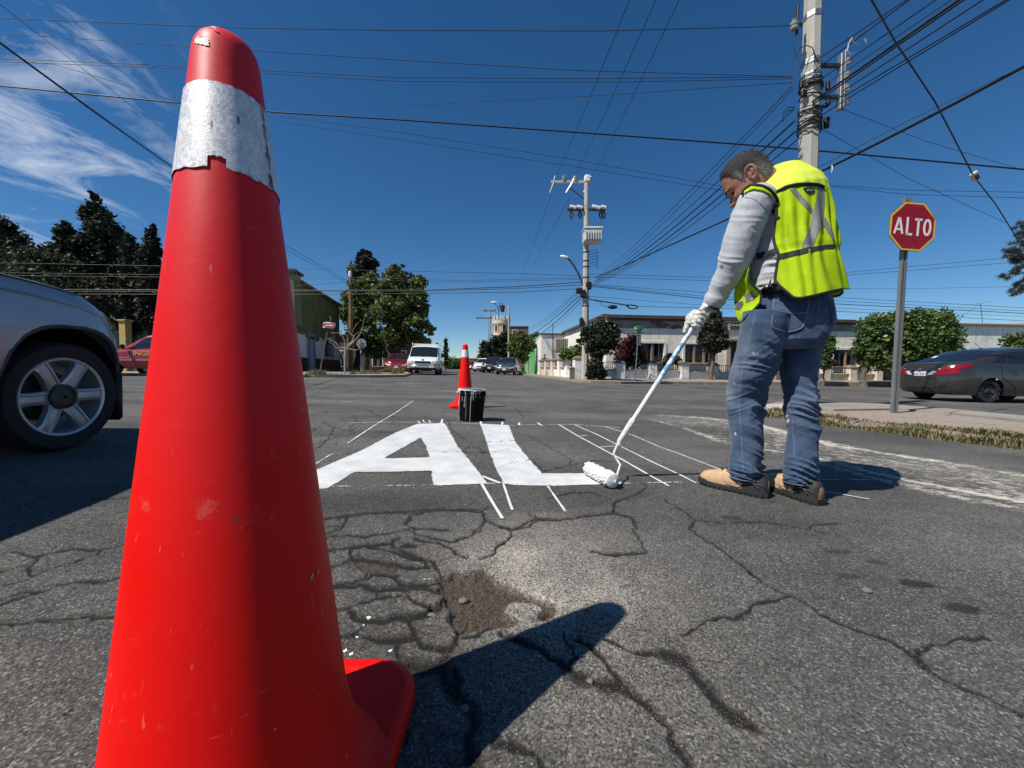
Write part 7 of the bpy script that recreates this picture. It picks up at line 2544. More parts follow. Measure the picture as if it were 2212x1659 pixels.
def reflective(name, seed=0., sq=120.):
 """prismatic white band: small squares that catch the light unevenly"""
 m, t, p = newmat(name)
 co = mk(t, 'ShaderNodeAttribute', attribute_name='band_uv').outputs['Vector']
 br = mk(t, 'ShaderNodeTexBrick', {0: co, 'Scale': 1., 'Mortar Size': .06, 'Mortar Smooth': .4, 'Bias': 0., 'Brick Width': 1., 'Row Height': 1.,
         'Color1': (0,0,0,1), 'Color2': (1,1,1,1), 'Mortar': (.2,.2,.2,1)}, offset=0.)
 n1 = mk(t, 'ShaderNodeTexNoise', {0: co, 2: .16,3: 4.})
 n2 = mk(t, 'ShaderNodeTexNoise', {0: co, 2: 1.6,3: 5.,4: .7})
 k = math_n(t, 'ADD', math_n(t, 'MULTIPLY', br.outputs[0],.24), math_n(t, 'ADD', maprange(t, n1.outputs[0],.3,.7,.50,.66), maprange(t, n2.outputs[0],.35,.7,-.03,.06)))
 c = mk(t, 'ShaderNodeCombineColor', {0: math_n(t, 'MULTIPLY', k, 1.0),1: math_n(t, 'MULTIPLY', k, .99),2: math_n(t, 'MULTIPLY', k, 1.0)}).outputs[0]
 g = attr(t, 'grime')
 c = mixc(t, g, c, (.03,.028,.026,1))
 t.links.new(c, p.inputs['Base Color'])
 t.links.new(maprange(t, br.outputs[0],0,1,.28,.5), p.inputs['Roughness'])
 p.inputs['Coat Weight'].default_value = .35
 p.inputs['Coat Roughness'].default_value = .22
 bb = mk(t, 'ShaderNodeBump', {'Strength': .25, 'Distance': .002, 'Height': math_n(t, 'ADD', br.outputs[0], n2.outputs[0])})
 t.links.new(bb.outputs[0], p.inputs['Normal'])
 return m
def rounded_sq(h, r, n=7):
 out = []
 for k in range(4):
  cx_, cy_ = ((h - r),(h - r)) if k == 0 else (-(h - r),(h - r)) if k == 1 else (-(h - r),-(h - r)) if k == 2 else ((h - r),-(h - r))
  for i in range(n + 1):
   a = math.pi / 2 * (k + i / n)
   out.append((cx_ + r * math.cos(a), cy_ + r * math.sin(a)))
 return out
def traffic_cone(label, base_c, half, a0, a1, r0, r1, t_band, thick, mat, ref_m, sq, rip=None, grime=None, nseg=96):
 """a0/a1: axis at the ground and at the tip"""
 a0, a1 = Vector(a0), Vector(a1)
 g = gz(base_c[0])
 t_ = thing('traffic_cone', label, 'traffic cone', (base_c[0], base_c[1], g))
 axv = a1 - a0
 Ln = axv.length
 ez = axv.normalized()
 ex = V(0,1,0).cross(ez).normalized()
 ey = ez.cross(ex)
 def S_(tt, th, dr=0.):
  r = r0 + (r1 - r0) * tt + dr
  return a0 + axv * tt + ex * (r * math.cos(th)) + ey * (r * math.sin(th))
 tf = thick / Ln
 prof = [(tf * .9,.046),(tf * 1.0,.038),(tf * 1.2,.025),(tf * 1.6,.014),(tf * 2.3,.006),(tf * 3.6,0)]
 prof += [(x, 0) for x in np.linspace(tf * 3.6,.975,40)[1:]]
 prof += [(.985,-.0012),(.993,-.004),(.998,-.008),(1.0,-.013),(.997,-.018),(.985,-.019),(.9,-.020)]
 rs = [[S_(tt, 2 * math.pi * k / nseg, dr) for k in range(nseg)] for tt, dr in prof]
 b = MB()
 b.rings(rs, cap=False)
 b.build('body', mat, t_, smooth=60)
 t0, t1 = t_band
 na, nh = 480,84
 vs, uv, gr_, fs = [],[],[],[]
 for i in range(nh + 1):
  for k in range(na):
   th = 2 * math.pi * k / na
   tt = t0 + (t1 - t0) * i / nh
   if i == 0:
    tt += .0012 * math.sin(th * 5) + .0008 * math.sin(th * 17)
   p_ = S_(tt, th, .0017)
   vs.append(tuple(p_))
   uv.append((th * (r0 + r1) / 2 * sq, (tt * Ln) * sq, 0))
   gr_.append(grime(th, (tt - t0) / (t1 - t0)) if grime else 0.)
 for i in range(nh):
  for k in range(na):
   th = 2 * math.pi * (k + .5) / na
   if rip and rip(th, (i + .5) / nh):
    continue
   k2 = (k + 1) % na
   fs.append((i * na + k, i * na + k2,(i + 1) * na + k2,(i + 1) * na + k))
 o = np_mesh('reflective_band', vs, np.array(fs), ref_m, t_, attrs=dict(grime=np.array(gr_)))
 at = o.data.attributes.new('band_uv', 'FLOAT_VECTOR', 'POINT')
 at.data.foreach_set('vector', np.array(uv, np.float32).ravel())
 b = MB()
 prs = []
 for h_, z in ((half - .004,0),(half, .006),(half, thick - .012),(half - .004, thick - .004),(half - .014, thick)):
  prs.append([V(base_c[0] + x, base_c[1] + y, g + z) for x, y in rounded_sq(h_, half * .36)])
 for f in (.93,.75,.6):
  prs.append([V(base_c[0] + x, base_c[1] + y, g + thick + (.004 if f < .7 else .001)) for x, y in rounded_sq(half * f, half * .36 * f)])
 b.rings(prs, cap=True)
 b.build('base_plate', mat, t_, smooth=50)
 return t_, S_, ex, ey
cone_m = cone_plastic('cone_red_plastic', .30,1.02)
cone_far_m = cone_plastic('cone_orange_plastic', 2.,3.)
A0c, A1c = V(-.3395,.4575, gz(-.36)), V(-.3937,.5494,1.0254)
def near_theta(u, v, tt):
 axv = A1c - A0c
 ez = axv.normalized()
 ex = V(0,1,0).cross(ez).normalized()
 ey = ez.cross(ex)
 best = (1e9,0)
 for k in range(720):
  th = 2 * math.pi * k / 720
  r = .1389 + (.036 - .1389) * tt
  p_ = A0c + axv * tt + ex * (r * math.cos(th)) + ey * (r * math.sin(th))
  view = p_ - V(0,0, EYE)
  if (ex * math.cos(th) + ey * math.sin(th)).dot(view) > 0:
   continue
  q = pix(p_)
  d = (q[0] - u) ** 2
  if d < best[0]:
   best = (d, th)
 return best[1]
th_rip = near_theta(468,362,.795)
th_seam0, th_seam1 = near_theta(565,245,.90), near_theta(584,405,.80)
def dth(a, b):
 return (a - b + math.pi) % (2 * math.pi) - math.pi
def rip(th, f):
 d = dth(th, th_rip)
 k = int((th + 10) * 110)
 jag = .03 * (((k * 7919) % 13) / 13 - .5)
 if abs(d) < .16 + jag and f < .13 + .6 * jag - .25 * max(0, abs(d) - .11):
  return True
 return False
def grime(th, f):
 ths = th_seam1 + dth(th_seam0, th_seam1) * f
 d = abs(dth(th, ths))
 w = .085 + .03 * math.sin(f * 21) + .02 * math.sin(f * 53)
 g_ = max(0., min(1.,(w - d) / .05)) * (.55 + .45 * math.sin(f * 9 + .6) ** 2)
 for (u_, f_, s_) in ((.42,.62,.02),(-.1,.48,.016)):
  if abs(dth(th, th_rip + u_)) < s_ * 1.4 and abs(f - f_) < s_ * 2.2:
   g_ = max(g_, .8)
 if f > .985 and math.sin(th * 23) > .1:
  g_ = max(g_, .55)
 if f < .012 and math.sin(th * 31) > .2:
  g_ = max(g_, .5)
 return g_
tc_, Sn, cex, cey = traffic_cone('tall faded red traffic cone towering in the foreground, its reflective band torn', (-.366,.492),.201, A0c, A1c, .1389,.036,(.795,.911),.036, cone_m,
        reflective('near_band'),185., rip, grime)
white_scuff = M('white_scuff', (.66,.62,.60),.6)
def scuff(uv_pts, t_guess, mat, name='scuff'):
 """small flat patch on the cone, outlined by photo points"""
 out = []
 for u, v in uv_pts:
  best = (1e9,0,0)
  for tt in np.linspace(max(.05, t_guess - .06), min(.99, t_guess + .06),49):
   th = near_theta(u, v, tt)
   q = pix(Sn(tt, th))
   d = (q[0] - u) ** 2 + (q[1] - v) ** 2
   if d < best[0]:
    best = (d, tt, th)
  out.append(Sn(best[1], best[2],.0009))
 b = MB()
 b.add(out, [tuple(range(len(out)))])
 b.build(name, mat, tc_, smooth=0)
zc_ = lambda x, y: ((200 + x / 2.458) / 1.15732,(y / 2.458) / 1.15732)
scuff([zc_(*q) for q in ((705,262),(711,254),(708,247),(716,242),(712,234),(722,231),(724,225),(745,223),(752,228),(770,229),(775,235),(793,239),(786,248),(798,262),(792,270),(797,286),(780,280),(770,284),(758,276),(742,279),(735,271),(722,275),(718,266))],.955, white_scuff)
scuff([zc_(*q) for q in ((800,168),(830,158),(840,172),(832,186),(822,176))],.975, white_scuff)
zb_ = lambda x, y: ((200 + x / 2.304) / 1.15732,(1200 + y / 2.304) / 1.15732)
scuff([zb_(*q) for q in ((1106,1442),(1118,1424),(1134,1422),(1128,1438),(1112,1446))],.12, M('rubbed_white', (.5,.3,.26),.6))
scuff([zb_(*q) for q in ((1322,570),(1336,540),(1344,545),(1334,578))],.32, M('rubbed_white', (.5,.3,.26),.6))
scuff([zb_(*q) for q in ((1362,540),(1368,516),(1376,514),(1372,536))],.34, M('rubbed_white', (.5,.3,.26),.6))
c2 = V(-.545,5.44,0)
c2.x = W(1003.5,800,5.44).x
g2 = gz(c2.x)
traffic_cone('orange traffic cone with a white band standing far off behind the paint bucket', (c2.x, c2.y),.20, V(c2.x, c2.y, g2), V(c2.x + .012, c2.y, g2 + .895),.128,.034,(.795,.911),.06, cone_far_m,
   reflective('far_band'),60., nseg=40)
# ---- paint bucket
BD = 4.15
k11 = 11.06
bk = lambda x, y, d=BD: W((1080 + x / k11) / 1.15732,(930 + y / k11) / 1.15732, d)
bc, bt = bk(1080,1330), bk(1115,462)
bc.z = gz(bc.x)
bax = (bt - bc).normalized()
bx_, by_ = V(0,1,0).cross(bax).normalized(), None
by_ = bax.cross(bx_)
bH = (bt - bc).length
rb0, rb1 = .126,.146
bkt = thing('paint_bucket', 'black plastic paint bucket streaked with white drips, standing before the far cone', 'bucket', bc)
axb = (bx_, by_, bax)
blk_b = M('bucket_black', (.004,.004,.004),.6, var=.2, scale=14, spec=.08)
b = MB()
b.lathe([(.01,.002),(rb0 - .006,0),(rb0,.006),(rb0 + (rb1 - rb0) * .8, bH * .80),(rb0 + (rb1 - rb0) * .8 + .006, bH * .805),(rb0 + (rb1 - rb0) * .85 + .006, bH * .84),(rb0 + (rb1 - rb0) * .85 + .001, bH * .845),
  (rb1 - .002, bH * .96),(rb1 - .008, bH * .96),(rb0 - .004,.02),(.01,.02)],48, bc, axb, cap=False)
b.build('pail', blk_b, bkt, smooth=35)
wet = M('wet_white_paint', (.78,.78,.76),.25, var=.06)
b = MB()
b.lathe([(rb1 - .009, bH * .955),(rb1 + .002, bH * .955),(rb1 + .005, bH * .975),(rb1 + .003, bH * .995),(rb1 - .008, bH * .99)],48, bc, axb, cap=False)
b.build('rim', wet, bkt, smooth=40)
b = MB()
b.lathe([(.001, bH * .55),(rb0 + (rb1 - rb0) * .55 - .006, bH * .55)],40, bc, axb, cap=False)
b.build('paint', wet, bkt, smooth=0)
def on_bucket(x, y, dr=.0):
 """crop point -> bucket skin"""
 f = min(1.05, max(0.,(1335 - y) / (1335 - 462.)))
 xc = 1080 + 35 * f
 r = rb0 + (rb1 - rb0) * f
 rp = r / BD * FP * 1.15732 * k11
 s = max(-.985, min(.985,(x - xc) / rp))
 a = math.asin(s)
 r += dr
 return bc + bax * (f * bH) + bx_ * (math.sin(a) * r) + (-by_ if by_.y > 0 else by_) * (math.cos(a) * r)
if True:
 drips = [([(775,480),(800,520),(795,650),(780,800),(772,1000),(762,1180),(750,1290),(735,1322)],[22,20,18,22,14,10,14,12]),([(810,478),(835,500),(820,560),(808,600)],[14,12,8,5]),
   ([(872,660),(872,730),(868,790)],[8,13,6]),([(942,640),(940,720),(935,850),(932,945)],[7,9,10,18]),
   ([(980,480),(962,520),(965,560),(985,610),(980,700),(978,900),(976,1000),(968,1180),(962,1290)],[16,28,22,18,13,9,7,12,6]),
   ([(1135,478),(1125,600),(1120,640),(1110,800),(1095,1050),(1082,1330)],[8,14,16,10,9,10]),([(1170,520),(1175,620),(1172,680),(1185,745)],[16,18,12,10]),
   ([(1180,540),(1215,510),(1250,490),(1285,498)],[14,16,15,14]),([(1240,510),(1228,600),(1232,690)],[12,12,7]),([(1285,500),(1275,600),(1268,660)],[10,10,6]),
   ([(1325,490),(1335,560),(1352,690)],[7,8,6]),([(1345,480),(1362,560)],[6,5])]
 kpx = BD / FP / 1.15732 / k11
 for pts, ws in drips:
  b = MB()
  q, wq = [],[]
  for i in range(len(pts) - 1):
   for j in range(4):
    f = j / 4
    q.append((pts[i][0] + (pts[i + 1][0] - pts[i][0]) * f, pts[i][1] + (pts[i + 1][1] - pts[i][1]) * f))
    wq.append(ws[i] + (ws[i + 1] - ws[i]) * f)
  q.append(pts[-1])
  wq.append(ws[-1])
  b.tube([on_bucket(x, y, .0006) for x, y in q],[w_ * kpx for w_ in wq],6, flat=.5)
  b.build('drip', wet, bkt)
b = MB()
hp = [on_bucket(1470,560,.006), bk(1500,620, BD - .01), bk(1495,700, BD - .02), bk(1475,800, BD - .03), bk(1440,900, BD - .10)]
b.tube(hp, .0035,5)
b.build('handle', steel, bkt)
for x in (728,1474):
 b = MB()
 b.bevbox(on_bucket(min(1455, max(752, x)),560,.008),(.02,.03,.025),.005)
 b.build('handle_ear', wet if x < 900 else blk_b, bkt, smooth=0)
# ---- paint roller
rol = thing('paint_roller', 'long handled paint roller loaded with white paint, its sleeve on the foot of letter L', 'paint roller', G(1300,1035))
pr0, pj, pr1 = W(1336,957,2.06), None, W(1500,702,1.985)
pdir = (pr1 - pr0).normalized()
PL = (pr1 - pr0).length
pj = pr0 + pdir * (PL * .205)
pend = pr1 + pdir * .42
ptd = M('paint_caked', (.72,.715,.69),.6, var=.15, scale=30, bump=.9, bscale=130)
pm, t, p = newmat('splashed_pole')
co = mk(t, 'ShaderNodeTexCoord').outputs['Object']
n1 = mk(t, 'ShaderNodeTexNoise', {0: co, 2: 24.,3: 5.,4: .7})
n2 = mk(t, 'ShaderNodeTexNoise', {0: co, 2: 3.6,3: 3.})
zc3 = mk(t, 'ShaderNodeSeparateXYZ', {0: co}).outputs[2]
bl_ = maprange(t, math_n(t, 'ADD', n1.outputs[0], math_n(t, 'MULTIPLY', n2.outputs[0],.25)),.60,.68)
bl_ = math_n(t, 'MULTIPLY', bl_, math_n(t, 'MULTIPLY', maprange(t, zc3,.48,.54), maprange(t, zc3,.80,.76)))
c_ = mixc(t, bl_, (.70,.70,.68,1),(.10,.30,.52,1))
c_ = mixc(t, math_n(t, 'MULTIPLY', maprange(t, n1.outputs[0],.38,.30), maprange(t, zc3,.75,.82)), c_, (.62,.55,.22,1))
c_ = mixc(t, maprange(t, n1.outputs[0],.36,.28,0,.6), c_, (.35,.36,.36,1))
t.links.new(c_, p.inputs['Base Color'])
p.inputs['Roughness'].default_value = .5
bb = mk(t, 'ShaderNodeBump', {'Strength': .6, 'Distance': .004, 'Height': n1.outputs[0]})
t.links.new(bb.outputs[0], p.inputs['Normal'])
b = MB()
b.tube([pj - pdir * .02, pj + pdir * .01, pend],[.0115,.0128,.0128],14)
b.build('pole', pm, rol)
b = MB()
b.tube([pr0, pr0 + pdir * .012, pr0 + pdir * .05, pj - pdir * .02, pj, pj + pdir * .006],[.010,.014,.0155,.0175,.0165,.012],14)
b.build('grip', ptd, rol)
gR, gL = G(1324,1039,.042), G(1273,1012,.042)
slv = (gL - gR)
sax = slv.normalized()
sx_ = sax.cross(V(0,0,1)).normalized()
sy_ = sx_.cross(sax)
w_pts = [pr0 + pdir * .01, pr0 - pdir * .012, W(1325.5,979,2.05), W(1331,990,2.04), W(1340,1004,2.02), W(1336,1016,2.0), gR - sax * .018 + V(0,0,.0), gR + sax * .02]
b = MB()
b.tube(w_pts, [.0065,.006,.0055,.0055,.0055,.0055,.005,.005],8)
b.build('wire_frame', ptd, rol)
b = MB()
b.ball(pr0 + V(.004,0,-.004),(.014,.014,.018),10,8)
b.build('paint_blob', ptd, rol)
nr, nk = 60,64
vs = []
for i in range(nr + 1):
 f = i / nr
 rr = .040 * min(1,(.55 + 4 * min(f, 1 - f) ** .7)) if min(f, 1 - f) < .05 else .036
 for k in range(nk):
  a = 2 * math.pi * k / nk
  nb2 = float(vnoise(np.array(f * 7 + 3), np.array(a * 2.4 + 9),3.1,17)) * .6 + float(vnoise(np.array(f * 16), np.array(a * 5),3.,18)) * .4
  r_ = rr * (1 + .62 * (nb2 - .5))
  vs.append(gR + sax * (f * (slv.length + .012)) + sx_ * (math.cos(a) * r_) + sy_ * (math.sin(a) * r_))
b = MB()
b.rings([vs[i * nk:(i + 1) * nk] for i in range(nr + 1)])
b.build('sleeve', ptd, rol, smooth=180)
b = MB()
b.lathe([(.03,-.004),(.034,-.002),(.034,.004),(.01,.006)],20, gR, (sx_, sy_, sax))
b.build('end_cap', ptd, rol, smooth=40)
# ---- the worker
from mathutils.bvhtree import BVHTree
def fuse(name, mb, voxel, smooth_it=2, parent=None, mat=None, disp=None, attrs=None):
 """overlapping shapes -> one continuous skin"""
 me = bpy.data.meshes.new('tmp')
 me.from_pydata(mb.v, [], mb.f)
 me.validate()
 o = bpy.data.objects.new('tmp', me)
 COL.objects.link(o)
 r = o.modifiers.new('r', 'REMESH')
 r.mode = 'VOXEL'
 r.voxel_size = voxel
 if smooth_it:
  s = o.modifiers.new('s', 'SMOOTH')
  s.iterations = smooth_it
  s.factor = .5
 bpy.context.view_layer.update()
 dg = bpy.context.evaluated_depsgraph_get()
 m2 = bpy.data.meshes.new_from_object(o.evaluated_get(dg))
 bpy.data.objects.remove(o)
 bpy.data.meshes.remove(me)
 m2.name = name
 n = len(m2.vertices)
 if disp or attrs:
  co = np.empty(n * 3, np.float32)
  m2.vertices.foreach_get('co', co)
  co = co.reshape(-1,3).astype(float)
  no = np.empty(n * 3, np.float32)
  m2.vertex_normals.foreach_get('vector', no)
  no = no.reshape(-1,3).astype(float)
  if disp:
   co = co + no * disp(co, no)[:, None]
   m2.vertices.foreach_set('co', co.astype(np.float32).ravel())
   m2.update()
  if attrs:
   for k, v in attrs(co, no).items():
    at = m2.attributes.new(k, 'FLOAT', 'POINT')
    at.data.foreach_set('value', v.astype(np.float32))
 m2.materials.clear()
 if mat:
  m2.materials.append(mat)
 m2.polygons.foreach_set('use_smooth', [True] * len(m2.polygons))
 ob = bpy.data.objects.new(name, m2)
 COL.objects.link(ob)
 if parent is not None:
  ob.parent = parent
  ob.matrix_parent_inverse = parent.matrix_basis.inverted()
 return ob
def bvh(o):
 return BVHTree.FromPolygons([v.co[:] for v in o.data.vertices],[p_.vertices[:] for p_ in o.data.polygons])
def cast(tree_, u, v):
 a, b_ = ray(u, v)
 d = V(a, 1, b_).normalized()
 h = tree_.ray_cast(V(0,0, EYE), d)
 if h[0] is None:
  h = tree_.find_nearest(V(0,0, EYE) + d * 1.85)
 nrm = h[1]
 if nrm.dot(d) > 0:
  nrm = -nrm
 return h[0], nrm
def drape(name, trees, quad, mat, parent, nu=10, nv=10, off=.003, thick=True):
 """cloth patch lying on a surface; quad = rows of photo points (two polylines of equal length)"""
 A, B = quad
 vs, b = [], MB()
 def along(L, f):
  k = f * (len(L) - 1)
  i = min(int(k), len(L) - 2)
  g_ = k - i
  return L[i][0] * (1 - g_) + L[i + 1][0] * g_, L[i][1] * (1 - g_) + L[i + 1][1] * g_
 for i in range(nu + 1):
  for j in range(nv + 1):
   a, c_ = along(A, i / nu), along(B, i / nu)
   f = j / nv
   p_, n_ = cast(trees, a[0] * (1 - f) + c_[0] * f, a[1] * (1 - f) + c_[1] * f)
   vs.append(p_ + n_ * off)
 b.add(vs, [(i * (nv + 1) + j, (i + 1) * (nv + 1) + j, (i + 1) * (nv + 1) + j + 1, i * (nv + 1) + j + 1) for i in range(nu) for j in range(nv)])
 return b.build(name, mat, parent, smooth=180)
def trim(name, trees, pts, r, mat, parent, off=.002, flat=.5):
 q = []
 for a, c_ in zip(pts[:-1], pts[1:]):
  for k in range(5):
   f = k / 5
   q.append(cast(trees, a[0] * (1 - f) + c_[0] * f, a[1] * (1 - f) + c_[1] * f))
 q.append(cast(trees, *pts[-1]))
 P_ = [p_ + n_ * off for p_, n_ in q]
 for _ in range(2):
  P_ = [P_[0]] + [(P_[i - 1] + P_[i] * 2 + P_[i + 1]) / 4 for i in range(1, len(P_) - 1)] + [P_[-1]]
 b = MB()
 b.tube(P_, r, 7)
 return b.build(name, mat, parent)
Z5W = (1700,340,3.19)
Z6W = (1650,720,2.962)
k5 = lambda *pts: conv(Z5W, pts)
k6 = lambda *pts: conv(Z6W, pts)
fT = V(-.30,.954,0)                        # the way the trunk faces
lT = V(-.954,-.30,0)
hF = V(-.84,.542,0)                        # the way the head looks, before it bows
TORSO = [  # z, u, depth, half width, back, front, tilt
 (.84,1702,1.845,.185,.150,.150,0),(.93,1706,1.85,.180,.150,.165,0),(1.02,1704,1.855,.172,.150,.185,.02),(1.12,1700,1.865,.166,.152,.19,.05),
 (1.22,1695,1.88,.166,.146,.18,.09),(1.31,1691,1.89,.170,.142,.15,.13),(1.38,1688,1.895,.168,.132,.12,.16),(1.43,1686,1.90,.155,.13,.10,.18),
 (1.475,1686,1.90,.135,.11,.08,.18),(1.515,1683,1.905,.09,.085,.065,.15),(1.55,1674,1.91,.064,.066,.055,.1)]
def tors(phi, z, off=0.):
 k = [r[0] for r in TORSO]
 u, d, rl, rb, rf, tl_ = [float(np.interp(z, k, [r[i] for r in TORSO])) for i in range(1,7)]
 c_ = V((u - CX) / FP * d, d, z)
 cs, sn = math.cos(phi), math.sin(phi)
 rr = (rf if cs > 0 else rb) + off
 e = 2.3
 cs2 = math.copysign(abs(cs) ** (2 / e), cs)
 sn2 = math.copysign(abs(sn) ** (2 / e), sn)
 q = c_ + fT * (rr * cs2) + lT * ((rl + off) * sn2)
 q.z -= tl_ * (rl + off) * sn2
 return q
def cosv(u):
 return 1 / math.sqrt(1 + ((u - CX) / FP) ** 2)
def limb_ring(uL, uR, v, d, flat=1., tilt=(0,0)):
 c_ = W((uL + uR) / 2, v, d)
 return c_, (uR - uL) / 2 / FP * d * cosv((uL + uR) / 2)
man_c = V(1.27,1.86, gz(1.27))
skin, t, p = newmat('tanned_skin')
co = mk(t, 'ShaderNodeTexCoord').outputs['Object']
n1 = mk(t, 'ShaderNodeTexNoise', {0: co, 2: 22.,3: 5.,4: .6})
n2 = mk(t, 'ShaderNodeTexNoise', {0: co, 2: 260.,3: 3.})
c_ = mixc(t, maprange(t, n1.outputs[0],.35,.65),(.26,.115,.07,1),(.36,.175,.115,1))
t.links.new(c_, p.inputs['Base Color'])
p.inputs['Roughness'].default_value = .5
p.inputs['Subsurface Weight'].default_value = .06
p.inputs['Subsurface Radius'].default_value = (.01,.004,.002)
bb = mk(t, 'ShaderNodeBump', {'Strength': .25, 'Distance': .002, 'Height': n2.outputs[0]})
t.links.new(bb.outputs[0], p.inputs['Normal'])
# --- head, in its own frame: x forward, y left, z up
pt_ = R(33)
HX = (hF * math.cos(pt_) - V(0,0,1) * math.sin(pt_)).normalized()
HZ = (hF * math.sin(pt_) + V(0,0,1) * math.cos(pt_)).normalized()
HY = HZ.cross(HX).normalized()
HC = W(1614,391,1.93)
HS = 1.03
HEAD = [(.121,.004,-.02,.008),(.115,.035,-.052,.034),(.10,.060,-.076,.054),(.08,.079,-.092,.067),(.055,.090,-.101,.0745),(.03,.0955,-.104,.078),(.012,.0985,-.104,.0785),
  (-.002,.0965,-.103,.078),(-.018,.089,-.100,.0765),(-.032,.090,-.095,.075),(-.048,.092,-.088,.0725),(-.062,.092,-.078,.070),(-.074,.0945,-.067,.067),(-.082,.0925,-.06,.065),
  (-.090,.094,-.054,.0625),(-.100,.0875,-.047,.059),(-.112,.0885,-.036,.053),(-.123,.083,-.02,.045),(-.131,.066,-.0,.033),(-.134,.045,.012,.018)]
def head_pt(zh, a, off=0.):
 zs = [r[0] for r in HEAD][::-1]
 xf, xb, w_ = [float(np.interp(zh, zs, [r[i] for r in HEAD][::-1])) for i in (1,2,3)]
 mid = (xf + xb) / 2 * .35
 c_, s_ = math.cos(a), math.sin(a)
 ex_ = (xf - mid) if c_ > 0 else (mid - xb)
 e = 2.25
 x = mid + math.copysign(abs(c_) ** (2 / e), c_) * (ex_ + off)
 y = math.copysign(abs(s_) ** (2 / e), s_) * (w_ + off)
 if c_ > 0 and not off:
  g_ = lambda yy, zz, sy, sz: math.exp(-((y - yy) / sy) ** 2 - ((zh - zz) / sz) ** 2)
  nose = 0
  if -.068 < zh < .006:
   f = (.006 - zh) / .062
   nose = .030 * min(1, f) ** 1.25 * (1 if zh > -.056 else max(0,(zh + .068) / .012)) * math.exp(-(y / (.0085 + .006 * min(1, f))) ** 2)
  x += nose + .007 * (g_(.013,-.053,.007,.008) + g_(-.013,-.053,.007,.008))
  x -= .011 * (g_(.031,-.018,.015,.010) + g_(-.031,-.018,.015,.010))
  x += .005 * (g_(.03,.006,.024,.008) + g_(-.03,.006,.024,.008))
  x += .005 * (g_(.045,-.040,.02,.014) + g_(-.045,-.04,.02,.014))
  x += .004 * g_(0,-.075,.02,.005) + .005 * g_(0,-.089,.018,.005) - .004 * g_(0,-.0825,.024,.003) + .004 * g_(0,-.116,.018,.012)
 return x, y, zh
def H2W(x, y, z):
 return HC + (HX * x + HY * y + HZ * z) * HS
b = MB()
zsmp = np.concatenate([np.linspace(.121,.02,22), np.linspace(.016,-.134,56)])
b.rings([[H2W(*head_pt(z, 2 * math.pi * k / 96)) for k in range(96)] for z in zsmp])
for sg in (1,-1):               # ears: rim, bowl, lobe
 ec = lambda x, z, o_: H2W(-.012 + x, sg * (.0775 + o_),-.014 + z)
 b.tube([ec(.012,.006,.004), ec(.013,.022,.010), ec(.004,.034,.015), ec(-.012,.035,.019), ec(-.022,.024,.021), ec(-.024,.006,.020), ec(-.018,-.012,.015), ec(-.008,-.024,.010), ec(.004,-.026,.006), ec(.008,-.016,.003)],
  [.0045,.0055,.006,.006,.006,.0058,.0055,.0065,.006,.004],8)
 b.tube([ec(.004,-.006,.004), ec(-.006,-.002,.012), ec(-.012,.010,.015), ec(-.006,.02,.013)],[.004,.005,.005,.004],7)
 b.ball(ec(-.007,.004,.003),(.019,.008,.030),10,8,(HX, HY, HZ))
 b.ball(ec(.010,-.008,.004),(.005,.005,.007),8,6,(HX, HY, HZ))
nk0, nk1 = H2W(-.038,0,-.055), tors(0,1.49) * .5 + tors(math.pi, 1.49) * .5
ncent = (tors(0,1.53) + tors(math.pi, 1.53)) / 2
b.tube([nk0 + HZ * .03, nk0, nk0.lerp(ncent, .55) + V(.004,-.0,-.012), ncent - V(0,0,.03),(tors(0,1.44) + tors(math.pi, 1.44)) / 2],[.052,.060,.060,.056,.06],18)
b.rings([[tors(2 * math.pi * k / 28, z, -.055) for k in range(28)] for z in np.linspace(.86,1.50,16)])
shL, elL, wrL = W(1646,442,1.825), W(1603,560,1.88), W(1540,662,1.985)
shR = (tors(-math.pi / 2,1.37) + V(0,0,-.0)).lerp((tors(0,1.37) + tors(math.pi, 1.37)) / 2,.12)
pgr = pr1 + pdir * .24                       # where the right hand holds the pole
elR = V(1.50,2.17,1.12)
wrR = pgr + V(.07,.06,.035)
b.tube([shL, shL.lerp(elL, .5), elL, elL.lerp(wrL, .5), wrL],[.052,.047,.042,.038,.028],12)
b.tube([shR, shR.lerp(elR, .5), elR, elR.lerp(wrR, .5), wrR],[.052,.047,.042,.036,.028],12)
hipL, hipR = W(1655,715,1.82), W(1752,715,1.87)
knL, knR = W(1612,852,1.90), W(1729,858,1.835)
anL, anR = W(1613,1030,1.885), W(1730,1040,1.805)
for h_, k_, a_ in ((hipL, knL, anL),(hipR, knR, anR)):
 b.tube([h_ + V(0,0,.06), h_, h_.lerp(k_, .5), k_, k_.lerp(a_, .4), a_],[.05,.055,.048,.04,.036,.028],12)
worker = fuse('person', b, .0042,1, None, skin)
tag(worker, 'person in a lime safety vest, grey sweatshirt and jeans, bowed over the paint roller', 'person')
eye_m = M('eye_dark', (.02,.014,.012),.25)
for sg in (1,-1):
 b = MB()
 b.ball(H2W(.0775, sg * .031,-.0185),(.009,.011,.005),10,8,(HX, HY, HZ))
 b.build('eye', eye_m, worker)
 b = MB()
 b.tube([H2W(*head_pt(.006, sg * .72,.0) [:2],.004)] + [H2W(head_pt(.008 - .006 * abs(f - .4), sg * (.14 + .5 * f))[0] + .001, head_pt(.008, sg * (.14 + .5 * f))[1],.006 - .010 * (f - .4) ** 2) for f in (.9,.6,.3,0)],
  [.002,.0035,.0045,.0045,.003],6, flat=.6)
 b.build('eyebrow', M('dark_brow', (.03,.022,.018),.9), worker)
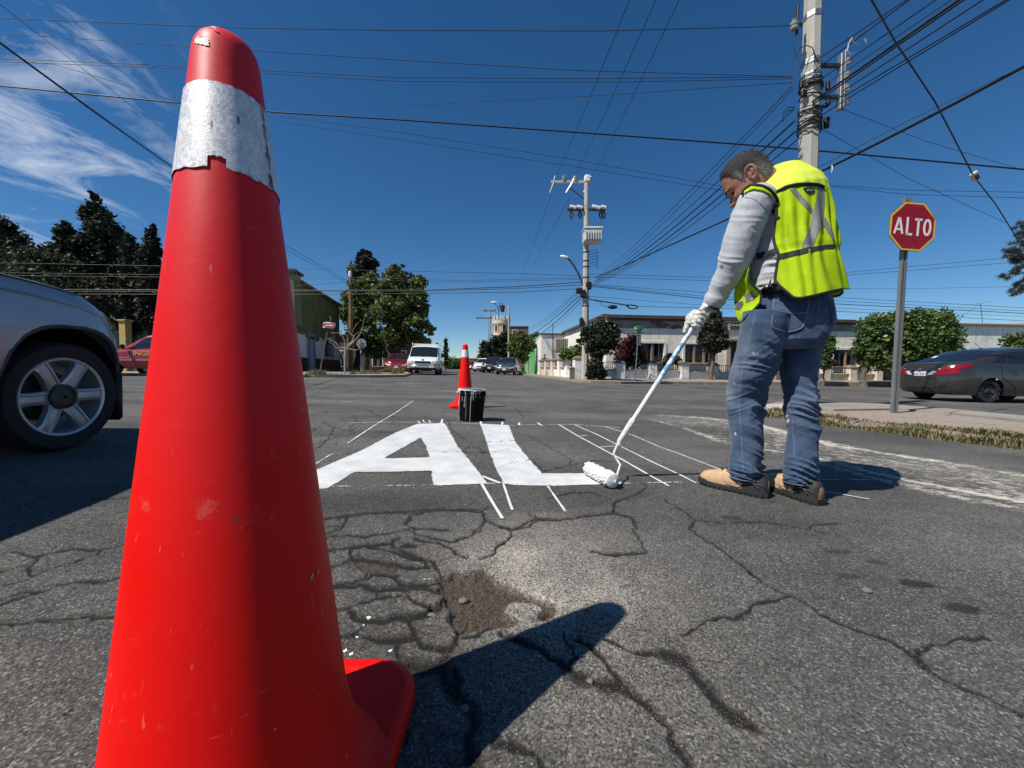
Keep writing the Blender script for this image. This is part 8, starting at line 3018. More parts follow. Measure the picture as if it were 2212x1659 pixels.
# --- hair: cropped, black going grey
hair_m, t, p = newmat('cropped_grey_hair')
co = mk(t, 'ShaderNodeTexCoord').outputs['Object']
n1 = mk(t, 'ShaderNodeTexNoise', {0: co, 2: 420.,3: 3.})
n2 = mk(t, 'ShaderNodeTexNoise', {0: co, 2: 18.,3: 3.})
gf = math_n(t, 'ADD', math_n(t, 'MULTIPLY', attr(t, 'grey'),.75), math_n(t, 'MULTIPLY', math_n(t, 'SUBTRACT', n2.outputs[0],.5),.5))
c_ = mixc(t, maprange(t, math_n(t, 'ADD', gf, math_n(t, 'SUBTRACT', n1.outputs[0],.5)),.15,.75),(.014,.011,.010,1),(.26,.24,.22,1))
t.links.new(c_, p.inputs['Base Color'])
p.inputs['Roughness'].default_value = .75
bb = mk(t, 'ShaderNodeBump', {'Strength': .9, 'Distance': .004, 'Height': n1.outputs[0]})
t.links.new(bb.outputs[0], p.inputs['Normal'])
na, nz = 140,80
zz_ = np.concatenate([[.1235,.1225], np.linspace(.121,-.095, nz - 2)])
vs, keep, gre = [],[],[]
for z in zz_:
 for k in range(na):
  a = 2 * math.pi * k / na
  x, y, _ = head_pt(z, a, .0)
  nse = float(vnoise(np.array(a * 9), np.array(z * 160),1.,5)) - .5
  hl = float(np.interp(x, [-.11,-.075,-.05,-.040,-.030,-.005,.008,.016,.026,.036,.05,.066,.08,.1],[-.075,-.078,-.070,-.03,.016,.024,.012,-.026,-.022,.010,.040,.066,.085,.1])) + nse * .018
  d_ = z - hl
  th_ = .0018 + .0055 * min(1, max(0, d_ / .03))
  x, y, _ = head_pt(z, a, th_ + .0012 * nse)
  vs.append(tuple(H2W(x, y, z + (th_ * .8 if z > .09 else 0))))
  keep.append(d_ > 0)
  gre.append(float(np.clip(.42 - (z - .0) / .10 + .30 * (x > .02),0,1)))
fs = []
for i in range(nz - 1):
 for k in range(na):
  q = (i * na + k, i * na + (k + 1) % na, (i + 1) * na + (k + 1) % na, (i + 1) * na + k)
  if sum(keep[j] for j in q) >= 3:
   fs.append(q)
ci = len(vs)
vs.append(tuple(H2W(-.008,0,.131)))
gre.append(0.)
fs += [(ci, (k + 1) % na, k, k) for k in range(0)]
o = np_mesh('hair', vs, np.array(fs), hair_m, worker, attrs=dict(grey=np.array(gre)))
hv_, hf_ = [],[]
for _ in range(5200):
 q_ = fs[int(rng.integers(0, len(fs)))]
 p_ = np.mean([vs[j] for j in q_], axis=0)
 n_ = p_ - np.array(H2W(-.01,0,.01))
 n_ /= np.linalg.norm(n_)
 d_ = n_ * .5 + np.array(HX) * -.35 + np.array(HZ) * -.35 + rng.normal(size=3) * .45
 d_ /= np.linalg.norm(d_)
 s_ = np.cross(d_, rng.normal(size=3))
 s_ /= np.linalg.norm(s_)
 p_ = p_ + rng.normal(size=3) * .003
 k_ = len(hv_)
 hv_ += [p_ - s_ * .0006, p_ + s_ * .0006, p_ + d_ * rng.uniform(.004,.009)]
 hf_.append((k_, k_ + 1, k_ + 2))
np_mesh('hair_strands', hv_, np.array(hf_), hair_m, o, attrs=dict(grey=np.repeat(rng.uniform(0,.75, len(hf_)),3)), smooth=False, kind='stuff')
# --- sweatshirt
shirt, t, p = newmat('grey_marl_fleece')
co = mk(t, 'ShaderNodeTexCoord').outputs['Object']
n1 = mk(t, 'ShaderNodeTexNoise', {0: co, 2: 300.,3: 3.,4: .7})
n2 = mk(t, 'ShaderNodeTexNoise', {0: co, 2: 26.,3: 5.,4: .65})
k = math_n(t, 'MULTIPLY', maprange(t, n1.outputs[0],.3,.7,.8,1.2), maprange(t, n2.outputs[0],.35,.65,.88,1.1))
s_ = mk(t, 'ShaderNodeVectorMath', {0: (.40,.41,.44)}, operation='SCALE')
t.links.new(k, s_.inputs[3])
c_ = mixc(t, attr(t, 'stain'), s_.outputs[0],(.10,.10,.105,1))
t.links.new(c_, p.inputs['Base Color'])
p.inputs['Roughness'].default_value = .95
p.inputs['Sheen Weight'].default_value = .25
bb = mk(t, 'ShaderNodeBump', {'Strength': .45, 'Distance': .004, 'Height': math_n(t, 'ADD', n1.outputs[0], n2.outputs[0])})
t.links.new(bb.outputs[0], p.inputs['Normal'])
def fold(co, ax, freq, skew, amp, seed):
 """soft cloth ridges across an axis"""
 w_ = co[:, 0] * skew[0] + co[:, 1] * skew[1] + co[:, 2] * skew[2]
 s = co @ np.array(ax) + .28 * w_ + .03 * (vnoise(w_, co[:, 2],7., seed + 5) - .5)
 ph = s * freq + 2.4 * vnoise(w_ * 1., s, 9., seed) + 1.5 * vnoise(co[:, 0] + co[:, 1], co[:, 2],6., seed + 3)
 n_ = vnoise(s * freq * .16 + .8 * vnoise(w_, s, 5., seed + 7), w_ * 2.1,5.5, seed)
 n2_ = vnoise(s * freq * .34, w_ * 1.6 + s * 2,5., seed + 1)
 r_ = 1 - np.abs(2 * n_ - 1)
 return amp * (1.5 * (r_ ** 2 - .35) + .5 * (n2_ - .5))
def gauss(x, c_, s):
 return np.exp(-((x - c_) / s) ** 2)
sleeve = [((606,520),140,1.825),((566,615),142,1.83),((530,710),140,1.84),((490,820),136,1.855),((455,930),130,1.87),((425,1020),122,1.885),((390,1100),108,1.905),((345,1180),92,1.93),((303,1250),80,1.95),
  ((275,1305),70,1.965),((258,1340),60,1.975)]
b = MB()
b.rings([[tors(2 * math.pi * k / 40, z, -.004) for k in range(40)] for z in np.linspace(.945,1.545,26)])
q, rs_ = [],[]
for (c2_, r_, d) in sleeve:
 u, v = k5(c2_)[0]
 q.append(W(u, v, d))
 rs_.append(r_ * .2709 / FP * d * (.5 + .5 * cosv(u)))
b.ball(W(*k5((618,520))[0],1.83),.080,16,12)
b.tube(q, rs_, 24)
b.tube([shR + V(0,0,.01), shR.lerp(elR, .5), elR, elR.lerp(wrR, .5), wrR.lerp(elR, .1)],[.086,.08,.073,.064,.05],20)
armd = np.array((wrL - elL).normalized())
def d_shirt(co, no):
 dl = np.zeros(len(co))
 sh, el, wr = np.array(shL), np.array(elL), np.array(wrL)
 ax = (wr - sh) / np.linalg.norm(wr - sh)
 s = (co - sh) @ ax / np.linalg.norm(wr - sh)
 rad = np.linalg.norm((co - sh) - ((co - sh) @ ax)[:, None] * ax, axis=1)
 arm = np.clip((.17 - rad) / .05,0,1) * (s > -.1)
 e_ = gauss(s, .62,.14) * .7 + gauss(s, .95,.12) * 1.1 + gauss(s, .12,.15) * .3 + .12
 dl += arm * e_ * fold(co, ax, 42.,(1,.4,.2),.0075,3)
 bod = (1 - arm)
 dl += bod * fold(co, (.35,0,.94),62.,(1,.5,0),.009,9) * np.clip((1.30 - co[:, 2]) / .12,0,1)
 return dl + .003 * (vnoise(co[:, 0] * 1. + co[:, 1], co[:, 2],26,4) - .5)
def a_shirt(co, no):
 u, v = pix(co)
 cu, cv = k5((332,1045))[0]
 return dict(stain=.9 * (np.hypot((u - cu) / 4.6,(v - cv) / 5.) < 1))
sw = fuse('sweatshirt', b, .0052,2, worker, shirt, d_shirt, a_shirt)
shirt_t = bvh(sw)
seam_m = M('shirt_seam', (.22,.225,.24),.95)
trim('armhole_seam', shirt_t, k5((520,490),(580,498),(640,540),(690,590),(705,640)),.0022, seam_m, sw, off=.0)
b = MB()
c0, c1 = W(*k5((285,1290))[0],1.962), W(*k5((258,1345))[0],1.975)
b.tube([c0, c0.lerp(c1,.3), c0.lerp(c1,.7), c1, c1 + (c1 - c0) * .25],[.052,.053,.049,.045,.040],20)
cf = b.build('cuff', shirt, sw)
b = MB()
b.tube([c1 + (c1 - c0) * .05, c1 + (c1 - c0) * .5],[.043,.040],20)
b.build('dark_cuff_edge', M('dark_rib', (.03,.03,.034),.95), sw)
# --- jeans
jean, t, p = newmat('washed_denim')
co = mk(t, 'ShaderNodeTexCoord').outputs['Object']
n1 = mk(t, 'ShaderNodeTexNoise', {0: co, 2: 9.,3: 6.,4: .65})
mpj = mk(t, 'ShaderNodeMapping', {0: co, 3: (420,420,60)})
n2 = mk(t, 'ShaderNodeTexNoise', {0: mpj, 2: 1.,3: 3.,4: .7})
n3 = mk(t, 'ShaderNodeTexNoise', {0: co, 2: 70.,3: 4.,4: .7})
c_ = mixc(t, maprange(t, n1.outputs[0],.35,.65),(.022,.047,.100,1),(.042,.080,.150,1))
fd = math_n(t, 'ADD', math_n(t, 'MULTIPLY', attr(t, 'fade'),1.), math_n(t, 'MULTIPLY', math_n(t, 'SUBTRACT', n1.outputs[0],.5),.55), True)
c_ = mixc(t, math_n(t, 'MULTIPLY', fd, .72), c_, (.20,.25,.31,1))
c_ = mixc(t, maprange(t, n2.outputs[0],.55,.75,0,.25), c_, (.15,.20,.28,1))
c_ = mixc(t, math_n(t, 'MULTIPLY', attr(t, 'seam'), maprange(t, n3.outputs[0],.3,.6,.1,.55)), c_, (.16,.20,.26,1))
c_ = mixc(t, attr(t, 'paint'), c_, (.72,.72,.72,1))
t.links.new(c_, p.inputs['Base Color'])
p.inputs['Roughness'].default_value = .92
p.inputs['Sheen Weight'].default_value = .15
bb = mk(t, 'ShaderNodeBump', {'Strength': .45, 'Distance': .003, 'Height': math_n(t, 'ADD', math_n(t, 'MULTIPLY', n2.outputs[0],.8), math_n(t, 'MULTIPLY', attr(t, 'seam'),.8))})
t.links.new(bb.outputs[0], p.inputs['Normal'])
def leg_rings(lst):
 out, rr = [],[]
 for (xl, xr, y, d) in lst:
  (ul, v),(ur, _) = k6((xl, y),(xr, y))
  c_, r_ = limb_ring(ul, ur, v, d)
  out.append(c_)
  rr.append(r_)
 return out, rr
LL = [(610,960,180,1.80),(592,958,260,1.80),(576,930,370,1.815),(560,905,460,1.83),(540,880,540,1.845),(517,850,620,1.86),(494,800,710,1.885),(480,778,790,1.90),(486,770,880,1.90),(500,764,980,1.895),
 (514,762,1090,1.89),(520,764,1190,1.885),(510,762,1270,1.885),(502,758,1320,1.885),(502,764,1370,1.885),(502,768,1405,1.885)]
LR = [(900,1283,180,1.87),(885,1278,260,1.865),(868,1240,360,1.865),(862,1200,440,1.865),(866,1182,520,1.86),(874,1172,610,1.852),(895,1166,710,1.845),(914,1165,790,1.835),(908,1172,890,1.825),(925,1178,980,1.82),
 (938,1182,1060,1.815),(925,1178,1160,1.81),(912,1168,1250,1.808),(906,1165,1320,1.806),(905,1160,1380,1.805),(905,1142,1442,1.803)]
b = MB()
qL, rL_ = leg_rings(LL)
qR, rR_ = leg_rings(LR)
b.tube(qL, rL_, 26)
b.tube(qR, rR_, 26)
pel = []
for (xl, xr, y, d) in ((720,1210,-115,1.86),(715,1215,-75,1.855),(705,1222,-20,1.85),(668,1250,60,1.845),(640,1272,120,1.84),(610,1285,190,1.84),(592,1284,260,1.84),(582,1262,320,1.84),(590,1230,390,1.84),(640,1170,450,1.845)):
 (ul, v),(ur, _) = k6((xl, y),(xr, y))
 c_, r_ = limb_ring(ul, ur, v, d)
 vd = V(c_.x, c_.y, 0).normalized()
 sd = V(vd.y, -vd.x, 0)
 pel.append([c_ + sd * (math.copysign(abs(math.cos(a)) ** .9, math.cos(a)) * r_) + vd * (math.sin(a) * r_ * .76) for a in [2 * math.pi * k / 36 for k in range(36)]])
b.rings(pel)
SEAMS = [k6((705,200),(680,300),(655,400),(635,500),(610,620),(595,720),(585,820),(590,930),(598,1040),(606,1160),(612,1280),(618,1400)),
  k6((905,520),(915,620),(935,740),(950,830),(960,910),(985,990),(975,1060),(995,1140),(990,1250)), k6((1180,60),(1175,180),(1165,260),(1130,310),(1050,350),(985,400),(940,450)),
  k6((745,435),(800,440),(860,455))]
def near_line(u, v, line, w_):
 out = np.full(len(u),9e9)
 for (x0, y0),(x1, y1) in zip(line[:-1], line[1:]):
  dx, dy = x1 - x0, y1 - y0
  t_ = np.clip(((u - x0) * dx + (v - y0) * dy) / (dx * dx + dy * dy),0,1)
  out = np.minimum(out, np.hypot(u - x0 - t_ * dx, v - y0 - t_ * dy))
 return np.exp(-(out / w_) ** 2)
def d_jean(co, no):
 z = co[:, 2]
 g_ = np.array(fT)
 env = gauss(z, .40,.075) * 1. + gauss(z, .29,.06) * .5 + gauss(z, .07,.075) * 1.2 + gauss(z, .62,.10) * .45 + .12
 back = np.clip(.75 - (no @ np.array((-.75,.65,0))) * .7,.15,1.2)
 ax = np.array((.22,.05,.97))
 dl = env * back * fold(co, ax, 40.,(.8,.6,0),.012,12)
 dl += .35 * env * fold(co, (-.55,.1,.83),50.,(.3,1.,0),.010,31)
 return dl + .004 * (vnoise(co[:, 0] + co[:, 1] * .6, z, 16,4) - .5)
def a_jean(co, no):
 u, v = pix(co)
 vd = co - np.array((0,0, EYE))
 vis = ((no * vd).sum(1) < 0)
 seam = np.zeros(len(u))
 for L in SEAMS:
  seam = np.maximum(seam, near_line(u, v, L, 1.35))
 fade = np.zeros(len(u))
 for x, y, sx, sy, a in ((640,470,60,160,.55),(560,600,50,120,.5),(510,800,55,70,.85),(530,1060,35,90,.35),(980,390,90,45,.45),(1060,640,110,60,.4),(1060,900,120,120,.3),(690,500,45,60,.5),
       (830,320,90,60,.35),(1080,230,60,60,.4),(690,1080,60,200,.15)):
  (cu, cv), = k6((x, y))
  fade = np.maximum(fade, a * np.exp(-((u - cu) / (sx * .2917)) ** 2 - ((v - cv) / (sy * .2917)) ** 2))
 pa = np.zeros(len(u))
 for x0, y0, x1, y1, w_ in ((925,957,945,942,1.9),(945,990,952,976,1.9),(556,1072,560,1086,1.3),(545,700,552,712,.5)):
  pa = np.maximum(pa, near_line(u, v, k6((x0, y0),(x1, y1)), w_))
 for x, y in ((700,500),(715,520),(690,480),(720,490)):
  (cu, cv), = k6((x, y))
  pa = np.maximum(pa, .35 * np.exp(-((u - cu) ** 2 + (v - cv) ** 2) / 5.))
 return dict(seam=seam * vis, fade=fade, paint=np.clip(pa * 1.1,0,1) * vis)
jn = fuse('jeans', b, .0046,1, worker, jean, d_jean, a_jean)
jt = bvh(jn)
pk = M('pocket_denim', (.042,.072,.125),.92, var=.25, scale=30, bump=.4, bscale=240)
st = M('pocket_stitch', (.22,.235,.25),.9)
po = [k6((850,60),(835,180),(822,285)), k6((1105,60),(1090,180),(1058,290))]
pkt = drape('back_pocket', jt, (po[0], po[1]), pk, jn, 12,12,.0035)
pt2 = drape('pocket_point', jt, (k6((822,285),(870,305),(935,326)), k6((1058,290),(1010,308),(936,327))), pk, jn, 8,8,.0034)
for L in (k6((850,60),(835,180),(822,287),(870,307),(935,328),(1000,316),(1058,292),(1090,180),(1105,60)), k6((838,165),(930,185),(1010,190),(1092,180))):
 trim('pocket_seam', jt, L, .0016, st, jn, off=.0042)
pk2 = drape('side_pocket', jt, (k6((1240,90),(1262,180),(1262,260)), k6((1282,130),(1288,200),(1274,270))), pk, jn, 8,4,.0035)
for (q, r_) in ((qL, rL_),(qR, rR_)):
 b = MB()
 d_ = (q[-1] - q[-2]).normalized()
 n = 30
 for f0, rr in ((-.004,1.035),(-.03,1.03)):
  b.tube([q[-1] + d_ * f0 + V(math.cos(a), math.sin(a),0) * (r_[-1] * rr) for a in [2 * math.pi * k / n for k in range(n + 1)]],.0028,6)
 b.build('hem', M('hem_denim', (.10,.14,.20),.92, var=.3, scale=60), jn)
# --- boots
tan_l = M('tan_leather', (.46,.30,.165),.65, var=.3, scale=18, bump=.3, bscale=120)
blk_l = M('worn_black_leather', (.025,.024,.024),.6, var=.35, scale=25, bump=.3, bscale=150)
sole_m = M('boot_sole', (.016,.016,.017),.75, var=.3, scale=30)
lace_m = M('boot_lace', (.02,.018,.017),.9)
def boot(heel, toe, tan_to):
 heel, toe = Vector(heel), Vector(toe)
 fx = V(toe.x - heel.x, toe.y - heel.y, 0)
 Lb = fx.length
 fx.normalize()
 fy = V(-fx.y, fx.x, 0)
 gz_ = lambda s: gz((heel + fx * s).x)
 bt_ = bpy.data.objects.new('boot', None)
 secs = [(0,.020,.085),(.02,.034,.105),(.06,.040,.118),(.10,.041,.12),(.14,.043,.105),(.18,.048,.100),(.215,.050,.090),(.25,.047,.082),(.28,.037,.069),(.297,.020,.048)]
 k_ = Lb / .30
 def ring(s, w_, h, z0):
  out = []
  for a in [math.pi * i / 16 for i in range(17)]:
   y = math.copysign(abs(math.cos(a)) ** .8, math.cos(a)) * w_
   z = abs(math.sin(a)) ** .75 * (h - z0) + z0
   out.append(heel + fx * (s * k_) + fy * y + V(0,0, gz_(s * k_) - heel.z + z))
  return out
 heel.z = 0
 b = MB()
 b.rings([ring(s, w_, h, .022) for s, w_, h in secs], close=True)
 b.v = [tuple(np.array(p_)) for p_ in b.v]
 up = b.build('boot', tan_l, worker, smooth=60)
 b = MB()       # black heel counter and ankle
 b.rings([ring(s, w_ + .0025, h + .002,.02) for s, w_, h in secs if s <= tan_to], close=True)
 b.build('heel_counter', blk_l, up, smooth=60)
 b = MB()
 b.tube([heel + fx * (.075 * k_) + V(0,0, gz_(.07) + .08), heel + fx * (.068 * k_) + V(0,0, gz_(.07) + .15)],[.036,.036],20)
 b.build('collar', blk_l, up)
 b = MB()
 ol, oh = [],[]
 for s, w_, h in secs:
  ol.append((s * k_ - .003 * (s < .01) + .004 * (s > .29), w_ + .006))
 poly = [(s, -w_) for s, w_ in ol] + [(s, w_) for s, w_ in ol[::-1]]
 lo, hi, md = [],[],[]
 for s, y in poly:
  q = heel + fx * s + fy * y
  toe_up = max(0, s / Lb - .8) * .06
  arch = .012 * math.exp(-((s / Lb - .40) / .07) ** 2)
  lo.append(V(q.x, q.y, gz(q.x) + .001 + toe_up + arch))
  md.append(V(q.x, q.y, gz(q.x) + .021 + toe_up * .7))
  hi.append(heel + fx * s + fy * (y * .95) + V(0,0, gz(q.x) + .028 + toe_up * .6))
 b.rings([lo, md, hi])
 sl_ = b.build('sole', sole_m, up, smooth=45)
 b = MB()
 for s in np.linspace(.02,.28,13):
  w_ = float(np.interp(s, [x[0] for x in secs],[x[1] for x in secs])) + .0085
  for sg in (-1,1):
   q = heel + fx * (s * k_) + fy * (sg * w_)
   b.bevbox(V(q.x, q.y, gz(q.x) + .010 + max(0, s / .3 - .8) * .06),(.011,.006,.016),.002,(fx, fy, V(0,0,1)))
 t2_ = b.build('tread', sole_m, sl_, smooth=0)
 t2_['kind'] = 'stuff'
 b = MB()
 b.rings([ring(s, w_ + .003,.034 + (h - .034) * f, .018) for s, w_, h, f in ((.245,.047,.066,.45),(.262,.045,.062,.62),(.283,.037,.056,.72),(.299,.022,.044,.8))], close=True)
 b.build('toe_bumper', sole_m, up, smooth=60)
 for k in range(4):
  s = .125 + .022 * k
  h = float(np.interp(s, [x[0] for x in secs],[x[2] for x in secs]))
  b = MB()
  q0 = heel + fx * (s * k_) + V(0,0, gz_(s) + h + .002)
  b.tube([q0 + fy * .026 - V(0,0,.012), q0 + fy * .008 + V(0,0,.003), q0 - fy * .008 + fx * .012 + V(0,0,.002), q0 - fy * .026 + fx * .014 - V(0,0,.012)],.0032,6)
  b.build('lace', lace_m, up)
 b = MB()
 q0 = heel + fx * (.125 * k_) + V(0,0, gz_(.12) + .118)
 b.ball(q0,(.014,.012,.010),8,6)
 b.tube([q0, q0 + fy * .03 + V(0,0,.012), q0 + fy * .045 - V(0,0,.006), q0 + fy * .02 - V(0,0,.004)],.0028,5)
 b.tube([q0, q0 - fy * .03 + V(0,0,.008), q0 - fy * .04 - V(0,0,.012)],.0028,5)
 b.build('lace_knot', lace_m, up)
 b = MB()
 pts = [heel + fx * (s * k_) + fy * y + V(0,0, gz_(s) + z) for s, y, z in ((.03,.046,.05),(.07,.0515,.085),(.10,.051,.05),(.14,.051,.075))]
 b.tube(pts, .0018,5)
 pts = [heel + fx * (s * k_) + fy * y + V(0,0, gz_(s) + z) for s, y, z in ((.01,.034,.06),(.06,.05,.07),(.12,.052,.045),(.17,.0555,.05))]
 b.tube(pts, .0018,5)
 b.build('stitching', M('grey_stitch', (.09,.09,.09),.8), up)
 return up
boot((1.218,1.80,0),(1.005,2.03,0),.125)
b2 = boot((1.40,1.715,0),(1.325,2.005,0),.12)
# --- safety vest
lime, t, p = newmat('lime_mesh_cloth')
co = mk(t, 'ShaderNodeTexCoord').outputs['Object']
mpv = mk(t, 'ShaderNodeMapping', {0: co, 3: (300,300,240)})
v1 = mk(t, 'ShaderNodeTexVoronoi', {0: mpv, 2: 1.})
n1 = mk(t, 'ShaderNodeTexNoise', {0: co, 2: 20.,3: 4.})
holes = maprange(t, v1.outputs['Distance'],.05,.45,1.0,.68)
k = math_n(t, 'MULTIPLY', math_n(t, 'MULTIPLY', holes, maprange(t, n1.outputs[0],.3,.7,.9,1.06)),1.)
c_ = mk(t, 'ShaderNodeVectorMath', {0: (.60,.86,.012)}, operation='SCALE')
t.links.new(k, c_.inputs[3])
c_ = mixc(t, math_n(t, 'MULTIPLY', attr(t, 'yoke'),1.), c_.outputs[0],(.74,.88,.10,1))
t.links.new(c_, p.inputs['Base Color'])
p.inputs['Roughness'].default_value = .8
p.inputs['Specular IOR Level'].default_value = .2
bb = mk(t, 'ShaderNodeBump', {'Strength': .35, 'Distance': .002, 'Height': v1.outputs['Distance']})
t.links.new(bb.outputs[0], p.inputs['Normal'])
tl = mk(t, 'ShaderNodeBsdfTranslucent', {0: c_})
mx = mk(t, 'ShaderNodeMixShader', {0: .18,1: p, 2: tl})
t.links.new(mx.outputs[0], t.nodes['Material Output'].inputs[0])
trim_m = M('black_binding', (.014,.014,.015),.8, var=.2, scale=40)
refl_m = M('grey_reflective_tape', (.17,.17,.165),.5,.1, var=.18, scale=26, bump=.2, bscale=160)
EDGE = k5((560,413),(640,418),(700,440),(745,500),(772,560),(774,650),(752,740),(738,800),(760,870),(790,950),(775,1050),(758,1150),(770,1185))
HEM = k5((770,1165),(800,1200),(850,1250),(900,1292),(960,1300),(1080,1275),(1200,1243),(1290,1226))
YOKE = k5((735,468),(790,440),(850,408),(930,392),(1010,387),(1090,392),(1140,412))
ev = np.array([q[1] for q in EDGE])
eu = np.array([q[0] for q in EDGE])
na, nz = 200,150
zz_ = np.linspace(.86,1.545, nz)
ph = np.linspace(math.radians(20), math.radians(320), na)
vs = np.zeros((nz, na, 3))
for i, z in enumerate(zz_):
 for k_, a in enumerate(ph):
  low = max(0,(1.16 - z) / .30)
  o_ = .012 + .028 * low ** 1.3 * max(0,-math.cos(a) * .6 + .55)
  fa = math.sin(a * 21 + 2.2 * math.sin(z * 7) + 3 * float(vnoise(np.array(a * 2), np.array(z * 3),1.,3)))
  env = math.exp(-((z - 1.20) / .16) ** 2) * .8 + .55 * low
  o_ += .0085 * env * fa + .007 * env * math.sin(a * 9 + z * 19 + 2 * float(vnoise(np.array(a * 3), np.array(z * 6),1.,8)))
  o_ -= .006 * math.exp(-((z - 1.115) / .02) ** 2)
  vs[i, k_] = tors(a, z, o_)
pu, pv = pix(vs)
hu = np.array([q[0] for q in HEM])
hv = np.array([q[1] for q in HEM])
phg = np.degrees(ph)[None, :].repeat(nz, 0)
near = (phg > 60) & (phg < 232)
edge_u = np.interp(pv, ev, eu)
cut = np.zeros((nz, na), bool)
cut |= near & (pv > ev[0]) & (pu < edge_u)
cut |= near & (pv > np.interp(pu, hu, hv))
cut |= (phg < 95) & (zz_[:, None] < 1.445)
cut |= (phg > 246) & (zz_[:, None] > 1.08) & (zz_[:, None] < 1.42)
cut |= (phg >= 232) & (zz_[:, None] < .935)
ii = np.arange(nz * na).reshape(nz, na)
qd = np.stack([ii[:-1, :-1], ii[:-1,1:], ii[1:, 1:], ii[1:, :-1]],-1).reshape(-1,4)
ck = cut.ravel()
qd = qd[ck[qd].sum(1) < 2]
yv = np.interp(pu, [q[0] for q in YOKE],[q[1] for q in YOKE])
yoke = ((pv < yv) & (phg < 232)) | (zz_[:, None] > 1.44)
used, inv = np.unique(qd, return_inverse=True)
vest = np_mesh('vest', vs.reshape(-1,3)[used], inv.reshape(-1,4), lime, worker, attrs=dict(yoke=yoke.ravel()[used].astype(float)))
sol = vest.modifiers.new('cloth_thickness', 'SOLIDIFY')
sol.thickness = .002
sol.offset = 1
vt = BVHTree.FromPolygons([tuple(q_) for q_ in vs.reshape(-1,3)], np.stack([ii[:-1, :-1], ii[:-1,1:], ii[1:, 1:], ii[1:, :-1]],-1).reshape(-1,4).tolist())
trim('armhole_binding', vt, [(u + .8, v) for u, v in EDGE],.0062, trim_m, vest, off=.0035)
trim('hem_binding', vt, [(u, v - 1.2) for u, v in HEM],.0055, trim_m, vest, off=.003)
trim('yoke_binding', vt, YOKE, .0085, trim_m, vest, off=.003)
drape('waist_band', vt, (k5((785,945),(850,930),(960,905),(1080,883),(1160,868),(1236,864)), k5((788,992),(850,977),(960,950),(1080,925),(1160,908),(1238,906))), trim_m, vest, 30,3,.0035)
drape('reflective_strip', vt, (k5((1098,408),(1080,500),(1062,600),(1045,680),(1000,800),(975,895)), k5((1142,425),(1148,520),(1142,620),(1125,700),(1090,800),(1058,890))), refl_m, vest, 30,6,.0045)
drape('reflective_strip', vt, (k5((920,424),(980,490),(1020,540),(1050,585),(1066,605)), k5((872,430),(930,500),(985,560),(1030,605),(1058,640))), refl_m, vest, 20,5,.004)
drape('reflective_strip', vt, (k5((1140,640),(1165,670),(1195,730),(1222,790)), k5((1118,720),(1150,732),(1185,790),(1218,842))), refl_m, vest, 16,5,.004)
lb = drape('label_tag', vt, (k5((975,420),(990,445),(1005,460),(1030,468)), k5((1065,414),(1070,440),(1064,462),(1035,470))), trim_m, vest, 8,8,.005)
for a_, b_ in (((1000,440),(1052,434)),((1005,428),(1022,425))):
 drape('label_print', vt, (k5(a_, ((a_[0] + b_[0]) / 2,(a_[1] + b_[1]) / 2), b_), k5((a_[0], a_[1] + 6),((a_[0] + b_[0]) / 2,(a_[1] + b_[1]) / 2 + 6),(b_[0], b_[1] + 6))), M('pale_print', (.35,.40,.30),.7), lb, 6,2,.0062)
b = MB()
q = [W(*k5(s_)[0],1.86) for s_ in ((1200,1240),(1245,1222),(1285,1222),(1296,1248),(1270,1272),(1215,1282),(1198,1262))]
b.tube(q + [q[0]],.006,6)
b.build('turned_hem', trim_m, vest)
b = MB()
b.rings([[p_ + V(.0,.0,0) for p_ in q],[p_.lerp(sum(q, V(0,0,0)) / 7,.5) + V(0,.03,.015) for p_ in q]], cap=True)
b.build('hem_lining', lime, vest)
FQ = [  # rows: left (front) photo x, right photo x, y, depth front, depth back
 (520,560,1050,1.86,1.80),(505,548,1100,1.875,1.80),(470,545,1150,1.895,1.79),(445,590,1200,1.91,1.785),(432,635,1240,1.915,1.78),(430,648,1275,1.915,1.775),(432,640,1330,1.91,1.77),(438,590,1385,1.905,1.775),(448,545,1425,1.90,1.785),
 (462,515,1460,1.895,1.80),(478,494,1490,1.885,1.83)]
vs, fs = [],[]
nc = 14
for (xl, xr, y, d0, d1) in FQ:
 for j in range(nc + 1):
  f = j / nc
  u, v = k5((xl + (xr - xl) * f, y))[0]
  d = d0 + (d1 - d0) * f ** 1.4 + .007 * math.sin(f * 9 + y * .03) * math.sin(math.pi * f)
  vs.append(tuple(W(u, v, d)))
n0 = len(FQ)
for i in range(n0 - 1):
 for j in range(nc):
  a = i * (nc + 1) + j
  fs.append((a, a + 1, a + nc + 2, a + nc + 1))
fp = np_mesh('front_panel', vs, np.array(fs), lime, vest, attrs=dict(yoke=np.zeros(len(vs))))
so2 = fp.modifiers.new('cloth_thickness', 'SOLIDIFY')
so2.thickness = .003
ft = bvh(fp)
b = MB()
b.tube([Vector(vs[i * (nc + 1) + nc]) for i in range(n0)],.0055,7)
b.build('front_binding', trim_m, fp)
rows_ = [[Vector(vs[i * (nc + 1) + j]) for j in range(nc + 1)] for i in range(n0)]
bq, bv2 = [],[]
b = MB()
inner = []
for i in range(n0):
 q0 = rows_[i][0]
 inner.append([q0, q0 + fT * .05 - lT * .06, q0 + fT * .07 - lT * .16])
b.rings(inner, cap=False, close=False)
b.build('front_fold', lime, fp)
drape('reflective_strip', ft, (k5((510,1268),(530,1300),(528,1330)), k5((580,1232),(606,1290),(604,1310))), refl_m, fp, 6,6,.004)
drape('reflective_strip', ft, (k5((436,1318),(470,1322),(505,1318)), k5((440,1386),(476,1392),(510,1350))), M('dark_reflective', (.10,.10,.105),.5,.2), fp, 6,6,.004)
trees_s = bvh(sw)
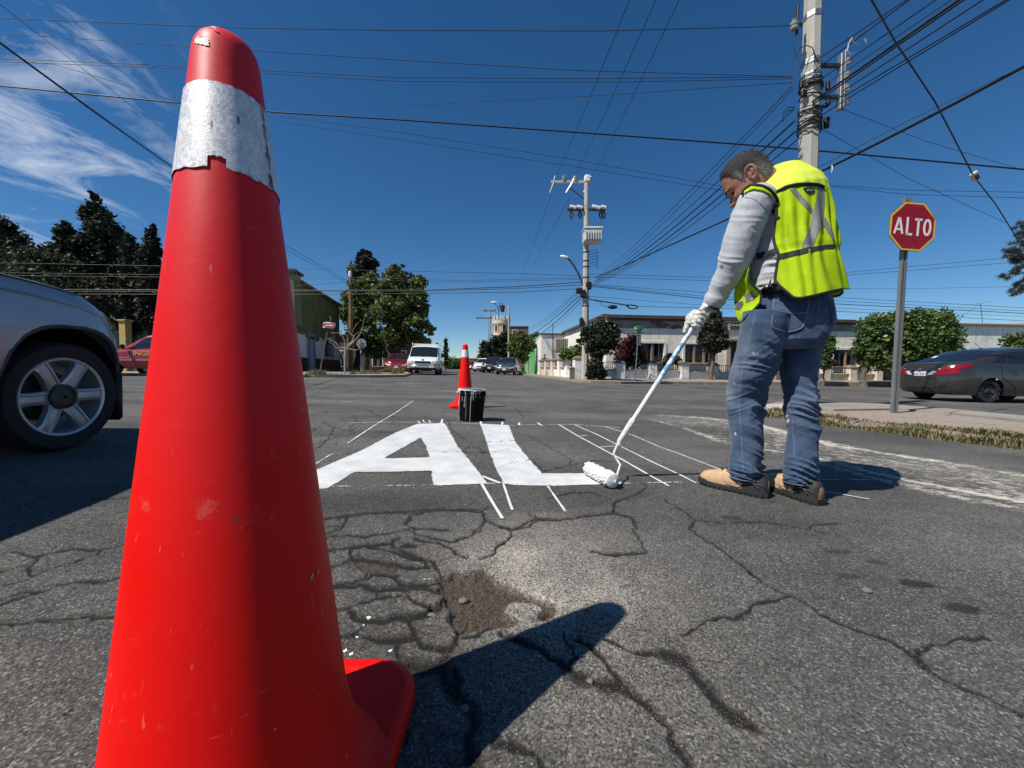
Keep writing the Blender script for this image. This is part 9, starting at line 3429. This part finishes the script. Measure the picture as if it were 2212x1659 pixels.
sp_ = drape('shoulder_strap', trees_s, (k5((515,452),(530,440),(550,428),(575,412),(640,414),(700,436),(745,486)), k5((525,466),(540,455),(558,444),(590,432),(645,440),(700,468),(735,512))), lime, vest, 24,4,.010)
trim('shoulder_binding', trees_s, k5((505,475),(515,452),(532,434),(550,420),(575,406),(640,410),(700,434),(748,492),(770,550)),.006, trim_m, sp_, off=.012)
drape('side_strap', trees_s, (k5((615,1245),(680,1215),(740,1175),(790,1155)), k5((650,1280),(700,1250),(760,1205),(795,1185))), trim_m, vest, 14,4,.012)
drape('buckle', trees_s, (k5((680,1205),(705,1185),(738,1168)), k5((718,1248),(742,1232),(770,1205))), black_plastic, vest, 6,6,.020)
drape('buckle_bar', trees_s, (k5((704,1190),(714,1206)), k5((716,1184),(728,1200))), steel, vest, 3,3,.026)
drape('side_strap', trees_s, (k5((620,935),(680,925),(760,905)), k5((630,985),(690,965),(768,935))), trim_m, vest, 12,4,.010)
# --- gloves
glove, t, p = newmat('painty_cotton_glove')
co = mk(t, 'ShaderNodeTexCoord').outputs['Object']
n1 = mk(t, 'ShaderNodeTexNoise', {0: co, 2: 45.,3: 5.,4: .7})
c_ = mixc(t, maprange(t, n1.outputs[0],.38,.62),(.40,.385,.35,1),(.66,.65,.61,1))
t.links.new(c_, p.inputs['Base Color'])
p.inputs['Roughness'].default_value = .9
bb = mk(t, 'ShaderNodeBump', {'Strength': .9, 'Distance': .006, 'Height': n1.outputs[0]})
t.links.new(bb.outputs[0], p.inputs['Normal'])
def grip(c_, d, side, wrist, name):
 """a gloved fist round the pole: c_ = grip centre, d = along the pole towards the thumb, side = way the back of the hand looks"""
 d = d.normalized()
 s1 = (side - d * side.dot(d)).normalized()
 s2 = d.cross(s1)
 b = MB()
 ring_ = lambda a, r: s1 * (math.cos(a) * r) + s2 * (math.sin(a) * r)
 kn = [c_ + d * (.036 - .024 * i) + ring_(-.55,.034) for i in range(4)]
 wv = (wrist - c_)
 for i in range(4):
  b.tube([wrist.lerp(wrist + d * (.012 - .008 * i),1.), wrist.lerp(kn[i],.5) + s1 * .008, kn[i]],[.021,.017,.0125],10)
 b.ball(c_ + ring_(.55,.03),(.034,.022,.042),12,10,(s2, s1, d))
 L_ = (.92,1.,.97,.80)
 for i in range(4):
  base = c_ + d * (.036 - .024 * i)
  r_ = (.0105,.0108,.0104,.0092)[i]
  pts, rr = [],[]
  for j, a in enumerate(np.linspace(-.55,-.55 - 4.1 * L_[i],9)):
   pts.append(base + ring_(a, .0315 - .004 * (j / 8)))
   rr.append(r_ * (1.08 - .22 * j / 8) * (1.1 if j in (0,3,6) else 1))
  b.tube(pts, rr, 10)
 b.tube([c_ + d * .010 + ring_(1.1,.034), c_ + d * .038 + ring_(.75,.033), c_ + d * .066 + ring_(.45,.027), c_ + d * .088 + ring_(.30,.022)],[.0165,.014,.0125,.0095],10)
 ca_ = (wrist - c_).normalized()
 b.tube([wrist - ca_ * .02, wrist + ca_ * .012, wrist + ca_ * .04],[.034,.037,.036],16)
 def dsp(co, no):
  return .0028 * (vnoise(co[:, 0] * 1.3 + co[:, 1], co[:, 2] + co[:, 0] * .5,95,6) - .5) * 2
 return fuse(name, b, .0030,1, worker, glove, dsp)
camdir = (V(0,0, EYE) - pr1).normalized()
gL_c = pr1 + pdir * .028
grip(gL_c, -pdir, camdir * .55 + V(-.55,.1,.65), W(*k5((238,1352))[0],1.985), 'glove')
grip(pgr, -pdir, V(.3,.6,.5), wrR, 'glove')
pd_ = 33.5
pp = gbase(z3p(835,1100)[0], pd_)
pp.z += .11
cloth_b = M('black_clothes', (.014,.014,.016),.9, var=.2)
b = MB()
for sx, fy_ in ((-.09,.10),(.09,-.12)):
 b.tube([pp + V(sx, 0,.88), pp + V(sx * 1.1, fy_ * .6,.48), pp + V(sx, fy_, .06)],[.10,.075,.05],10)
 b.tube([pp + V(sx, fy_, .05), pp + V(sx, fy_ - .16,.035)],[.05,.04],8)
b.rings([[pp + V(math.cos(a) * rx, math.sin(a) * ry + off, z) for a in [2 * math.pi * k / 16 for k in range(16)]] for z, rx, ry, off in ((.84,.17,.13,0),(1.0,.17,.13,0),(1.2,.20,.14,-.02),(1.36,.21,.12,-.03),(1.45,.10,.09,-.04))])
for sg in (-1,1):
 b.tube([pp + V(sg * .2,-.03,1.36), pp + V(sg * .27,.02,1.1), pp + V(sg * .25,-.10,.88)],[.06,.05,.035],8)
b.tube([pp + V(0,-.04,1.42), pp + V(0,-.05,1.54)],.055,8)
b.ball(pp + V(0,-.06,1.63),(.08,.10,.12),12,10)
ped = fuse('person', b, .02,2, None, skin)
tag(ped, 'person in black clothes walking on the pavement beside the white side wall', 'person')
b = MB()
b.rings([[pp + V(math.cos(a) * rx, math.sin(a) * ry + off, z) for a in [2 * math.pi * k / 16 for k in range(16)]] for z, rx, ry, off in ((.80,.20,.16,0),(1.0,.20,.155,0),(1.2,.225,.165,-.02),(1.36,.235,.145,-.03),(1.47,.11,.10,-.04))])
for sg in (-1,1):
 b.tube([pp + V(sg * .2,-.03,1.36), pp + V(sg * .27,.02,1.1), pp + V(sg * .25,-.09,.92)],[.08,.066,.05],8)
fuse('jacket', b, .02,2, ped, cloth_b)
b = MB()
for sx, fy_ in ((-.09,.10),(.09,-.12)):
 b.tube([pp + V(sx, 0,.92), pp + V(sx * 1.1, fy_ * .6,.48), pp + V(sx, fy_, .09)],[.125,.095,.072],10)
fuse('trousers', b, .02,2, ped, M('dark_trousers', (.02,.021,.026),.9))
b = MB()
b.ball(pp + V(0,-.045,1.67),(.092,.105,.105),12,10)
b.build('hair', M('dark_hair', (.02,.017,.015),.8), ped)
